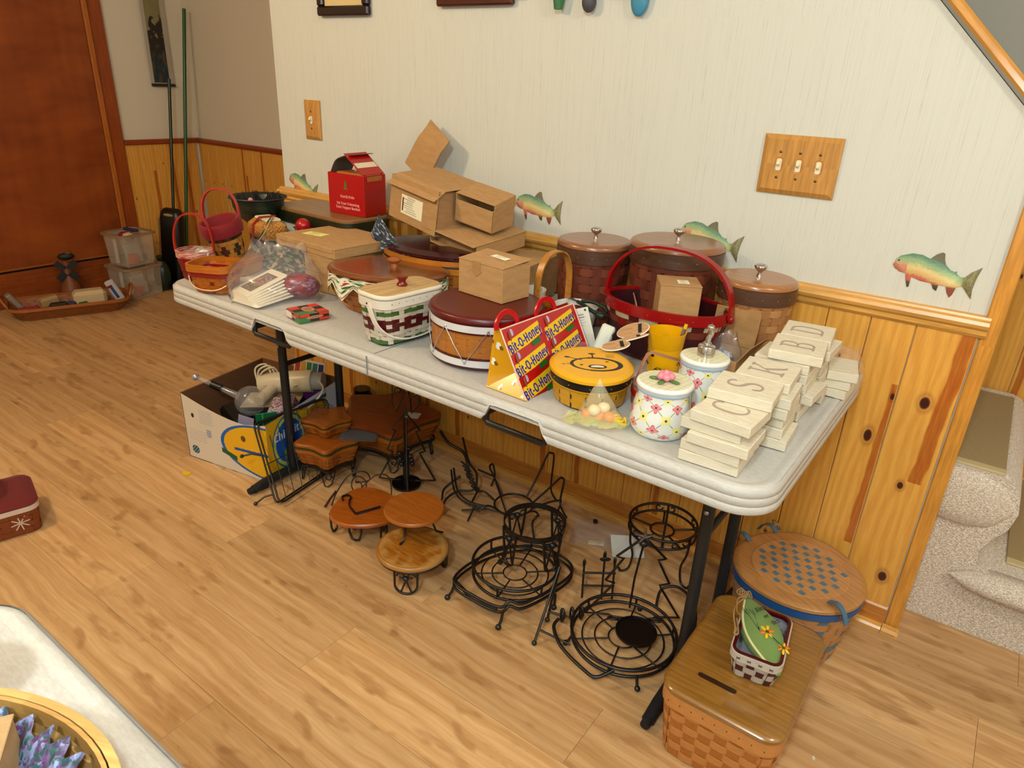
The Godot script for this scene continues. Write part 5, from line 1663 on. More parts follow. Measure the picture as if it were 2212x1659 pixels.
		part(o, "body", mlathe_smooth([Vector2(r * 0.93, 0.0), Vector2(r * 1.06, 0.01), Vector2(r * 1.1, h * 0.25), Vector2(r * 1.05, h * 0.5), Vector2(r * 0.96, h * 0.75), Vector2(r * 0.93, h * 0.9), Vector2(r * 0.95, h)], 44), glaze)
		part(o, "base", mlathe([Vector2(r * 0.9, 0.0), Vector2(r * 0.93, 0.002)], 32), wh)
		part(o, "collar", mlathe([Vector2(r * 0.95, h - 0.004), Vector2(r * 0.98, h), Vector2(r * 0.96, h + 0.003)], 44, false, true), mat("blue line china", Color(0.62, 0.68, 0.74), 0.15))
		part(o, "lid", mlathe([Vector2(r * 0.96, h + 0.003), Vector2(r * 1.0, h + 0.006), Vector2(r * 1.01, h + 0.009), Vector2(r * 0.97, h + 0.0125), Vector2(r * 0.91, h + 0.0135)], 44, false, false), wh)
		g = G.new()
		g.cap(oval(r * 0.91, r * 0.91, 44), h + 0.0135, true)
		part(o, "lid_print", g.done(), texmat("lattice china", t_lattice() if not made.has("lattice china") else null, Color(1, 1, 1), 0.15))
		if q[1] == "china_canister":
			var pk := mat("petal pink", Color(0.86, 0.50, 0.56), 0.2)
			var lf := mat("leaf knob green", Color(0.30, 0.44, 0.2), 0.25)
			var top0 := h + 0.0135
			for k in 5:
				var a := TAU * k / 5.0
				part(o, "petal", mball(Vector3(0.0085, 0.0075, 0.0085), 10, 7), pk, Vector3(cos(a) * 0.009, top0 + 0.009, sin(a) * 0.009))
			part(o, "petal", mball(Vector3(0.007, 0.008, 0.007), 10, 7), pk, Vector3(0, top0 + 0.013, 0))
			for a in [100.0, 20.0, 170.0]:
				part(o, "leaf", mball(Vector3(0.011, 0.0022, 0.006), 10, 6), lf, Vector3(cos(deg_to_rad(a)) * 0.02, top0 + 0.0025, sin(deg_to_rad(a)) * 0.02), Vector3(0, -a, 0))
		else:
			var chrome := mat("chrome", Color(0.78, 0.77, 0.76), 0.16)
			var top0 := h + 0.0135
			part(o, "pump_collar", mlathe([Vector2(0.0165, top0), Vector2(0.017, top0 + 0.02), Vector2(0.0155, top0 + 0.022), Vector2(0.009, top0 + 0.0235), Vector2(0.008, top0 + 0.027)], 28), chrome)
			part(o, "pump_stem", mtube(curve([Vector3(0, top0 + 0.026, 0), Vector3(0.001, top0 + 0.036, -0.001), Vector3(0.004, top0 + 0.046, -0.003), Vector3(0.002, top0 + 0.056, -0.001)], 5), 0.0058, 12), chrome)
			part(o, "pump_head", mball(Vector3(0.0075, 0.006, 0.0075), 14, 9), chrome, Vector3(0.002, top0 + 0.058, -0.001))
	# yellow cup with bees and a pencil
	o = thing("yellow_cup", "bright yellow plastic cup printed with small bees", "cup", Vector3(-0.592, 0.737, 0.462), 30)
	var cup := mat("cup yellow", Color(0.85, 0.62, 0.02), 0.25)
	part(o, "cup", mlathe_smooth([Vector2(0.034, 0.001), Vector2(0.0355, 0.03), Vector2(0.0375, 0.076)], 40), texmat("cup bees", t_bees(Color(0.86, 0.63, 0.02), 14, 9), Color(1, 1, 1), 0.25))
	part(o, "cup_rim", mlathe([Vector2(0.0375, 0.076), Vector2(0.039, 0.079), Vector2(0.0415, 0.108), Vector2(0.0425, 0.112), Vector2(0.0405, 0.112), Vector2(0.038, 0.08), Vector2(0.033, 0.006), Vector2(0.001, 0.005)], 40, false, false), cup)
	o = thing("pencil", "yellow and silver bee-striped pencil standing in the yellow cup", "pencil", Vector3(-0.572, 0.745, 0.468))
	var dir := Vector3(0.024, 0.125, -0.02)
	part(o, "shaft", mtube([Vector3(-0.006, 0, 0.006), Vector3(-0.006, 0, 0.006) + dir * 0.78], 0.0037, 6), mat("pencil yellow", Color(0.85, 0.66, 0.05), 0.35))
	for k in 3:
		part(o, "print_band", mtube([Vector3(-0.006, 0, 0.006) + dir * (0.62 + k * 0.07), Vector3(-0.006, 0, 0.006) + dir * (0.65 + k * 0.07)], 0.0039, 6), mat("pencil dark", Color(0.3, 0.28, 0.25), 0.4))
	part(o, "ferrule", mtube([Vector3(-0.006, 0, 0.006) + dir * 0.78, Vector3(-0.006, 0, 0.006) + dir * 0.92], 0.004, 10), mat("steel", Color(0.6, 0.6, 0.6), 0.3))
	part(o, "eraser", mtube([Vector3(-0.006, 0, 0.006) + dir * 0.92, Vector3(-0.006, 0, 0.006) + dir], 0.004, 10), mat("pencil yellow", Color(0.85, 0.66, 0.05), 0.35))
	# small pink wooden box with a hoop
	o = thing("small_purse", "little pinkish wooden box with a red band, brown clasp and square hoop handle, behind the bee tin", "box", Vector3(-0.560, 0.737, 0.615), 36)
	var pinkw := wood("pink wood", Color(0.66, 0.45, 0.36), 0.5)
	part(o, "body", mprism(rrect(0.052, 0.048, 0.014), [Vector2(0, 0), Vector2(0.001, 0.045)]), pinkw)
	rim(o, "red_band", rrect(0.052, 0.048, 0.014), 0.022, 0.036, 0.0025, mat("band red", Color(0.62, 0.05, 0.04), 0.4))
	part(o, "lid", mprism(rrect(0.056, 0.052, 0.015), [Vector2(0, 0.0452), Vector2(0.001, 0.047), Vector2(-0.002, 0.05)]), pinkw)
	part(o, "clasp", mbox(Vector3(0.012, 0.024, 0.004), 0.0015), mat("clasp brown", Color(0.26, 0.11, 0.05), 0.5), Vector3(0.002, 0.033, 0.0275))
	part(o, "stud", mball(Vector3(0.003, 0.003, 0.002), 8, 6), mat("brass nail", Color(0.7, 0.5, 0.25), 0.3), Vector3(0.002, 0.028, 0.0298))
	part(o, "hoop", mstrap([Vector3(-0.024, 0.04, 0), Vector3(-0.014, 0.085, 0), Vector3(-0.006, 0.108, 0), Vector3(0.004, 0.113, 0), Vector3(0.058, 0.098, -0.002), Vector3(0.066, 0.09, -0.003), Vector3(0.064, 0.06, -0.004), Vector3(0.03, 0.036, -0.002)], Vector3(0, 0, 1), 0.011, 0.003), wood("pink strap", Color(0.68, 0.48, 0.38), 0.5))
	# wooden bee cut-outs clipped together
	for q in [["flat wooden petal cut-out with a white edge, uppermost beside the yellow cup", Vector3(-0.655, 0.842, 0.50), Vector3(28, 30, 24), 0.036, 0.02], ["flat wooden petal cut-out with a black stripe, resting on the bee tin", Vector3(-0.662, 0.822, 0.565), Vector3(18, 40, 12), 0.03, 0.015], ["narrow wooden clothespin beside the flat petal cut-outs", Vector3(-0.648, 0.831, 0.525), Vector3(10, 42, 16), 0.04, 0.006]]:
		o = thing("wooden_cutout", q[0], "ornament", q[1])
		o.rotation_degrees = q[2]
		part(o, "cutout", mprism(oval(q[3], q[4], 24), [Vector2(-0.001, 0), Vector2(0, 0.001), Vector2(0, 0.004), Vector2(-0.001, 0.005)]), wood("cutout wood", Color(0.74, 0.57, 0.40), 0.6))
		part(o, "white_edge", mtube(arc(Vector3(0, 0.0025, 0), Vector3(q[3], 0, 0), Vector3(0, 0, q[4]), 0, 350, 24), 0.0016, 6, true), mat("edge white", Color(0.85, 0.84, 0.8), 0.4))
		part(o, "stripe", mbox(Vector3(0.008, 0.0008, q[4] * 1.3)), mat("stripe black", Color(0.05, 0.04, 0.03), 0.5), Vector3(q[3] * 0.45, 0.0052, 0))
	o = thing("paper_packet", "white folded packet with a black scalloped edge, between the tag and the wooden cut-outs", "paper", Vector3(-0.735, 0.747, 0.525), 20)
	o.rotation_degrees = Vector3(-28, 28, -18)
	part(o, "packet", mbox(Vector3(0.032, 0.1, 0.012), 0.004, Vector3(0, 0.05, 0)), mat("packet white", Color(0.82, 0.83, 0.82), 0.5))
	var sc := []
	for i in 15:
		sc.append(Vector3(0.0165 + 0.0018 * sin(i * 1.7), 0.03 + i * 0.005, 0.006))
	part(o, "scalloped_edge", mtube(sc, 0.0011, 5), mat("stripe black", Color(0.05, 0.04, 0.03), 0.5))
	o = thing("price_tag", "tall white card tag with fine print and an eyelet, behind the red candy bag", "tag", Vector3(-0.787, 0.745, 0.455))
	o.rotation_degrees = Vector3(-6, 12, 20)
	part(o, "card", mbox(Vector3(0.048, 0.108, 0.0012), 0.0004, Vector3(0, 0.054, 0)), mat("tag white", Color(0.84, 0.83, 0.77), 0.6))
	part(o, "eyelet", mlathe([Vector2(0.003, 0), Vector2(0.0015, 0.001)], 12), mat("eyelet green", Color(0.2, 0.28, 0.22), 0.4), Vector3(0.016, 0.102, 0.0008), Vector3(90, 0, 0))
	for k in 5:
		part(o, "print_line", mbox(Vector3([0.026, 0.028, 0.024, 0.03, 0.02][k], 0.0022 if k < 2 else 0.0008, 0.0004)), mat("tag ink", Color(0.45, 0.47, 0.5), 0.6), Vector3(-0.003, 0.092 - k * 0.0065, 0.0008))
	# small drinking glass
	solo("small_glass", "small clear drinking glass behind the bee tin", "glass", mlathe([Vector2(0.012, 0), Vector2(0.0135, 0.004), Vector2(0.017, 0.062), Vector2(0.0158, 0.062), Vector2(0.012, 0.008), Vector2(0.001, 0.006)], 28, true, false), clear("thin glass", Color(0.85, 0.85, 0.85), 0.06, 0.04), Vector3(-0.756, 0.737, 0.548))
	# wrapped bee treat
	var film := clear("yellow film", Color(0.92, 0.95, 0.5), 0.3, 0.14)
	var nz := noise(14.0, 44, 2)
	o = thing("wrapped_treat", "clear pointed cellophane bag of orange treats tied with yellow ribbon, lying in front of the bee tin", "packet", Vector3(-0.59, 0.7372, 0.755), 36)
	var gg := G.new()
	var rows := []
	for j in 9:
		var v := j / 8.0
		var r := PackedVector3Array()
		for i in 24:
			var a := TAU * i / 24.0
			var k := (1.0 - v) * (1.0 + 0.18 * nz.get_noise_2d(cos(a), sin(a) + v)) + 0.01
			r.append(Vector3(cos(a) * 0.046 * k - 0.004 * v, 0.003 + 0.088 * pow(v, 0.9), sin(a) * 0.034 * k))
		rows.append(r)
	gg.rows(rows, true, 1)
	part(o, "film_cone", gg.done(), clear("pale film", Color(0.95, 0.94, 0.8), 0.16, 0.1))
	gg = G.new()
	rows = []
	for j in 10:
		var r := PackedVector3Array()
		for i in 16:
			var u := i / 15.0 - 0.5
			var v := j / 9.0 - 0.5
			var w := 0.5 + 0.5 * sin(PI * (j + 1) / 11.0)
			r.append(Vector3(u * 0.13 * w - 0.006, 0.003 + 0.014 * absf(nz.get_noise_2d(u * 0.6, v * 0.6)) + 0.012 * (0.5 - v) * (1.0 if u < 0 else 0.5), -v * 0.08 + 0.012))
		rows.append(r)
	gg.rows(rows, false, 1)
	part(o, "film_skirt", gg.done(), film)
	for k in 5:
		part(o, "treat", mball(Vector3(0.013, 0.011, 0.012), 10, 7), mat(["treat orange", "treat cream"][k % 2], [Color(0.86, 0.5, 0.12), Color(0.88, 0.78, 0.6)][k % 2], 0.4), Vector3(-0.02 + k * 0.01, 0.014 + 0.014 * (k % 2), 0.006 * ((k * 2) % 3) - 0.006))
	for k in 4:
		part(o, "ribbon", mstrap(curve([Vector3(0.02, 0.012, 0.006), Vector3(0.034 + k * 0.004, 0.022 - k * 0.004, 0.012 + k * 0.005), Vector3(0.046, 0.008 + 0.006 * k, 0.004 + k * 0.008)], 5), Vector3(0, 1, 0.3), 0.005, 0.0008), mat("ribbon yellow", Color(0.9, 0.74, 0.2), 0.4))

# ---------- wooden letter blocks ----------
func block(x: float, y: float, z: float, yaw: float, label: String, letter := "", w := 0.104, d := 0.1, t := 0.0195) -> void:
	var o := thing("letter_block", label, "block", Vector3(x, y, z), yaw, "wooden letter blocks at the right end of the table")
	part(o, "block", mbox(Vector3(w, t, d), 0.0012, Vector3(0, t / 2, 0)), texmat("bare wood", fine, Color(0.90, 0.865, 0.78), 0.8, Vector3(4, 14, 4)))
	if letter != "":
		words(o, "letter", letter, 0.062, mat("letter grey", Color(0.62, 0.56, 0.50), 0.8), Vector3(0.0, t, 0), Vector3(-90, 90, 0), false, "Droid Serif", 0.9)

func blocks() -> void:
	var t := 0.0197
	var y0 := 0.7365
	var st := [
		[-0.353, 0.737, 5, "front stack", ["bottom", "second from the bottom", "middle", "second from the top", "top"]],
		[-0.333, 0.585, 5, "second stack from the front", ["bottom", "second from the bottom", "middle", "second from the top", "top plain"]],
		[-0.326, 0.444, 6, "third stack from the front", ["bottom", "second from the bottom", "third from the bottom", "third from the top", "second from the top", "top plain"]],
		[-0.33, 0.325, 6, "rear stack", ["bottom", "second from the bottom", "third from the bottom", "third from the top", "second from the top", "top plain"]]]
	for s in st:
		for k in s[2]:
			var jx := rng.randf_range(-0.012, 0.012)
			var letter := "C" if s[3] == "front stack" and k == 4 else ""
			var lab: String = "bare wooden block with engraved curve, at the top of the front stack under the S block" if letter != "" else "bare wooden block, %s one of the %s of letter blocks" % [s[4][k], s[3]]
			block(s[0] + jx, y0 + k * (t + 0.0003), s[1] + rng.randf_range(-0.006, 0.006), rng.randf_range(-3, 4), lab, letter, 0.106, 0.1, t)
	block(-0.348, y0 + 5 * (t + 0.0003) + 0.0004, 0.668, 5, "bare wooden block engraved with the letter S, nearest of the lettered tops", "S", 0.111, 0.099, t)
	block(-0.341, y0 + 5 * (t + 0.0003) + 0.0004, 0.562, 4, "bare wooden block engraved with the letter K, behind the S block", "K", 0.1, 0.108, t)
	block(-0.322, y0 + 6 * (t + 0.0003) + 0.0004, 0.438, 8, "bare wooden block engraved with the letter B, between the K and D blocks", "B", 0.1, 0.112, t)
	block(-0.332, y0 + 6 * (t + 0.0003) + 0.0004, 0.325, 7, "bare wooden block engraved with the letter D, farthest of the lettered tops", "D", 0.099, 0.108, t)
	block(-0.255, y0 + 0.001, 0.262, -4, "bare wooden block lying flat by the clear bag at the back right corner", "", 0.05, 0.1, t)
	block(-0.262, y0 + 0.0215, 0.262, 6, "bare wooden block on the flat block by the clear bag, at the back right corner", "", 0.055, 0.1, t)
	block(-0.258, y0 + 0.042, 0.265, 12, "upper bare wooden block of the low pile by the clear bag", "", 0.06, 0.1, t)
	plastic_bag("clear crumpled bag at the back right corner of the table, beside the letter blocks", Vector3(-0.272, 0.737, 0.205), 0.05, 0.07, 0.075, 10, Color(0.95, 0.9, 0.86), 23)

# ---------- far left corner ----------
func far_corner() -> void:
	# scroll hanging
	var o := thing("scroll_picture", "narrow hanging scroll with a dark landscape print on the left wall", "picture", Vector3(-4.632, 1.215, -0.727))
	var a := noise(0.03, 151, 3)
	var tx := picture(64, 256, func(x: float, y: float) -> Color:
		var n := a.get_noise_2d(x * 1.5, y)
		var v := y / 256.0
		var c := Color(0.52, 0.47, 0.3).lerp(Color(0.46, 0.45, 0.32), n + 0.5)
		if v + n * 0.25 > 0.42:
			c = Color(0.14, 0.10, 0.08)
		if v + n * 0.3 > 0.68:
			c = Color(0.10, 0.17, 0.19).lerp(Color(0.32, 0.24, 0.14), clampf(n * 2.0, 0, 1))
		return c)
	part(o, "paper", mbox(Vector3(0.002, 0.62, 0.15), 0, Vector3(0, 0.32, 0.0)), mat("scroll paper", Color(0.66, 0.62, 0.55), 0.8))
	var g := G.new()
	g.quad(Vector3(0.0014, 0.02, 0.055), Vector3(0.0014, 0.02, -0.045), Vector3(0.0014, 0.6, -0.045), Vector3(0.0014, 0.6, 0.055), -1, Vector2(0, 1), Vector2(1, 1), Vector2(1, 0), Vector2(0, 0))
	part(o, "print", g.done(), texmat("scroll print", tx, Color(1, 1, 1), 0.7))
	part(o, "rod", mtube([Vector3(0.004, 0.006, 0.075), Vector3(0.004, 0.006, -0.075)], 0.009, 8), mat("rod dark", Color(0.16, 0.13, 0.08), 0.5))
	# two green poles
	solo("green_pole", "dark green broom pole leaning in the corner below the scroll picture", "pole", mtube([Vector3(-4.45, 0.36, -0.555), Vector3(-4.50, 1.26, -0.695)], 0.0095, 10), mat("pole dark green", Color(0.025, 0.13, 0.06), 0.3), Vector3.ZERO)
	solo("green_pole", "tall bright green pole standing in the corner, right of the dark green one", "pole", mtube([Vector3(-4.415, 0.01, -0.57), Vector3(-4.5, 1.66, -0.855)], 0.0105, 10), mat("pole bright green", Color(0.07, 0.31, 0.15), 0.3), Vector3.ZERO)
	# black bin
	o = thing("upright_vacuum", "tall rounded black upright case with a pale badge, in the corner behind the table end", "vacuum", Vector3(-4.44, 0, -0.50), 10)
	o.rotation_degrees = Vector3(-4, 30, -4)
	var blk := mat("case black", Color(0.018, 0.018, 0.02), 0.35)
	part(o, "case", mprism(rrect(0.15, 0.09, 0.04), [Vector2(-0.01, 0.01), Vector2(0.0, 0.03), Vector2(0, 0.44), Vector2(-0.006, 0.475), Vector2(-0.02, 0.495), Vector2(-0.036, 0.502)]), blk)
	part(o, "badge", mball(Vector3(0.034, 0.009, 0.004), 14, 8), mat("badge pale", Color(0.6, 0.5, 0.32), 0.4), Vector3(0, 0.462, 0.044))
	part(o, "cord", mtube([Vector3(-0.078, 0.43, 0.02), Vector3(-0.076, 0.02, 0.03)], 0.003, 6), mat("cord grey", Color(0.4, 0.35, 0.33), 0.5))
	part(o, "base", mbox(Vector3(0.19, 0.03, 0.2), 0.008, Vector3(0, 0.018, 0.03)), blk)
	o = thing("green_bag", "dark green bag bulging out beside the black upright case", "bag", Vector3(-4.37, 0, -0.39))
	part(o, "bag", mball(Vector3(0.055, 0.1, 0.05), 14, 10), mat("bag green", Color(0.01, 0.13, 0.09), 0.35), Vector3(0, 0.1, 0))
	part(o, "tie", mtube([Vector3(0, 0.19, 0), Vector3(0.01, 0.225, 0.01)], 0.012, 8, false, 0.02), mat("bag green", Color(0.01, 0.13, 0.09), 0.35))
	# clear totes
	var shell := clear("tote plastic", Color(0.86, 0.82, 0.74), 0.3, 0.2)
	for k in 2:
		o = thing("clear_tote", ["lower clear plastic tote of papers beside the door casing", "upper clear plastic tote of papers, open at the top"][k], "tote", Vector3(-4.40, 0.0 + k * 0.2, -0.235), 8)
		var s: float = [1.1, 1.0][k]
		part(o, "shell", mprism(rrect(0.2 * s, 0.22 * s, 0.03), [Vector2(-0.018, 0.002), Vector2(-0.012, 0.02), Vector2(0, 0.185), Vector2(0.01, 0.187), Vector2(0.01, 0.195)], true, false), shell)
		rim(o, "lip", rrect(0.2 * s, 0.22 * s, 0.03), 0.184, 0.197, 0.012, mat("tote lip", Color(0.55, 0.45, 0.33), 0.3), 0.0)
		var cols := [Color(0.72, 0.7, 0.68), Color(0.66, 0.58, 0.42), Color(0.6, 0.56, 0.52), Color(0.7, 0.24, 0.12), Color(0.76, 0.72, 0.66), Color(0.24, 0.2, 0.36), Color(0.62, 0.52, 0.36)]
		for i in 7:
			var hgt: float = [0.1, 0.14, 0.12, 0.06, 0.15, 0.04, 0.08][i]
			part(o, "papers", mbox(Vector3(0.05 + 0.018 * (i % 3), hgt, 0.02 + 0.02 * (i % 2)), 0.004), mat("papers %d" % i, cols[i], 0.7), Vector3(-0.055 + 0.036 * (i % 4), 0.01 + hgt / 2, -0.06 + 0.03 * (i % 5)), Vector3(0, i * 37.0, [-8, 6, 10, -4, 3, 5, 0][i]))
		if k == 1:
			part(o, "red_packet", mbox(Vector3(0.07, 0.02, 0.05), 0.006), mat("packet red", Color(0.55, 0.08, 0.06), 0.5), Vector3(0.0, 0.185, 0.02), Vector3(10, 30, 8))
			part(o, "blue_packet", mbox(Vector3(0.09, 0.015, 0.03), 0.005), mat("packet blue", Color(0.08, 0.16, 0.32), 0.5), Vector3(-0.02, 0.2, -0.035), Vector3(4, 20, -6))
			part(o, "white_packet", mbox(Vector3(0.06, 0.04, 0.05), 0.014), mat("packet cream", Color(0.74, 0.68, 0.56), 0.6), Vector3(0.05, 0.18, 0.04), Vector3(12, 50, 15))
			part(o, "pink_tag", mbox(Vector3(0.016, 0.012, 0.012), 0.003), mat("packet pink", Color(0.5, 0.08, 0.3), 0.5), Vector3(0.03, 0.19, 0.065))
	# shallow wicker tray with odds and ends
	o = thing("wicker_tray", "long shallow wicker tray on the floor in front of the door", "tray", Vector3(-4.33, 0, 0.19), 70)
	var wick := splint("wicker", Color(0.58, 0.33, 0.13), 0.55)
	weave(o, rrect(0.5, 0.2, 0.06), rrect(0.6, 0.28, 0.08), 0.003, 0.07, 5, 44, [wick], [wick], 0.002)
	floor_of(o, rrect(0.5, 0.2, 0.06), 0, wick)
	rim(o, "rim_band", rrect(0.6, 0.28, 0.08), 0.064, 0.08, 0.006, wood("wicker rim", Color(0.66, 0.38, 0.13), 0.4))
	for s in [-1, 1]:
		part(o, "end_handle", mtube(arc(Vector3(s * 0.3, 0.078, 0), Vector3(0, 0, 0.06), Vector3(s * 0.025, 0.05, 0), 0, 180, 12), 0.007, 7), wood("wicker rim", Color(0.66, 0.38, 0.13), 0.4))
	var items := [["red box lying in the wicker tray", "packet", Vector3(-0.2, 0.05, 0.09), Vector3(0.1, 0.045, 0.03), Color(0.5, 0.03, 0.05), Vector3(0, 4, 0)], ["grey tilted card at the left end of the wicker tray", "paper", Vector3(-0.26, 0.09, 0.02), Vector3(0.03, 0.11, 0.06), Color(0.5, 0.45, 0.4), Vector3(0, 10, 30)], ["dark brown box in the middle of the wicker tray", "box", Vector3(-0.06, 0.05, 0.08), Vector3(0.09, 0.05, 0.05), Color(0.1, 0.04, 0.03), Vector3(0, 4, 0)], ["cream rounded case lying in the wicker tray", "case", Vector3(0.1, 0.06, 0.0), Vector3(0.17, 0.085, 0.1), Color(0.78, 0.68, 0.52), Vector3(0, 3, 0)], ["small green packet in front of the cream case", "packet", Vector3(0.06, 0.05, 0.09), Vector3(0.05, 0.04, 0.03), Color(0.05, 0.32, 0.1), Vector3(8, 16, 0)], ["small blue packet left of the green packet", "packet", Vector3(0.0, 0.055, 0.075), Vector3(0.05, 0.045, 0.035), Color(0.1, 0.16, 0.3), Vector3(0, -8, 0)], ["upright white and blue packet at the right end of the wicker tray", "packet", Vector3(0.23, 0.09, 0.04), Vector3(0.05, 0.13, 0.03), Color(0.68, 0.66, 0.66), Vector3(0, -14, 24)], ["crumpled cream paper at the back of the wicker tray", "paper", Vector3(-0.1, 0.06, -0.02), Vector3(0.1, 0.06, 0.06), Color(0.62, 0.5, 0.34), Vector3(0, 20, 6)]]
	for q in items:
		var it := thing("tray_item", q[0], q[1], o.transform * Vector3(q[2].x, 0.034, q[2].z), 70 + q[5].y)
		var sz: Vector3 = q[3]
		part(it, "body", mbox(sz, minf(sz.x, minf(sz.y, sz.z)) * 0.22), mat("tray item %s" % q[0], q[4], 0.6), Vector3(0, sz.y / 2 + absf(sin(deg_to_rad(q[5].z))) * sz.x * 0.5, 0), Vector3(0, 0, q[5].z))
		if q[1] == "packet" and sz.y > 0.1:
			part(it, "blue_stripe", mbox(Vector3(0.016, 0.08, 0.0012), 0.0003), mat("stripe blue", Color(0.05, 0.24, 0.42), 0.5), Vector3(0.0, sz.y / 2 + 0.005, 0.0165), Vector3(0, 0, 24))
			part(it, "red_stripe", mbox(Vector3(0.03, 0.014, 0.0012), 0.0003), mat("stripe red", Color(0.5, 0.05, 0.04), 0.4), Vector3(-0.02, sz.y * 0.78, 0.0165), Vector3(0, 0, 24))
	# little wooden windmill behind the tray
	o = thing("wooden_windmill", "small wooden windmill-shaped ornament with black sails behind the wicker tray", "ornament", Vector3(-4.52, 0, 0.10), 70)
	part(o, "tower", mlathe([Vector2(0.085, 0), Vector2(0.075, 0.02), Vector2(0.035, 0.17), Vector2(0.03, 0.21), Vector2(0.04, 0.215), Vector2(0.012, 0.25)], 8), wood("mill wood", Color(0.5, 0.26, 0.09), 0.5))
	for k in 4:
		part(o, "sail", mbox(Vector3(0.035, 0.055, 0.004), 0.001, Vector3(0, 0.045, 0)), mat("sail black", Color(0.03, 0.025, 0.025), 0.6), Vector3(0, 0.2, 0.045), Vector3(0, 0, 45 + k * 90))
	part(o, "bird", mball(Vector3(0.045, 0.022, 0.02), 10, 7), mat("bird dark", Color(0.05, 0.035, 0.03), 0.6), Vector3(0.01, 0.275, 0))
	part(o, "bird_wing", mball(Vector3(0.02, 0.012, 0.016), 10, 7), mat("bird tan", Color(0.4, 0.2, 0.07), 0.6), Vector3(0.025, 0.295, 0))

# ---------- under the table, left ----------
func wire(o: Node3D, n: String, pts: Array, r := 0.003, closed := false, m: Material = null) -> void:
	part(o, n, mtube(pts, r, 6, closed), m if m else iron())

func t_banana_front() -> ImageTexture:
	return picture(256, 160, func(x: float, y: float) -> Color:
		var u := x / 256.0
		var v := y / 160.0
		var c := Color(0.80, 0.76, 0.69)
		var d := Vector2((u - 1.0) / 0.52, (v - 0.56) / 0.37)
		var l := d.length()
		if l < 1.0:
			c = Color(0.86, 0.65, 0.06)
			var mid := 0.62 - 0.10 * (u - 0.5)
			if absf(v - mid) < 0.02 and u > 0.6:
				c = Color(0.05, 0.30, 0.62)
		if l >= 1.0 and l < 1.075:
			c = Color(0.05, 0.33, 0.66)
		if u > 0.44 and u < 0.62 and absf((v - 0.7) - (u - 0.45) * 0.4) < 0.035:
			c = Color(0.05, 0.3, 0.16)
		if Vector2((u - 0.72), (v - 0.42) * 0.62).length() < 0.028:
			c = Color(0.36, 0.25, 0.08)
		if Vector2((u - 0.12), (v - 0.3) * 0.5).length() < 0.017:
			c = Color(0.07, 0.06, 0.06)
		if Vector2((u - 0.1), (v - 0.84) * 0.7).length() < 0.045:
			c = Color(0.1, 0.28, 0.5) if int(x + y) % 9 < 6 else Color(0.5, 0.62, 0.3)
		if u > 0.2 and u < 0.36 and v > 0.18 and v < 0.4 and int(y) % 5 < 2 and int(x * 1.7) % 7 < 5:
			c = Color(0.62, 0.63, 0.68)
		if u > 0.27 and u < 0.33 and v > 0.46 and v < 0.58 and (int(x) / 3 + int(y) / 3) % 2 == 0:
			c = Color(0.3, 0.42, 0.66)
		if u > 0.05 and u < 0.26 and v > 0.5 and v < 0.7 and int(y) % 6 < 2 and int(x * 1.3) % 6 < 4:
			c = Color(0.66, 0.64, 0.66)
		return c)

func t_banana_side() -> ImageTexture:
	return picture(256, 160, func(x: float, y: float) -> Color:
		var u := x / 256.0
		var v := y / 160.0
		var c := Color(0.74, 0.76, 0.78)
		var low := 0.93 - 0.42 * u * u - 0.1 * u
		var up := 0.1
		if v > up and v < low and u < 0.78:
			c = Color(0.80, 0.62, 0.06)
			if v > low - 0.04:
				c = Color(0.05, 0.30, 0.62)
			if v < up + 0.05 and u > 0.42:
				c = Color(0.05, 0.3, 0.6)
		var d := Vector2((u - 0.26) / 0.19, (v - 0.5) / 0.37)
		if d.length() < 1.0:
			c = Color(0.04, 0.30, 0.64)
			if d.length() > 0.86:
				c = Color(0.72, 0.74, 0.4)
			if Vector2((u - 0.27) / 0.08, (v - 0.68) / 0.14).length() < 1.0:
				c = Color(0.55, 0.6, 0.16) if int(x * 0.8) % 5 < 3 else Color(0.2, 0.36, 0.14)
		elif d.length() < 1.07:
			c = Color(0.05, 0.4, 0.5)
		return c)

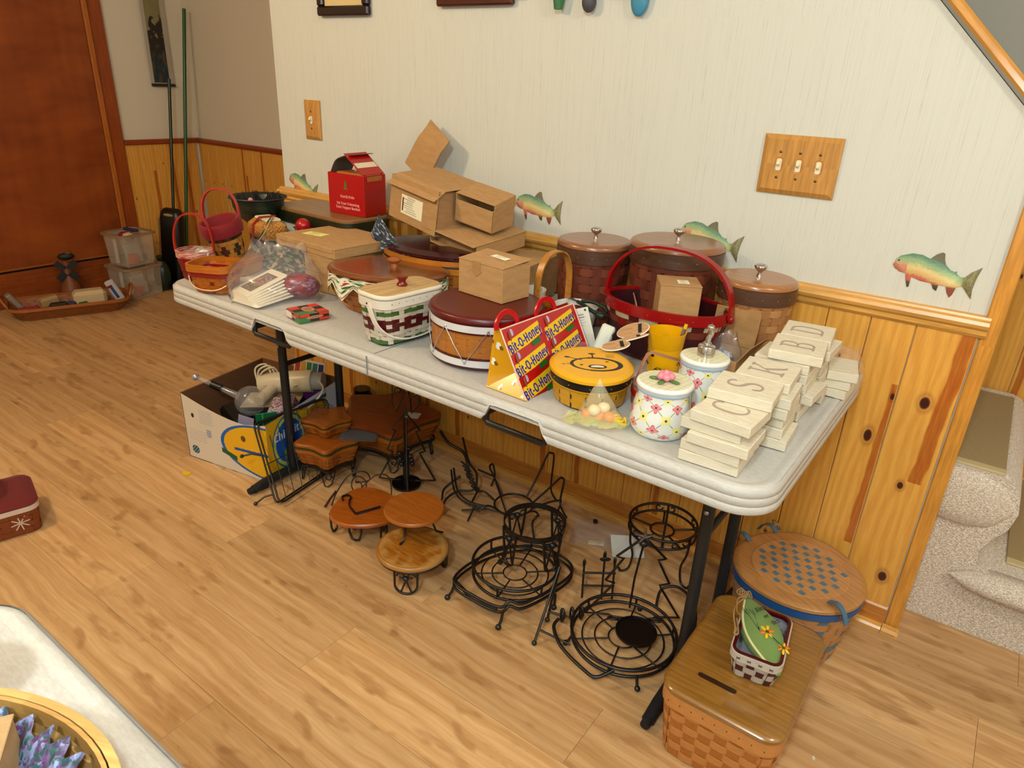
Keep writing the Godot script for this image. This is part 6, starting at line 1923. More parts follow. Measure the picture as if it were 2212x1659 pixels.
func under_left() -> void:
	# fruit carton with odds and ends
	var o := thing("fruit_carton", "open white, yellow and blue banana carton full of odds and ends under the left end of the table", "box", Vector3(-2.135, 0, 0.452), 10)
	var w := 0.40
	var d := 0.40
	var h := 0.262
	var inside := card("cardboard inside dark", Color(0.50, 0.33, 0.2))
	var front := texmat("banana front", t_banana_front(), Color(1, 1, 1), 0.6)
	var side := texmat("banana side", t_banana_side(), Color(1, 1, 1), 0.6)
	var g := G.new()
	for k in 16:
		var u0 := k / 16.0
		var u1 := (k + 1) / 16.0
		var y0 := h * (1.0 - 0.2 * sin(PI * 0.5 * minf(u0 * 1.35, 1.0)) + 0.08 * maxf(0.0, u0 - 0.75) * 4.0)
		var y1 := h * (1.0 - 0.2 * sin(PI * 0.5 * minf(u1 * 1.35, 1.0)) + 0.08 * maxf(0.0, u1 - 0.75) * 4.0)
		g.quad(Vector3(-w / 2 + w * u0, 0, d / 2), Vector3(-w / 2 + w * u1, 0, d / 2), Vector3(-w / 2 + w * u1, y1, d / 2), Vector3(-w / 2 + w * u0, y0, d / 2), -1, Vector2(u0, 1), Vector2(u1, 1), Vector2(u1, 1 - y1 / h), Vector2(u0, 1 - y0 / h))
	part(o, "front_wall", g.done(), front)
	g = G.new()
	g.quad(Vector3(w / 2, 0, d / 2), Vector3(w / 2, 0, -d / 2), Vector3(w / 2, h, -d / 2), Vector3(w / 2, h * 0.88, d / 2), -1, Vector2(0, 1), Vector2(1, 1), Vector2(1, 0), Vector2(0, 0.12))
	part(o, "side_wall", g.done(), side)
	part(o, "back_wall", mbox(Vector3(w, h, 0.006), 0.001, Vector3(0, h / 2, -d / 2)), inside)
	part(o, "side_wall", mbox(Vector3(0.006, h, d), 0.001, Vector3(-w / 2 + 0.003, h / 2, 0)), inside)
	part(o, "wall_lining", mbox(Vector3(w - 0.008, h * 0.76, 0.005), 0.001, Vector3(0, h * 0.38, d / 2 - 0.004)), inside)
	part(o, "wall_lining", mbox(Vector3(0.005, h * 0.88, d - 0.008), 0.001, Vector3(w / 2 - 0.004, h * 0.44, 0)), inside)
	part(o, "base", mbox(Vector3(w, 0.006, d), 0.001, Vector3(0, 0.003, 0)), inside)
	var lg := words(o, "brand_lettering", "Chiquita", 0.03, mat("logo white", Color(0.82, 0.84, 0.86), 0.5), Vector3(w / 2 + 0.0006, h * 0.62, d / 2 - 0.104), Vector3(0, 90, 0), true, "Droid Sans", 0.86)
	lg.rotation_degrees = Vector3(0, 90, 0)
	var T := o.transform
	var put := func(n: String, label: String, cat: String, at: Vector3, rot := Vector3.ZERO) -> Node3D:
		var it := thing(n, label, cat, T * at, 0)
		it.rotation_degrees = Vector3(rot.x, 10 + rot.y, rot.z)
		return it
	var it: Node3D = put.call("filler_papers", "brown and dark papers filling the bottom of the banana carton", "paper", Vector3(0, 0.008, 0))
	part(it, "stack", mbox(Vector3(0.37, 0.08, 0.37), 0.02, Vector3(0, 0.045, 0)), mat("filler dark", Color(0.16, 0.1, 0.06), 0.8))
	part(it, "scrap", mbox(Vector3(0.1, 0.02, 0.08), 0.006, Vector3(-0.13, 0.1, 0.13)), mat("filler tan", Color(0.55, 0.33, 0.13), 0.8))
	part(it, "scrap", mbox(Vector3(0.08, 0.012, 0.1), 0.004, Vector3(-0.14, 0.115, 0.02)), mat("filler brown", Color(0.35, 0.2, 0.1), 0.8), Vector3.ZERO, Vector3(6, 20, 0))
	part(it, "scrap", mbox(Vector3(0.1, 0.03, 0.06), 0.01, Vector3(-0.02, 0.1, 0.15)), mat("filler olive", Color(0.16, 0.13, 0.05), 0.8))
	it = put.call("black_case", "black case tilted inside the banana carton", "case", Vector3(-0.055, 0.13, 0.085), Vector3(8, -24, -10))
	part(it, "case", mbox(Vector3(0.13, 0.055, 0.08), 0.012, Vector3(0, 0.03, 0)), mat("case black", Color(0.018, 0.018, 0.02), 0.35))
	it = put.call("dark_box", "dark grey box with a pale top in the banana carton", "box", Vector3(0.04, 0.13, -0.01), Vector3(0, 28, 3))
	part(it, "box", mbox(Vector3(0.21, 0.075, 0.13), 0.002, Vector3(0, 0.04, 0)), mat("box charcoal", Color(0.08, 0.085, 0.09), 0.6))
	part(it, "pale_top", mbox(Vector3(0.208, 0.003, 0.128), 0.001, Vector3(0, 0.079, 0)), mat("pale top", Color(0.66, 0.58, 0.44), 0.6))
	# clear bottle with a long neck
	it = put.call("clear_flask", "clear glass flask with a long black-collared neck lying across the banana carton", "bottle", Vector3(-0.01, 0.2, 0.1), Vector3(0, 14, -10))
	var glass := clear("flask glass", Color(0.8, 0.82, 0.84), 0.12, 0.05)
	part(it, "bulb", mball(Vector3(0.055, 0.055, 0.055), 20, 14), glass, Vector3(0.03, 0.045, 0))
	part(it, "neck", mtube([Vector3(-0.02, 0.05, 0), Vector3(-0.09, 0.06, 0)], 0.014, 12, false, 0.009), glass)
	part(it, "collar", mtube([Vector3(-0.085, 0.06, 0), Vector3(-0.125, 0.066, 0)], 0.014, 12), mat("case black", Color(0.018, 0.018, 0.02), 0.35))
	part(it, "spout", mtube([Vector3(-0.125, 0.066, 0), Vector3(-0.18, 0.074, 0)], 0.009, 12), glass)
	part(it, "cap", mball(Vector3(0.013, 0.013, 0.013), 12, 8), mat("cap silver", Color(0.7, 0.7, 0.74), 0.25, {"metallic": 0.6}), Vector3(-0.188, 0.075, 0))
	part(it, "tag", mbox(Vector3(0.06, 0.07, 0.001), 0.0003, Vector3(0.05, -0.02, 0.058)), mat("flask tag", Color(0.6, 0.57, 0.66), 0.6))
	# hair dryer with cord
	it = put.call("hair_dryer", "off-white hair dryer with its cord coiled on top of the banana carton", "dryer", Vector3(0.05, 0.235, -0.06), Vector3(0, 24, 4))
	var ivory := mat("dryer ivory", Color(0.76, 0.70, 0.58), 0.35)
	part(it, "barrel", mtube([Vector3(-0.09, 0.02, 0.0), Vector3(-0.06, 0.025, 0), Vector3(0.03, 0.03, 0), Vector3(0.11, 0.03, 0)], 0.036, 16, false, 0.043), ivory)
	part(it, "nozzle", mtube([Vector3(0.108, 0.03, 0), Vector3(0.15, 0.03, 0)], 0.034, 16), mat("nozzle grey", Color(0.6, 0.58, 0.54), 0.4))
	part(it, "grip", mtube([Vector3(-0.03, 0.02, 0.02), Vector3(-0.06, 0.0, 0.11)], 0.02, 12), ivory)
	for k in 3:
		part(it, "cord", mtube(curve([Vector3(-0.1, 0.02 + 0.008 * k, 0.0), Vector3(-0.11 + 0.02 * k, 0.075, -0.02 + 0.014 * k), Vector3(-0.07 + 0.02 * k, 0.088, -0.03 + 0.016 * k), Vector3(-0.045 + 0.012 * k, 0.05, 0.0), Vector3(-0.06, 0.03, 0.02 + 0.01 * k)], 6), 0.004, 7), ivory)
	part(it, "cord", mtube(curve([Vector3(0.05, 0.03, 0.045), Vector3(0.12, 0.045, 0.02), Vector3(0.165, 0.025, 0.06), Vector3(0.13, -0.02, 0.1), Vector3(0.08, -0.045, 0.13)], 6), 0.004, 7), ivory)
	# colour swatch card
	it = put.call("swatch_card", "white card of rainbow colour squares at the back of the banana carton", "card", Vector3(0.07, 0.245, -0.165), Vector3(-18, -4, 4))
	part(it, "card", mbox(Vector3(0.16, 0.07, 0.003), 0.001, Vector3(0, 0.035, 0)), mat("card white", Color(0.72, 0.70, 0.68), 0.6))
	for k in 5:
		part(it, "swatch", mbox(Vector3(0.024, 0.048, 0.001), 0, Vector3(-0.06 + k * 0.03, 0.038, 0.0022)), mat("swatch %d" % k, [Color(0.62, 0.14, 0.05), Color(0.72, 0.5, 0.04), Color(0.1, 0.4, 0.12), Color(0.08, 0.35, 0.36), Color(0.09, 0.07, 0.3)][k], 0.6))
	it = put.call("craft_packet", "purple and white printed packet at the right of the banana carton", "packet", Vector3(0.135, 0.15, 0.02), Vector3(8, 30, 14))
	part(it, "packet", mbox(Vector3(0.09, 0.09, 0.1), 0.012, Vector3(0, 0.05, 0)), texmat("purple print", t_floral(161, Color(0.68, 0.64, 0.6), [Color(0.45, 0.1, 0.42), Color(0.74, 0.7, 0.66), Color(0.5, 0.26, 0.48), Color(0.35, 0.3, 0.25)], 64), Color(1, 1, 1), 0.5))
	it = put.call("purple_box", "small purple box behind the printed packet in the banana carton", "box", Vector3(0.145, 0.2, -0.12), Vector3(6, 12, 6))
	part(it, "box", mbox(Vector3(0.08, 0.04, 0.05), 0.004, Vector3(0, 0.02, 0)), mat("box purple", Color(0.34, 0.05, 0.3), 0.5))
	it = put.call("green_card", "bright green card standing at the near corner of the banana carton", "card", Vector3(0.135, 0.165, 0.13), Vector3(10, 50, 0))
	part(it, "card", mbox(Vector3(0.07, 0.075, 0.004), 0.001, Vector3(0, 0.04, 0)), mat("card green", Color(0.03, 0.42, 0.24), 0.5))
	part(it, "stripe", mbox(Vector3(0.004, 0.074, 0.001), 0, Vector3(-0.012, 0.04, 0.0025)), mat("card lime", Color(0.45, 0.62, 0.3), 0.5))
	# yellow counter on the floor
	solo("yellow_disc", "small bright yellow plastic disc lying on the floor", "disc", mlathe([Vector2(0.0125, 0), Vector2(0.0135, 0.001), Vector2(0.0135, 0.003), Vector2(0.011, 0.0035), Vector2(0.01, 0.0028)], 18), mat("disc yellow", Color(0.85, 0.68, 0.02), 0.35), Vector3(-2.188, 0.0, 0.761))
	# leaning wire rack
	o = thing("wire_rack", "black wire magazine rack leaning by the left table leg, in front of the banana carton", "rack", Vector3(-1.82, 0, 0.575))
	var c := [Vector3(0.045, 0.012, 0.115), Vector3(0.0, 0.012, -0.155), Vector3(-0.10, 0.24, -0.225), Vector3(-0.135, 0.225, 0.05)]
	var loop := func(s: float, dx: float) -> Array:
		var pts := []
		for i in 4:
			var p: Vector3 = c[i]
			var q: Vector3 = c[(i + 1) % 4]
			var m: Vector3 = c[(i + 3) % 4]
			for k in 4:
				var e := p.lerp(m, s / p.distance_to(m))
				var f := p.lerp(q, s / p.distance_to(q))
				pts.append(e.lerp(p, k / 3.0).lerp(p.lerp(f, k / 3.0), k / 3.0) + Vector3(dx, dx * 0.35, 0))
		return pts
	wire(o, "frame", loop.call(0.02, 0.0), 0.0035, true)
	wire(o, "frame", loop.call(0.026, 0.02), 0.0035, true)
	for k in 6:
		var t := (k + 1) / 7.0
		wire(o, "bar", [c[0].lerp(c[1], t) + Vector3(0.01, 0.004, 0), c[3].lerp(c[2], t) + Vector3(0.01, 0.004, 0)], 0.0014)
	wire(o, "cross_wire", [c[0].lerp(c[3], 0.5) + Vector3(0.01, 0.0, 0), c[1].lerp(c[2], 0.5) + Vector3(0.01, 0.0, 0)], 0.0014)
	for q in [[c[3].lerp(c[0], 0.4), Vector3(-0.04, 0.005, 0.05)], [c[0].lerp(c[3], 0.12), Vector3(-0.03, -0.025, 0.05)], [c[1].lerp(c[2], 0.4), Vector3(0.03, 0.02, -0.03)]]:
		wire(o, "foot", [q[0], q[0] + q[1] * 0.5 + Vector3(0, 0.008, 0), q[0] + q[1]], 0.003)
		part(o, "foot_ball", mball(Vector3(0.0068, 0.0068, 0.0068), 10, 7), iron(), q[0] + q[1])
	# star baskets on iron stands
	var hon := splint("star splint", Color(0.66, 0.37, 0.11), 0.35)
	var lidm := wood("star lid", Color(0.64, 0.34, 0.095), 0.28, {"clearcoat_enabled": true, "clearcoat": 0.3, "clearcoat_roughness": 0.2})
	var bandg := mat("star band green", Color(0.2, 0.22, 0.09), 0.4)
	star_basket("small star-shaped honey basket on top of the two-tier star stack", Vector3(-1.845, 0.158, 0.40), 0.1, 0.052, 8, hon, lidm, bandg)
	star_basket("middle star-shaped honey basket with a grey paper on it, lower tier of the star stack", Vector3(-1.81, 0.068, 0.435), 0.124, 0.085, 12, hon, lidm, bandg)
	star_basket("largest star-shaped honey basket with a white paper on its lid, behind the star stack", Vector3(-1.765, 0.075, 0.18), 0.22, 0.1, 16, hon, wood("star lid dark", Color(0.53, 0.225, 0.06), 0.25, {"clearcoat_enabled": true, "clearcoat": 0.4, "clearcoat_roughness": 0.15}), bandg)
	solo("white_paper", "small white paper lying on the largest star lid", "paper", mbox(Vector3(0.05, 0.001, 0.045)), mat("paper white", Color(0.80, 0.79, 0.75), 0.7), Vector3(-1.66, 0.1775, 0.15), Vector3(0, 25, 0))
	solo("grey_paper", "grey printed paper sticking out between the two tiers of the star stack", "paper", mbox(Vector3(0.13, 0.0012, 0.085)), mat("paper grey", Color(0.36, 0.34, 0.33), 0.7), Vector3(-1.725, 0.1555, 0.36), Vector3(0, 35, 0))
	star_stand("black iron star stand under the two-tier star stack", Vector3(-1.81, 0, 0.435), 0.112, 0.066, 12)
	star_stand("large black iron star stand under the largest star basket", Vector3(-1.765, 0, 0.18), 0.2, 0.073, 16)
	# heart scroll easel on the largest star lid
	o = thing("iron_easel", "small black iron scroll easel standing on the largest star lid", "stand", Vector3(-1.72, 0.1775, 0.12), 30)
	for s in [-1, 1]:
		wire(o, "leg", [Vector3(s * 0.012, 0.09, 0), Vector3(s * 0.012, 0.05, 0.004), Vector3(s * 0.03, 0.005, 0.05), Vector3(s * 0.05, 0.03, 0.03), Vector3(s * 0.055, 0.1, 0.0)], 0.0028)
		wire(o, "scroll", spiral(Vector3(s * 0.03, 0.075, 0.01), Vector3(s, 0, 0), Vector3(0, 1, 0), 0.018, 0.004, -90, 330), 0.0026)
	wire(o, "leg", [Vector3(0, 0.09, 0), Vector3(0, 0.004, -0.06)], 0.0028)
	# heart lid with hook on legs
	solo("blue_jar", "dark bluish glass jar in the shade behind the left table leg", "jar", mlathe([Vector2(0.045, 0), Vector2(0.05, 0.01), Vector2(0.05, 0.11), Vector2(0.035, 0.13), Vector2(0.035, 0.15)], 24), mat("jar blue black", Color(0.02, 0.03, 0.045), 0.12), Vector3(-2.03, 0, 0.065))

func star_basket(label: String, at: Vector3, r: float, h: float, rot: float, hon: Material, lidm: Material, bandm: Material) -> void:
	var o := thing("star_basket", label, "basket", at, rot)
	var s := starline(r, r * 0.62, 54, 0.42)
	var lo := starline(r * 0.84, r * 0.52, 54, 0.42)
	weave(o, lo, s, 0.002, h * 0.62, maxi(3, int(h / 0.014)), 24, [hon, splint("star splint 2", Color(0.58, 0.31, 0.085), 0.35)], [hon], 0.0016)
	floor_of(o, lo, 0, hon)
	part(o, "inner", mprism(starline(r * 0.86, r * 0.5, 54, 0.42), [Vector2(-0.006, 0.004), Vector2(-0.004, h * 0.6)]), hon)
	rim(o, "rim_band", s, h * 0.58, h * 0.74, 0.003, hon)
	rim(o, "green_band", s, h * 0.74, h * 0.83, 0.0035, bandm)
	part(o, "lid", mprism(starline(r * 1.03, r * 0.65, 54, 0.42), [Vector2(-0.002, h * 0.84), Vector2(0.001, h * 0.86), Vector2(0.001, h * 0.96), Vector2(-0.003, h), Vector2(-0.008, h + 0.001)]), lidm)

func star_stand(label: String, at: Vector3, r: float, h: float, rot: float) -> void:
	var o := thing("iron_stand", label, "stand", at, rot)
	var s := starline(r, r * 0.62, 54, 0.42)
	var pts := []
	for p in s:
		pts.append(Vector3(p.x, h - 0.004, p.y))
	part(o, "star_ring", mstrap(pts + [pts[0]], Vector3(0, 1, 0), 0.01, 0.003), iron())
	for k in 5:
		var a := deg_to_rad(54 + k * 72.0)
		var d := Vector3(cos(a), 0, sin(a))
		var e := Vector3(-sin(a), 0, cos(a))
		var b := d * r * 0.8
		wire(o, "leg", [b + e * 0.024 + Vector3(0, h - 0.006, 0), b * 1.05 + e * 0.012 + Vector3(0, 0.004, 0), b * 1.08 + Vector3(0, 0.003, 0), b * 1.05 - e * 0.012 + Vector3(0, 0.012, 0), b - e * 0.026 + Vector3(0, h - 0.006, 0)], 0.0028)
		wire(o, "scroll", spiral(b + Vector3(0, h * 0.55, 0), e, Vector3(0, 1, 0), 0.016, 0.004, 90, 420, 14), 0.0024)

# ---------- under the table, middle ----------
func under_middle() -> void:
	# heart-shaped top on looped legs
	var o := thing("heart_stand", "rounded heart-shaped wooden stand on black looped legs, an iron hook lying on it", "stand", Vector3(-1.452, 0, 0.60), 20)
	var hh := PackedVector2Array()
	for i in 48:
		var a := TAU * i / 48.0
		hh.append(Vector2(cos(a), sin(a)) * (0.108 + 0.012 * cos(a) + 0.007 * cos(3.0 * a)))
	part(o, "top", mprism(hh, [Vector2(-0.003, 0.084), Vector2(0, 0.087), Vector2(0, 0.094), Vector2(-0.004, 0.098)]), wood("heart top", Color(0.66, 0.34, 0.08), 0.28, {"clearcoat_enabled": true, "clearcoat": 0.3, "clearcoat_roughness": 0.2}))
	for q in [[-0.085, 0.03, 90], [0.085, 0.03, 90], [0, -0.08, 0], [0.0, 0.055, 0]]:
		var u := Vector3(cos(deg_to_rad(q[2])), 0, sin(deg_to_rad(q[2])))
		var b := Vector3(q[0], 0, q[1])
		wire(o, "leg", [b - u * 0.022 + Vector3(0, 0.084, 0), b - u * 0.02 + Vector3(0, 0.03, 0), b - u * 0.012 + Vector3(0, 0.008, 0), b + Vector3(0, 0.004, 0), b + u * 0.012 + Vector3(0, 0.008, 0), b + u * 0.02 + Vector3(0, 0.03, 0), b + u * 0.022 + Vector3(0, 0.084, 0)], 0.0036)
		wire(o, "scroll", spiral(b + Vector3(0, 0.05, 0), u, Vector3(0, 1, 0), 0.015, 0.004, 0, 330, 14), 0.002)
	wire(o, "stretcher", [Vector3(-0.085, 0.05, 0.03), Vector3(0, 0.04, -0.02), Vector3(0.085, 0.05, 0.03)], 0.002, false, mat("copper wire", Color(0.2, 0.07, 0.04), 0.45))
	o = thing("iron_hook", "bent black iron hook lying on the heart-shaped stand", "hook", Vector3(-1.445, 0.0995, 0.595), 12)
	part(o, "hook", mstrap(curve([Vector3(-0.075, 0.004, 0.014), Vector3(-0.088, 0.004, 0.0), Vector3(-0.08, 0.004, -0.016), Vector3(-0.062, 0.004, -0.012), Vector3(-0.056, 0.004, 0.006), Vector3(-0.04, 0.004, 0.03)], 5) + [Vector3(0.0, 0.004, 0.055), Vector3(0.006, 0.004, 0.055), Vector3(0.05, 0.004, -0.01)], Vector3(0, 1, 0), 0.007, 0.003), iron())
	# two-tier round wooden stand
	o = thing("tiered_stand", "two-tier stand of round wooden discs on black legs, the lower disc scuffed white at its rim", "stand", Vector3(-1.19, 0, 0.652), 0)
	var base := 0.084
	part(o, "lower_disc", mlathe([Vector2(0.1, base), Vector2(0.104, base + 0.003), Vector2(0.104, base + 0.01), Vector2(0.101, base + 0.014), Vector2(0.094, base + 0.0148)], 48), texmat("worn disc", t_worn(), Color(1, 1, 1), 0.3))
	wire(o, "disc_ring", arc(Vector3(0, base - 0.003, 0), Vector3(0.099, 0, 0), Vector3(0, 0, 0.099), 0, 350, 36), 0.003, true)
	var up := Vector3(-0.052, 0, -0.065)
	var uh := 0.163
	part(o, "upper_disc", mlathe([Vector2(0.086, uh), Vector2(0.09, uh + 0.003), Vector2(0.09, uh + 0.008), Vector2(0.086, uh + 0.012)], 48), wood("upper disc", Color(0.68, 0.385, 0.125), 0.35), up)
	wire(o, "disc_ring", arc(up + Vector3(0, uh - 0.003, 0), Vector3(0.07, 0, 0), Vector3(0, 0, 0.07), 0, 350, 30), 0.003, true, mat("brown iron", Color(0.12, 0.055, 0.04), 0.45))
	var bi := mat("brown iron", Color(0.12, 0.055, 0.04), 0.45)
	for a in [75.0, 190.0, -25.0]:
		var d := Vector3(cos(deg_to_rad(a)), 0, sin(deg_to_rad(a)))
		part(o, "post", mstrap([up + d * 0.055 + Vector3(0, uh - 0.002, 0), up + d * 0.058 + Vector3(0, base + 0.04, 0), up + d * 0.066 + Vector3(0, base + 0.019, 0), up + d * 0.088 + Vector3(0, base + 0.0165, 0)], Vector3(-d.z, 0, d.x), 0.007, 0.003), bi)
	for a in [58.0, 178.0, 298.0]:
		var d := Vector3(cos(deg_to_rad(a)), 0, sin(deg_to_rad(a)))
		var e := Vector3(-d.z, 0, d.x)
		var b := d * 0.092
		wire(o, "leg", [b - e * 0.032 + Vector3(0, base, 0), b - e * 0.032 + Vector3(0, 0.035, 0)] + arc(b + Vector3(0, 0.034, 0), -e * 0.032, Vector3(0, -0.031, 0), 10, 170, 8) + [b + e * 0.032 + Vector3(0, 0.035, 0), b + e * 0.032 + Vector3(0, base, 0)], 0.0036)
		for s in [-1, 1]:
			wire(o, "leg_strut", [b + Vector3(0, 0.05, 0), b + e * s * 0.016 + Vector3(0, 0.006, 0)], 0.0026)
			wire(o, "leg_bow", spiral(b + e * s * 0.014 + Vector3(0, 0.064, 0), e * s, Vector3(0, 1, 0), 0.012, 0.005, 0, 320, 12), 0.0024)
		part(o, "leg_knot", mball(Vector3(0.009, 0.008, 0.008), 10, 7), iron(), b + d * 0.003 + Vector3(0, 0.058, 0))
	# copper coloured loose wire stand behind the heart
	o = thing("wire_loops", "loose copper-brown wire loops behind the heart-shaped stand", "wire", Vector3(-1.60, 0, 0.46), 0)
	var cw := mat("copper wire", Color(0.2, 0.07, 0.04), 0.45)
	wire(o, "loop", curve([Vector3(-0.04, 0.003, 0.11), Vector3(-0.02, 0.06, 0.1), Vector3(0.0, 0.115, 0.06), Vector3(0.03, 0.12, 0.02), Vector3(0.03, 0.08, 0.0), Vector3(0.0, 0.07, 0.03), Vector3(0.02, 0.1, 0.05)], 6), 0.0022, false, cw)
	wire(o, "loop", curve([Vector3(0.03, 0.06, 0.05), Vector3(0.05, 0.1, -0.01), Vector3(0.08, 0.09, -0.04), Vector3(0.1, 0.03, -0.03), Vector3(0.09, 0.003, 0.0)], 6), 0.0022, false, cw)
	wire(o, "loop", spiral(Vector3(0.015, 0.07, 0.04), Vector3(1, 0, 0), Vector3(0, 0.8, -0.4), 0.04, 0.012, 0, 500, 26), 0.0026, false, cw)
	wire(o, "loop", [Vector3(-0.05, 0.003, 0.13), Vector3(-0.04, 0.03, 0.115), Vector3(-0.025, 0.06, 0.1)], 0.004, false, cw)
	# tree shaped wire holders
	tree_holder("black wire tree holder with a tin base, behind the two-tier wooden stand", Vector3(-1.54, 0, 0.315), 0.29, 0.2, 0.052, 35, false)
	# iron sled-shaped rack with round cage
	o = thing("wire_sled", "long black wire sled-like rack on ball feet, with a round plate rack set in it", "rack", Vector3(-0.905, 0, 0.545), 0)
	var y := 0.05
	for s in [0.0, 0.017]:
		wire(o, "runner", curve([Vector3(-0.125, y + s, 0.11), Vector3(-0.04, y + s - 0.006, 0.125), Vector3(0.04, y + s - 0.004, 0.118), Vector3(0.058, y + s + 0.014, 0.1), Vector3(0.085, y + s + 0.004, 0.075), Vector3(0.11, y + s, -0.02), Vector3(0.118, y + s, -0.115), Vector3(0.07, y + s, -0.16), Vector3(-0.04, y + s, -0.15), Vector3(-0.12, y + s, -0.03)], 6, true), 0.0042, true)
	for q in [Vector3(-0.12, 0, 0.115), Vector3(0.05, 0, 0.118), Vector3(0.12, 0, -0.03), Vector3(-0.1, 0, -0.09)]:
		wire(o, "foot", [q + Vector3(0, y, 0), q * 1.02 + Vector3(0, 0.03, 0.004), q * 1.06 + Vector3(-0.006, 0.008, 0.006)], 0.004)
		part(o, "foot_ball", mball(Vector3(0.0085, 0.0085, 0.0085), 10, 7), iron(), q * 1.06 + Vector3(-0.006, 0.0085, 0.006))
	part(o, "twist", mtube(curve([Vector3(-0.125, y + 0.008, 0.108), Vector3(-0.05, y, 0.122), Vector3(0.03, y, 0.118)], 10), 0.006, 6), iron())
	cage(o, Vector3(-0.01, 0.066, -0.02), 0.118, 0.034)
	# round ring stand on looped legs
	o = thing("ring_stand", "round black iron ring stand with looped legs, standing in the plate rack of the wire sled", "stand", Vector3(-0.92, 0, 0.43), 20)
	var rh := 0.18
	part(o, "top_ring", mstrap(arc(Vector3(0, rh, 0), Vector3(0.088, 0, 0), Vector3(0, 0, 0.088), 0, 360, 40), Vector3(0, 1, 0), 0.016, 0.004), iron())
	for k in 4:
		var a := deg_to_rad(40 + k * 90.0)
		var d := Vector3(cos(a), 0, sin(a))
		var e := Vector3(-d.z, 0, d.x)
		var b := d * 0.086
		wire(o, "leg", [b - e * 0.032 + Vector3(0, rh, 0), b - e * 0.02 + Vector3(0, 0.085, 0)] + arc(b + Vector3(0, 0.084, 0), -e * 0.02, Vector3(0, -0.016, 0), 0, 180, 8) + [b + e * 0.032 + Vector3(0, rh, 0)], 0.0038)
		for s in [-1, 1]:
			wire(o, "strut", [b + Vector3(0, rh - 0.03, 0), b + e * s * 0.016 + Vector3(0, 0.085, 0)], 0.0028)
			wire(o, "bow", spiral(b + e * s * 0.018 + Vector3(0, rh - 0.026, 0), e * s, Vector3(0, 1, 0), 0.014, 0.006, 0, 320, 12), 0.0026)
		part(o, "knot", mball(Vector3(0.01, 0.01, 0.008), 10, 7), iron(), b + Vector3(0, rh - 0.026, 0))
	# second tall stand: the two rods that meet the floor at the right of the sled
	o = thing("iron_easel", "tall plain black wire easel between the wire sled and the round trivet", "stand", Vector3(-0.77, 0, 0.60), 0)
	wire(o, "leg", [Vector3(0.0, 0.16, -0.07), Vector3(0.018, 0.008, 0.062)], 0.0036)
	wire(o, "leg", [Vector3(0.0, 0.16, -0.07), Vector3(-0.002, 0.008, -0.03)], 0.0036)
	for q in [Vector3(0.018, 0.007, 0.062), Vector3(-0.002, 0.007, -0.03)]:
		part(o, "foot_ball", mball(Vector3(0.007, 0.007, 0.007), 10, 7), iron(), q)
	wire(o, "rung", [Vector3(0.015, 0.035, 0.04), Vector3(0.10, 0.02, 0.02)], 0.003)
	wire(o, "rung", [Vector3(-0.001, 0.035, -0.03), Vector3(0.07, 0.03, -0.06)], 0.003)
	# sun-like stand with bent petals
	o = thing("wire_flower", "black wire flower-shaped stand with tall looped petals, against the baseboard", "stand", Vector3(-1.135, 0, 0.225), 0)
	wire(o, "centre_ring", arc(Vector3(0, 0.045, 0), Vector3(0.064, 0, 0), Vector3(0, 0, 0.064), 0, 350, 36), 0.0036, true)
	for q in [[-75.0, 0.19, 0.16], [-38.0, 0.15, 0.16], [-8.0, 0.115, 0.17], [25.0, 0.09, 0.15], [120.0, 0.06, 0.14], [165.0, 0.07, 0.14], [205.0, 0.11, 0.17]]:
		var a := deg_to_rad(q[0])
		var d := Vector3(cos(a), 0, sin(a))
		var e := Vector3(-d.z, 0, d.x)
		var hgt: float = q[1]
		var rr: float = q[2]
		wire(o, "petal", curve([d * 0.062 - e * 0.008 + Vector3(0, 0.045, 0), d * (rr * 0.72) - e * 0.012 + Vector3(0, 0.05 + hgt * 0.35, 0), d * (rr * 0.93) - e * 0.01 + Vector3(0, hgt * 0.96, 0), d * (rr * 0.98) + Vector3(0, hgt, 0), d * rr + e * 0.01 + Vector3(0, hgt * 0.94, 0), d * (rr * 0.96) + e * 0.014 + Vector3(0, 0.06, 0), d * (rr * 1.12) + e * 0.016 + Vector3(0, 0.006, 0)], 6), 0.0034)
	# deer-like wire figure, left of the flower
	o = thing("wire_figure", "black wire figure with a comb-like ladder back, beside the baseboard", "stand", Vector3(-1.32, 0, 0.245), 0)
	wire(o, "spine", curve([Vector3(-0.12, 0.15, -0.12), Vector3(-0.05, 0.1, -0.07), Vector3(0.01, 0.085, -0.04), Vector3(0.03, 0.05, 0.0), Vector3(-0.01, 0.045, 0.04), Vector3(-0.02, 0.03, 0.09), Vector3(0.0, 0.004, 0.13)], 6), 0.004)
	wire(o, "spine", curve([Vector3(-0.03, 0.08, 0.0), Vector3(-0.05, 0.05, 0.06), Vector3(-0.03, 0.03, 0.1), Vector3(-0.06, 0.003, 0.12)], 6), 0.004)
	for k in 7:
		var p := Vector3(-0.04 + k * 0.014, 0.105 - k * 0.007, -0.04 + k * 0.008)
		wire(o, "tooth", [p + Vector3(-0.012, 0.012, 0.01), p + Vector3(0.012, -0.012, -0.006)], 0.0032)
	wire(o, "arm", [Vector3(0.0, 0.09, -0.06), Vector3(0.07, 0.09, -0.06), Vector3(0.13, 0.055, -0.02), Vector3(0.185, 0.03, 0.02), Vector3(0.13, 0.04, 0.05), Vector3(0.06, 0.03, 0.1)], 0.0034)
	for s in [0.0, 0.014]:
		wire(o, "curl", curve([Vector3(-0.06, 0.1, 0.0 + s), Vector3(0.0, 0.06, 0.05 + s), Vector3(0.06, 0.045, 0.06 + s), Vector3(0.12, 0.04, 0.04 + s)], 6), 0.0034)
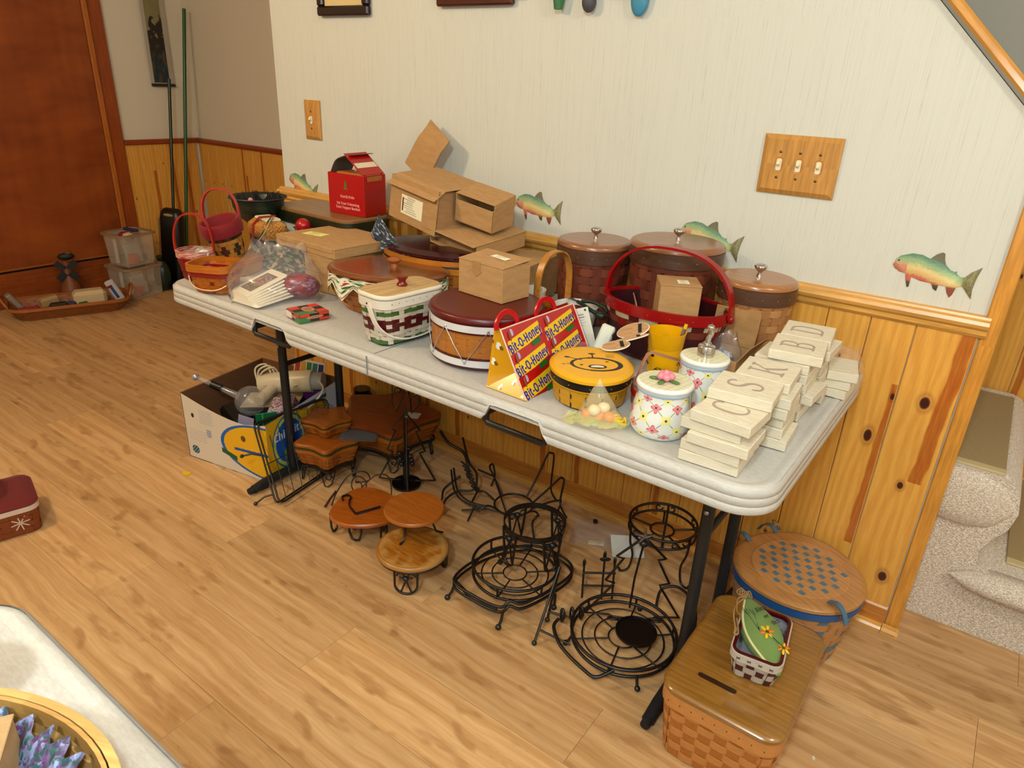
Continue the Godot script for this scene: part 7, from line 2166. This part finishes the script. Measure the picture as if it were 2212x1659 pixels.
	# long wrought bar at the back
	solo("twisted_bar", "short twisted black iron bar leaning by the largest star stand", "bar", mtube(curve([Vector3(-1.56, 0.13, 0.11), Vector3(-1.51, 0.1, 0.12), Vector3(-1.46, 0.075, 0.1), Vector3(-1.42, 0.05, 0.12), Vector3(-1.40, 0.005, 0.14)], 6), 0.006, 6), iron())
	# clear packet and paper on the floor by the wall
	o = thing("clear_packet", "flat clear packet with a small card in it, on the floor by the baseboard", "packet", Vector3(-0.855, 0.001, 0.14), 20)
	var nz := noise(10.0, 77, 2)
	var g := G.new()
	var rows := []
	for j in 8:
		var r := PackedVector3Array()
		for i in 12:
			var u := i / 11.0 - 0.5
			var v := j / 7.0 - 0.5
			r.append(Vector3(u * 0.17, 0.004 + 0.02 * maxf(0.0, 0.6 - absf(u) - absf(v)) + 0.008 * nz.get_noise_2d(u, v), -v * 0.13))
		rows.append(r)
	g.rows(rows, false, 1)
	part(o, "film", g.done(), clear("packet film", Color(0.85, 0.85, 0.88), 0.2, 0.1))
	part(o, "header_card", mbox(Vector3(0.05, 0.004, 0.018), 0.001), mat("cream card", Color(0.8, 0.74, 0.58), 0.6), Vector3(0.0, 0.006, 0.05), Vector3(0, 8, 0))
	part(o, "black_cap", mlathe([Vector2(0.008, 0), Vector2(0.008, 0.008)], 14), mat("case black", Color(0.018, 0.018, 0.02), 0.35), Vector3(-0.02, 0.014, -0.05))
	solo("white_leaflet", "white leaflet leaning by the baseboard behind the candle stand", "paper", mbox(Vector3(0.10, 0.0012, 0.08)), mat("paper white", Color(0.80, 0.79, 0.75), 0.7), Vector3(-0.745, 0.02, 0.155), Vector3(20, 35, 0))

func t_worn() -> ImageTexture:
	var a := noise(0.03, 171, 3)
	var b := noise(0.015, 172, 2)
	return picture(256, 256, func(x: float, y: float) -> Color:
		var d := Vector2(x - 128, y - 128).length() / 128.0
		var c := Color(0.62, 0.40, 0.12).lerp(Color(0.52, 0.30, 0.075), clampf(0.5 + a.get_noise_2d(x * 0.3, y * 2.0), 0, 1))
		var wear := smoothstep(0.55, 1.15, d + 0.5 * b.get_noise_2d(x, y))
		return c.lerp(Color(0.70, 0.58, 0.38), wear * 0.6))

func cage(o: Node3D, c: Vector3, r: float, h: float) -> void:   # a round plate rack: two rings, a spoked floor of three rings, little feet
	for q in [[0.0, 1.0, 0.0042], [h, 1.02, 0.0042]]:
		wire(o, "ring", arc(c + Vector3(0, q[0], 0), Vector3(r * q[1], 0, 0), Vector3(0, 0, r * q[1]), 0, 353, 48), q[2], true)
	for k in [0.28, 0.55, 0.8]:
		wire(o, "floor_ring", arc(c + Vector3(0, -0.002, 0), Vector3(r * k, 0, 0), Vector3(0, 0, r * k), 0, 350, 36), 0.0022, true)
	for k in 6:
		var a := deg_to_rad(k * 60.0 + 18)
		var d := Vector3(cos(a), 0, sin(a))
		wire(o, "spoke", [c + d * r * 0.28 + Vector3(0, -0.002, 0), c + d * r + Vector3(0, 0, 0)], 0.0024)
		wire(o, "stay", [c + d * r, c + d * r * 1.02 + Vector3(0, h, 0)], 0.0032)

func tree_holder(label: String, at: Vector3, h: float, w: float, pr: float, yaw: float, star: bool) -> void:
	var o := thing("tree_holder", label, "stand", at, yaw)
	var cu := mat("brown black iron", Color(0.075, 0.042, 0.032), 0.42)
	var k := w / 2
	var half := [Vector2(0.0, h), Vector2(0.05 * w / 0.2, h * 0.76), Vector2(0.035 * w / 0.2, h * 0.74), Vector2(0.04 * w / 0.2, h * 0.70), Vector2(k * 0.66, h * 0.47), Vector2(k * 0.47, h * 0.44), Vector2(k * 0.52, h * 0.40), Vector2(k, h * 0.05), Vector2(k * 0.5, h * 0.04)]
	for s in [-1, 1]:
		var pts := []
		for p in half:
			pts.append(Vector3(s * p.x, p.y, -0.02 * (1.0 - p.y / h)))
		pts.append(Vector3(s * k * 0.3, 0.02, 0.01))
		wire(o, "outline", pts, 0.0033, false, cu)
		wire(o, "scroll", spiral(Vector3(s * k * 0.42, 0.034, 0.02), Vector3(s, 0, 0), Vector3(0, 0.5, 0.86), 0.024, 0.006, 200, 560, 20), 0.003)
	part(o, "candle_pan", mlathe([Vector2(pr * 0.9, 0), Vector2(pr, 0.002), Vector2(pr, 0.009), Vector2(pr * 0.96, 0.009), Vector2(pr * 0.93, 0.004), Vector2(0.001, 0.003)], 32, true, false), mat("pan black", Color(0.02, 0.02, 0.022), 0.35), Vector3(0, 0.022 if star else 0.004, 0.055 if star else 0.0))
	if star:
		for i in 5:
			var a := TAU * i / 5.0 + PI / 2
			part(o, "star_point", mtube([Vector3(0, h, 0), Vector3(cos(a) * 0.026, h + sin(a) * 0.026, 0)], 0.007, 6, false, 0.0012), mat("star pewter", Color(0.5, 0.48, 0.5), 0.25, {"metallic": 0.9}))
		part(o, "star_knot", mball(Vector3(0.012, 0.01, 0.01), 8, 6), iron(), Vector3(0, h - 0.02, 0))
		wire(o, "prop", [Vector3(0, h * 0.9, -0.004), Vector3(0.0, 0.11, -0.05), Vector3(0.0, 0.004, -0.06)], 0.003)
	else:
		for s in [-1, 1]:
			wire(o, "prop", [Vector3(s * 0.004, h * 0.93, 0.0), Vector3(s * 0.012, 0.08, s * 0.06), Vector3(s * 0.02, 0.003, s * 0.09)], 0.0035)
		wire(o, "stem", [Vector3(0, 0.006, 0), Vector3(0, 0.13, 0)], 0.012, false)
		part(o, "tip", mtube([Vector3(0, h - 0.01, 0), Vector3(0, h + 0.035, 0)], 0.007, 8, false, 0.001), iron())
		for i in 9:
			part(o, "cluster_ball", mball(Vector3(0.009, 0.009, 0.009), 8, 6), iron(), Vector3(0.022 * cos(i * 2.2), 0.09 + 0.006 * i, 0.02 * sin(i * 2.2)))

# ---------- under the table, right ----------
func under_right() -> void:
	# round trivet
	var o := thing("plate_rack", "round black wire plate rack with a spoked floor and twisted handle, nearest of the floor ironwork", "rack", Vector3(-0.572, 0, 0.52))
	cage(o, Vector3(0, 0.03, 0), 0.132, 0.022)
	for a in [48.0, 142.0, 262.0, -30.0]:
		var d := Vector3(cos(deg_to_rad(a)), 0, sin(deg_to_rad(a)))
		wire(o, "foot", [d * 0.132 + Vector3(0, 0.034, 0), d * 0.14 + Vector3(0, 0.018, 0), d * 0.147 + Vector3(0, 0.008, 0)], 0.0036)
		part(o, "foot_ball", mball(Vector3(0.0075, 0.0075, 0.0075), 10, 7), iron(), d * 0.148 + Vector3(0, 0.008, 0))
	part(o, "twisted_handle", mtube(curve([Vector3(-0.155, 0.05, 0.07), Vector3(-0.15, 0.046, 0.1), Vector3(-0.1, 0.04, 0.14), Vector3(-0.02, 0.036, 0.165), Vector3(0.015, 0.036, 0.165), Vector3(0.04, 0.045, 0.128)], 6), 0.0048, 6), iron())
	for k in 3:
		part(o, "twist", mtube(spiral(Vector3(-0.15 + 0.012 * k, 0.055 - 0.01 * k, 0.06 - 0.03 * k), Vector3(0.008, 0, 0.004), Vector3(0, 0.026, 0), 1.0, 0.6, 0, 360, 14), 0.0036, 6), iron())
	part(o, "hoop_handle", mtube(curve([Vector3(0.03, 0.052, -0.13), Vector3(0.02, 0.075, -0.18), Vector3(0.06, 0.09, -0.2), Vector3(0.12, 0.085, -0.165), Vector3(0.15, 0.06, -0.09), Vector3(0.128, 0.052, -0.03)], 6), 0.004, 6), iron())
	tree_holder("black-brown wire tree holder with a pewter star and a round candle pan, on the nearest plate rack", Vector3(-0.573, 0.031, 0.465), 0.28, 0.25, 0.053, 34, true)
	# small garden-fence like easel
	o = thing("wire_fence", "small black wire picket shape left of the tree holder with the star", "stand", Vector3(-0.70, 0, 0.40), 35)
	for q in [[-0.055, 0.1], [0.0, 0.13], [0.03, 0.11]]:
		wire(o, "upright", [Vector3(q[0], 0.004, 0), Vector3(q[0], q[1], -0.02)], 0.0032)
		part(o, "finial", mball(Vector3(0.005, 0.014, 0.005), 8, 7), iron(), Vector3(q[0], q[1] + 0.008, -0.022))
	for y in [0.04, 0.085]:
		wire(o, "rail", [Vector3(-0.058, y, -0.008), Vector3(0.035, y, -0.012)], 0.0032)
	wire(o, "ring", arc(Vector3(0.002, 0.125, -0.02), Vector3(0.013, 0, 0), Vector3(0, 0.008, 0.006), 0, 340, 14), 0.003, true)
	# candle stand with scrolled ring
	o = thing("scroll_stand", "tall black iron candle stand with a scrolled ring top, by the right table leg", "stand", Vector3(-0.635, 0, 0.175), 15)
	var h := 0.172
	for q in [[h, 0.098, 0.004], [h - 0.026, 0.098, 0.0036]]:
		wire(o, "ring", arc(Vector3(0, q[0], 0), Vector3(q[1], 0, 0), Vector3(0, 0, q[1]), 0, 352, 44), q[2], true)
	wire(o, "centre_ring", arc(Vector3(0, h - 0.028, 0), Vector3(0.034, 0, 0), Vector3(0, 0, 0.034), 0, 348, 28), 0.0034, true)
	for k in 5:
		var a := deg_to_rad(k * 72.0 - 95)
		var d := Vector3(cos(a), 0, sin(a))
		var e := Vector3(-d.z, 0, d.x)
		wire(o, "spoke", [d * 0.034 + Vector3(0, h - 0.028, 0), d * 0.098 + Vector3(0, h - 0.026, 0)], 0.003)
		for s in [-1, 1]:
			wire(o, "scroll", spiral(d * 0.095 + e * s * 0.02 + Vector3(0, h - 0.012, 0), e * s, Vector3(0, 1, 0), 0.013, 0.004, 180, 500, 14), 0.0024)
	for a in [150.0, 30.0, 270.0]:
		var d := Vector3(cos(deg_to_rad(a)), 0, sin(deg_to_rad(a)))
		wire(o, "leg", curve([d * 0.098 + Vector3(0, h, 0), d * 0.095 + Vector3(0, h * 0.65, 0), d * 0.082 + Vector3(0, h * 0.35, 0), d * 0.09 + Vector3(0, 0.012, 0), d * 0.112 + Vector3(0, 0.004, 0), d * 0.12 + Vector3(0, 0.016, 0)], 5), 0.0036)
	# big floor basket with a wooden lid
	o = thing("lidded_basket", "large woven floor basket with a brown wooden lid with a hand slot, right front under the table end", "basket", Vector3(-0.257, 0, 0.575), 0)
	var hon := splint("floor splint", Color(0.80, 0.55, 0.30), 0.45)
	var lo := rrect(0.215, 0.33, 0.03)
	var hi := rrect(0.245, 0.36, 0.038)
	weave(o, lo, hi, 0.003, 0.16, 7, 36, [hon], [splint("floor stake", Color(0.70, 0.43, 0.15), 0.4)], 0.0022, 0.86)
	floor_of(o, lo, 0, hon)
	rim(o, "rim_band", hi, 0.148, 0.183, 0.004, hon)
	for k in 9:
		part(o, "nail", mball(Vector3(0.0014, 0.0014, 0.0014), 6, 4), mat("nail dark", Color(0.1, 0.1, 0.1), 0.5), Vector3(-0.1 + k * 0.025, 0.166, 0.1845))
	var line := rrect(0.254, 0.372, 0.042, 7)
	var lidm := wood("floor lid", Color(0.58, 0.41, 0.17), 0.2, {"clearcoat_enabled": true, "clearcoat": 0.7, "clearcoat_roughness": 0.12})
	part(o, "lid", mprism(line, [Vector2(-0.002, 0.184), Vector2(0.001, 0.187), Vector2(0.001, 0.194), Vector2(-0.003, 0.1985), Vector2(-0.009, 0.2)]), lidm)
	part(o, "hand_slot", mprism(rrect(0.085, 0.016, 0.0079), [Vector2(0.0, 0.2), Vector2(0.0, 0.2006)]), wood("slot wood", Color(0.2, 0.11, 0.04), 0.4), Vector3(-0.028, 0, 0.112))
	rim(o, "slot_edge", rrect(0.085, 0.016, 0.0079), 0.2, 0.2012, 0.0015, lidm, -0.001)
	o.get_child(o.get_child_count() - 1).position = Vector3(-0.028, 0, 0.112)
	# red and white small basket with a pillow
	o = thing("small_basket", "small white and dark red checked basket with a maroon rim, on the brown floor basket lid", "basket", Vector3(-0.24, 0.201, 0.568), 8)
	var wh := splint("mini white", Color(0.80, 0.77, 0.73), 0.4)
	var md := splint("mini maroon", Color(0.30, 0.03, 0.05), 0.4)
	var mlo := rrect(0.082, 0.14, 0.014)
	var mhi := rrect(0.1, 0.165, 0.02)
	weave(o, mlo, mhi, 0.002, 0.056, 3, 22, [wh], [md], 0.0016, 0.8)
	floor_of(o, mlo, 0, wh)
	rim(o, "rim_band", mhi, 0.052, 0.07, 0.0035, wh)
	rim(o, "maroon_lip", mhi, 0.058, 0.0725, 0.0005, mat("lip maroon", Color(0.27, 0.02, 0.045), 0.25), -0.006)
	part(o, "liner", mprism(rrect(0.088, 0.153, 0.016), [Vector2(-0.008, 0.006), Vector2(0.0, 0.064)], true, false), clear("liner clear", Color(0.7, 0.72, 0.78), 0.35, 0.1))
	for k in 4:
		part(o, "star_print", mbox(Vector3(0.009, 0.0012, 0.0006)), mat("print navy", Color(0.12, 0.12, 0.17), 0.6), Vector3(-0.033 + k * 0.022, 0.061, 0.0865), Vector3(0, 0, 35))
		part(o, "star_print", mbox(Vector3(0.009, 0.0012, 0.0006)), mat("print navy", Color(0.12, 0.12, 0.17), 0.6), Vector3(-0.033 + k * 0.022, 0.061, 0.0865), Vector3(0, 0, -35))
	o = thing("leaf_pillow", "stuffed sage green leaf pillow with yellow flowers and black lettering, lying in the small checked basket", "pillow", Vector3(-0.243, 0.266, 0.562), 0)
	o.rotation_degrees = Vector3(8, 38, 10)
	o.scale = Vector3(0.92, 1.0, 1.12)
	var sage := mat("sage cloth", Color(0.40, 0.50, 0.26), 0.9, {"rim_enabled": true, "rim": 0.3})
	var g := G.new()
	var rows := []
	for j in 13:
		var t := j / 12.0
		var w := 0.046 * pow(sin(PI * clampf(t * 0.96 + 0.02, 0, 1)), 0.8) * lerpf(0.72, 1.0, sin(PI * t))
		var r := PackedVector3Array()
		for i in 20:
			var a := TAU * i / 20.0
			r.append(Vector3(cos(a) * maxf(w, 0.001), sin(a) * maxf(w, 0.001) * 0.52, -0.092 + 0.184 * t))
		rows.append(r)
	rows.reverse()
	g.rows(rows, true, 1)
	part(o, "body", g.done(), sage, Vector3(0, 0.0, 0))
	var rib := []
	for j in 12:
		var t := 0.06 + 0.88 * j / 11.0
		var w := 0.046 * pow(sin(PI * t), 0.8) * lerpf(0.72, 1.0, sin(PI * t))
		rib.append(Vector3(-w * 0.84, w * 0.30, -0.092 + 0.184 * t))
	part(o, "piping", mtube(rib, 0.0032, 7), mat("cream piping", Color(0.80, 0.77, 0.55), 0.8))
	for q in [[Vector3(0.006, 0.0245, 0.012), 0.014], [Vector3(0.03, 0.016, 0.046), 0.012]]:
		for k in 6:
			var a := TAU * k / 6.0
			part(o, "petal", mball(Vector3(q[1] * 0.52, 0.0018, q[1] * 0.26), 10, 6), mat("petal yellow" if k % 3 else "petal orange", Color(0.86, 0.68, 0.08) if k % 3 else Color(0.82, 0.4, 0.08), 0.4), q[0] + Vector3(cos(a) * q[1] * 0.7, -0.0012, sin(a) * q[1] * 0.7), Vector3(0, -rad_to_deg(a), -14 if q[0].x > 0.02 else -3))
		part(o, "flower_eye", mball(Vector3(0.003, 0.0022, 0.003), 8, 6), mat("eye green", Color(0.08, 0.25, 0.06), 0.5), q[0])
	part(o, "stem", mtube([Vector3(0.006, 0.0247, 0.012), Vector3(0.016, 0.0235, 0.03), Vector3(0.028, 0.018, 0.044)], 0.0012, 5), mat("eye green", Color(0.08, 0.25, 0.06), 0.5))
	var inkp := mat("pillow ink", Color(0.1, 0.1, 0.06), 0.8)
	for k in 3:
		words(o, "lettering", ["Bless", "my", "Garden"][k], [0.0085, 0.006, 0.0085][k], inkp, Vector3(0.013 + k * 0.006, 0.0235 - k * 0.0022, -0.042 + k * 0.017), Vector3(-78, 24, -8), false, "Droid Serif")
	for k in 5:
		part(o, "stitch", mtube([Vector3(-0.03 + k * 0.006, 0.012 + k * 0.002, -0.06 + 0.004 * k), Vector3(-0.018 + k * 0.004, 0.0205, -0.03 + 0.012 * (k % 3)), Vector3(-0.01, 0.0245, 0.008)], 0.0005, 4), inkp)
	var jute := mat("jute", Color(0.56, 0.43, 0.26), 0.95)
	for k in 6:
		part(o, "jute_bow", mtube(curve([Vector3(0.0, 0.012, -0.082), Vector3(-0.012 + 0.004 * k, 0.026 - 0.003 * k, -0.094 + 0.003 * k), Vector3(-0.026 + 0.006 * k, 0.022, -0.088), Vector3(-0.008, 0.014, -0.078)], 5), 0.0014, 5), jute)
	part(o, "jute_tail", mtube(curve([Vector3(-0.006, 0.014, -0.08), Vector3(-0.036, 0.022, -0.06), Vector3(-0.056, 0.034, -0.03), Vector3(-0.066, 0.04, 0.006), Vector3(-0.072, 0.036, 0.018), Vector3(-0.062, 0.034, 0.014), Vector3(-0.052, 0.03, -0.02)], 6), 0.0022, 6), jute)
	part(o, "jute_tail", mtube(curve([Vector3(-0.004, 0.014, -0.08), Vector3(-0.03, 0.026, -0.07), Vector3(-0.045, 0.03, -0.04), Vector3(-0.042, 0.034, -0.025)], 6), 0.0018, 6), jute)
	# blue and tan picnic basket by the wall
	o = thing("picnic_basket", "rounded tan basket with a lid of blue woven checks and blue strap handles, beside the wainscot", "basket", Vector3(-0.262, 0, 0.192), -26)
	var tanw := splint("picnic tan", Color(0.76, 0.56, 0.36), 0.45)
	var bl := splint("picnic blue", Color(0.33, 0.48, 0.58), 0.45)
	var shape := PackedVector2Array()
	for i in 48:
		var a := TAU * i / 48.0
		var rr := 0.176
		var x := cos(a) * rr
		var z := sin(a) * rr * 0.92
		if x < 0:
			x *= 0.82
			z *= 1.0 + 0.0 * x
		shape.append(Vector2(x, z))
	weave(o, scaled(shape, 0.8, 0.8), scaled(shape, 0.97, 0.97), 0.003, 0.185, 8, 30, [tanw, tanw, bl, tanw, tanw, tanw], [tanw, tanw, bl], 0.0016)
	floor_of(o, scaled(shape, 0.8, 0.8), 0, tanw)
	rim(o, "blue_band", scaled(shape, 0.98, 0.98), 0.18, 0.198, 0.004, mat("band blue", Color(0.10, 0.30, 0.52), 0.4))
	part(o, "lid", mprism(shape, [Vector2(-0.002, 0.199), Vector2(0.001, 0.202), Vector2(0.001, 0.21), Vector2(-0.005, 0.215), Vector2(-0.012, 0.216)]), wood("picnic lid", Color(0.74, 0.53, 0.31), 0.3, {"clearcoat_enabled": true, "clearcoat": 0.3, "clearcoat_roughness": 0.15}))
	part(o, "woven_panel", mprism(scaled(shape, 0.72, 0.74), [Vector2(0.002, 0.2158), Vector2(0.002, 0.2168), Vector2(0, 0.2175)]), wood("panel tan", Color(0.78, 0.57, 0.36), 0.4), Vector3(0.006, 0, 0))
	for i in range(-5, 6):
		for j in range(-5, 6):
			if (i + j) % 2 != 0:
				continue
			var p := Vector2(i * 0.0205, j * 0.0195)
			if Vector2(p.x / (0.1 if p.x < 0 else 0.12), p.y / 0.112).length() < 1.0:
				part(o, "blue_check", mbox(Vector3(0.0155, 0.0012, 0.013), 0.0004), bl, Vector3(p.x + 0.006, 0.2177, p.y))
	for q in [[0.158, 0.045, 1.0], [-0.135, -0.06, -1.0], [-0.138, 0.04, -1.0]]:
		var b := Vector3(q[0], 0.214, q[1])
		part(o, "strap", mstrap(curve([b + Vector3(-q[2] * 0.018, 0.006, 0), b + Vector3(q[2] * 0.004, 0.016, 0), b + Vector3(q[2] * 0.026, 0.006, 0.002), b + Vector3(q[2] * 0.04, -0.018, 0.004)], 5), Vector3(0, 0, 1), 0.014, 0.0028), mat("strap blue", Color(0.27, 0.40, 0.50), 0.45))
		part(o, "strap_bead", mball(Vector3(0.005, 0.005, 0.005), 8, 6), mat("copper bead", Color(0.5, 0.26, 0.12), 0.3), b + Vector3(q[2] * 0.02, -0.012, 0))
	part(o, "wire_catch", mtube(spiral(Vector3(-0.138, 0.224, -0.08), Vector3(0.02, 0, 0.004), Vector3(0, 0.02, 0.01), 1.0, 0.5, 0, 420, 16), 0.0014, 5), mat("steel", Color(0.6, 0.6, 0.6), 0.3))
	solo("paper_scrap", "tiny white scrap on the floor right of the large floor basket", "scrap", mbox(Vector3(0.005, 0.001, 0.009)), mat("paper white", Color(0.80, 0.79, 0.75), 0.7), Vector3(-0.081, 0.0006, 0.553), Vector3(0, 20, 0))
	solo("paper_scrap", "tiny pale scrap on the floor by the left foot of the table", "scrap", mbox(Vector3(0.006, 0.001, 0.006)), mat("paper white", Color(0.80, 0.79, 0.75), 0.7), Vector3(-2.047, 0.0006, 0.667), Vector3(0, 40, 0))

# ---------- nearest things at the left edge ----------
func near_left() -> void:
	var white := texmat("table plastic", fine, Color(0.80, 0.795, 0.78), 0.5, Vector3(7, 7, 7))
	var o := thing("folding_table", "second white plastic table, only its corner in view at the lower left", "table", Vector3(-0.02, 0, 2.018))
	table_top(o, 1.829, 0.762, white, [])
	for s in [-1, 1]:
		for z in [-0.2, 0.2]:
			part(o, "leg", mtube([Vector3(s * 0.7, 0.71, z), Vector3(s * 0.7, 0.0, z)], 0.0145, 10), mat("grey tube", Color(0.13, 0.135, 0.145), 0.45))
	# oval basket with flowered lining
	o = thing("lined_basket", "pale oval basket with a green and purple flowered cloth lining, on the near table", "basket", Vector3(-0.573, 0.737, 1.812), 22)
	var pale := splint("pale splint", Color(0.80, 0.62, 0.36), 0.45)
	var lo := oval(0.13, 0.085, 56)
	var hi := oval(0.155, 0.105, 56)
	weave(o, lo, hi, 0.003, 0.085, 4, 28, [pale], [pale], 0.0015)
	floor_of(o, lo, 0, pale)
	rim(o, "rim_band", hi, 0.078, 0.098, 0.004, wood("pale band", Color(0.80, 0.62, 0.36), 0.35))
	rim(o, "inner_band", scaled(hi, 0.97, 0.96), 0.08, 0.0985, 0.0, wood("pale band 2", Color(0.74, 0.56, 0.31), 0.35), -0.0035)
	var fl := texmat("near floral", t_floral(191, Color(0.42, 0.28, 0.45), [Color(0.02, 0.25, 0.20), Color(0.26, 0.09, 0.28), Color(0.56, 0.58, 0.75), Color(0.03, 0.30, 0.25)]), Color(1, 1, 1), 0.7, Vector3(11, 11, 11))
	var nz := noise(3.0, 9, 2)
	var g := G.new()
	var rows := []
	for j in 9:
		var v := j / 8.0
		var r := PackedVector3Array()
		for i in 180:
			var a := TAU * i / 180.0
			var ruff := sin(i * 1.15 + 2.0 * nz.get_noise_1d(i * 0.02)) * 0.006 * smoothstep(0.3, 1.0, v)
			var k := lerpf(0.28, 0.9, pow(v, 0.7))
			r.append(Vector3(cos(a) * (0.148 * k + ruff), lerpf(0.05, 0.094, v) + 0.008 * nz.get_noise_2d(cos(a) + v, sin(a)) + ruff * 0.5, sin(a) * (0.098 * k + ruff)))
		rows.append(r)
	g.rows(rows, true, 1)
	part(o, "cloth_lining", g.done(), fl)
	g = G.new()
	g.cap(oval(0.06, 0.04, 30), 0.053, true)
	part(o, "lining_floor", g.done(), fl)
	for q in [["pale brown carton corner standing in the flowered lining, nearest the left edge", Vector3(-0.585, 0.80, 1.79), 58.0, Color(0.70, 0.56, 0.38)], ["orange-brown carton lying in the flowered lining", Vector3(-0.505, 0.80, 1.795), 12.0, Color(0.72, 0.5, 0.28)]]:
		var b := thing("cardboard_box", q[0], "box", q[1], q[2])
		part(b, "body", mbox(Vector3(0.09, 0.045, 0.07), 0.0015, Vector3(0, 0.0225, 0)), card("near card %s" % q[2], q[3]))
		part(b, "lid_flap", mbox(Vector3(0.092, 0.002, 0.072), 0.0006, Vector3(0, 0.0465, 0)), card("near card %s" % q[2], q[3]))
	solo("yellow_roll", "edge of a yellow rounded bowl at the lower left, on the near table", "bowl", mlathe([Vector2(0.03, 0), Vector2(0.04, 0.01), Vector2(0.046, 0.05), Vector2(0.048, 0.075), Vector2(0.044, 0.075), Vector2(0.04, 0.02), Vector2(0.001, 0.015)], 28, true, false), mat("bowl yellow", Color(0.80, 0.6, 0.16), 0.4), Vector3(-0.757, 0.737, 1.752))
	# red lined basket on the floor, far left edge
	o = thing("lidded_basket", "brown basket with a dark red padded lid, white trim and a snowflake, on the floor at the left edge", "basket", Vector3(-2.335, 0, 1.285), 76)
	var br := splint("left basket", Color(0.50, 0.23, 0.07), 0.45)
	weave(o, rrect(0.19, 0.19, 0.025), rrect(0.2, 0.2, 0.03), 0.003, 0.085, 4, 28, [br], [br], 0.0014)
	floor_of(o, rrect(0.19, 0.19, 0.025), 0, br)
	rim(o, "white_trim", rrect(0.2, 0.2, 0.03), 0.08, 0.096, 0.004, mat("trim white", Color(0.78, 0.7, 0.62), 0.6))
	part(o, "padded_lid", mprism(rrect(0.206, 0.206, 0.035), [Vector2(0, 0.096), Vector2(0.002, 0.1), Vector2(-0.006, 0.108), Vector2(-0.03, 0.112)]), mat("lid red cloth", Color(0.36, 0.012, 0.015), 0.85, {"rim_enabled": true, "rim": 0.4}))
	part(o, "handle", mstrap(arch(0.103, 0.17, 0.2), Vector3(0, 0, 1), 0.014, 0.005), mat("handle dark red", Color(0.32, 0.02, 0.02), 0.35), Vector3(-0.02, 0.1, -0.06), Vector3(0, 100, 0))
	for k in 4:
		part(o, "snowflake_arm", mbox(Vector3(0.05, 0.0035, 0.001), 0.0003), mat("flake white", Color(0.78, 0.68, 0.58), 0.7), Vector3(0.045, 0.045, 0.0995), Vector3(0, 0, k * 45.0 + 10))
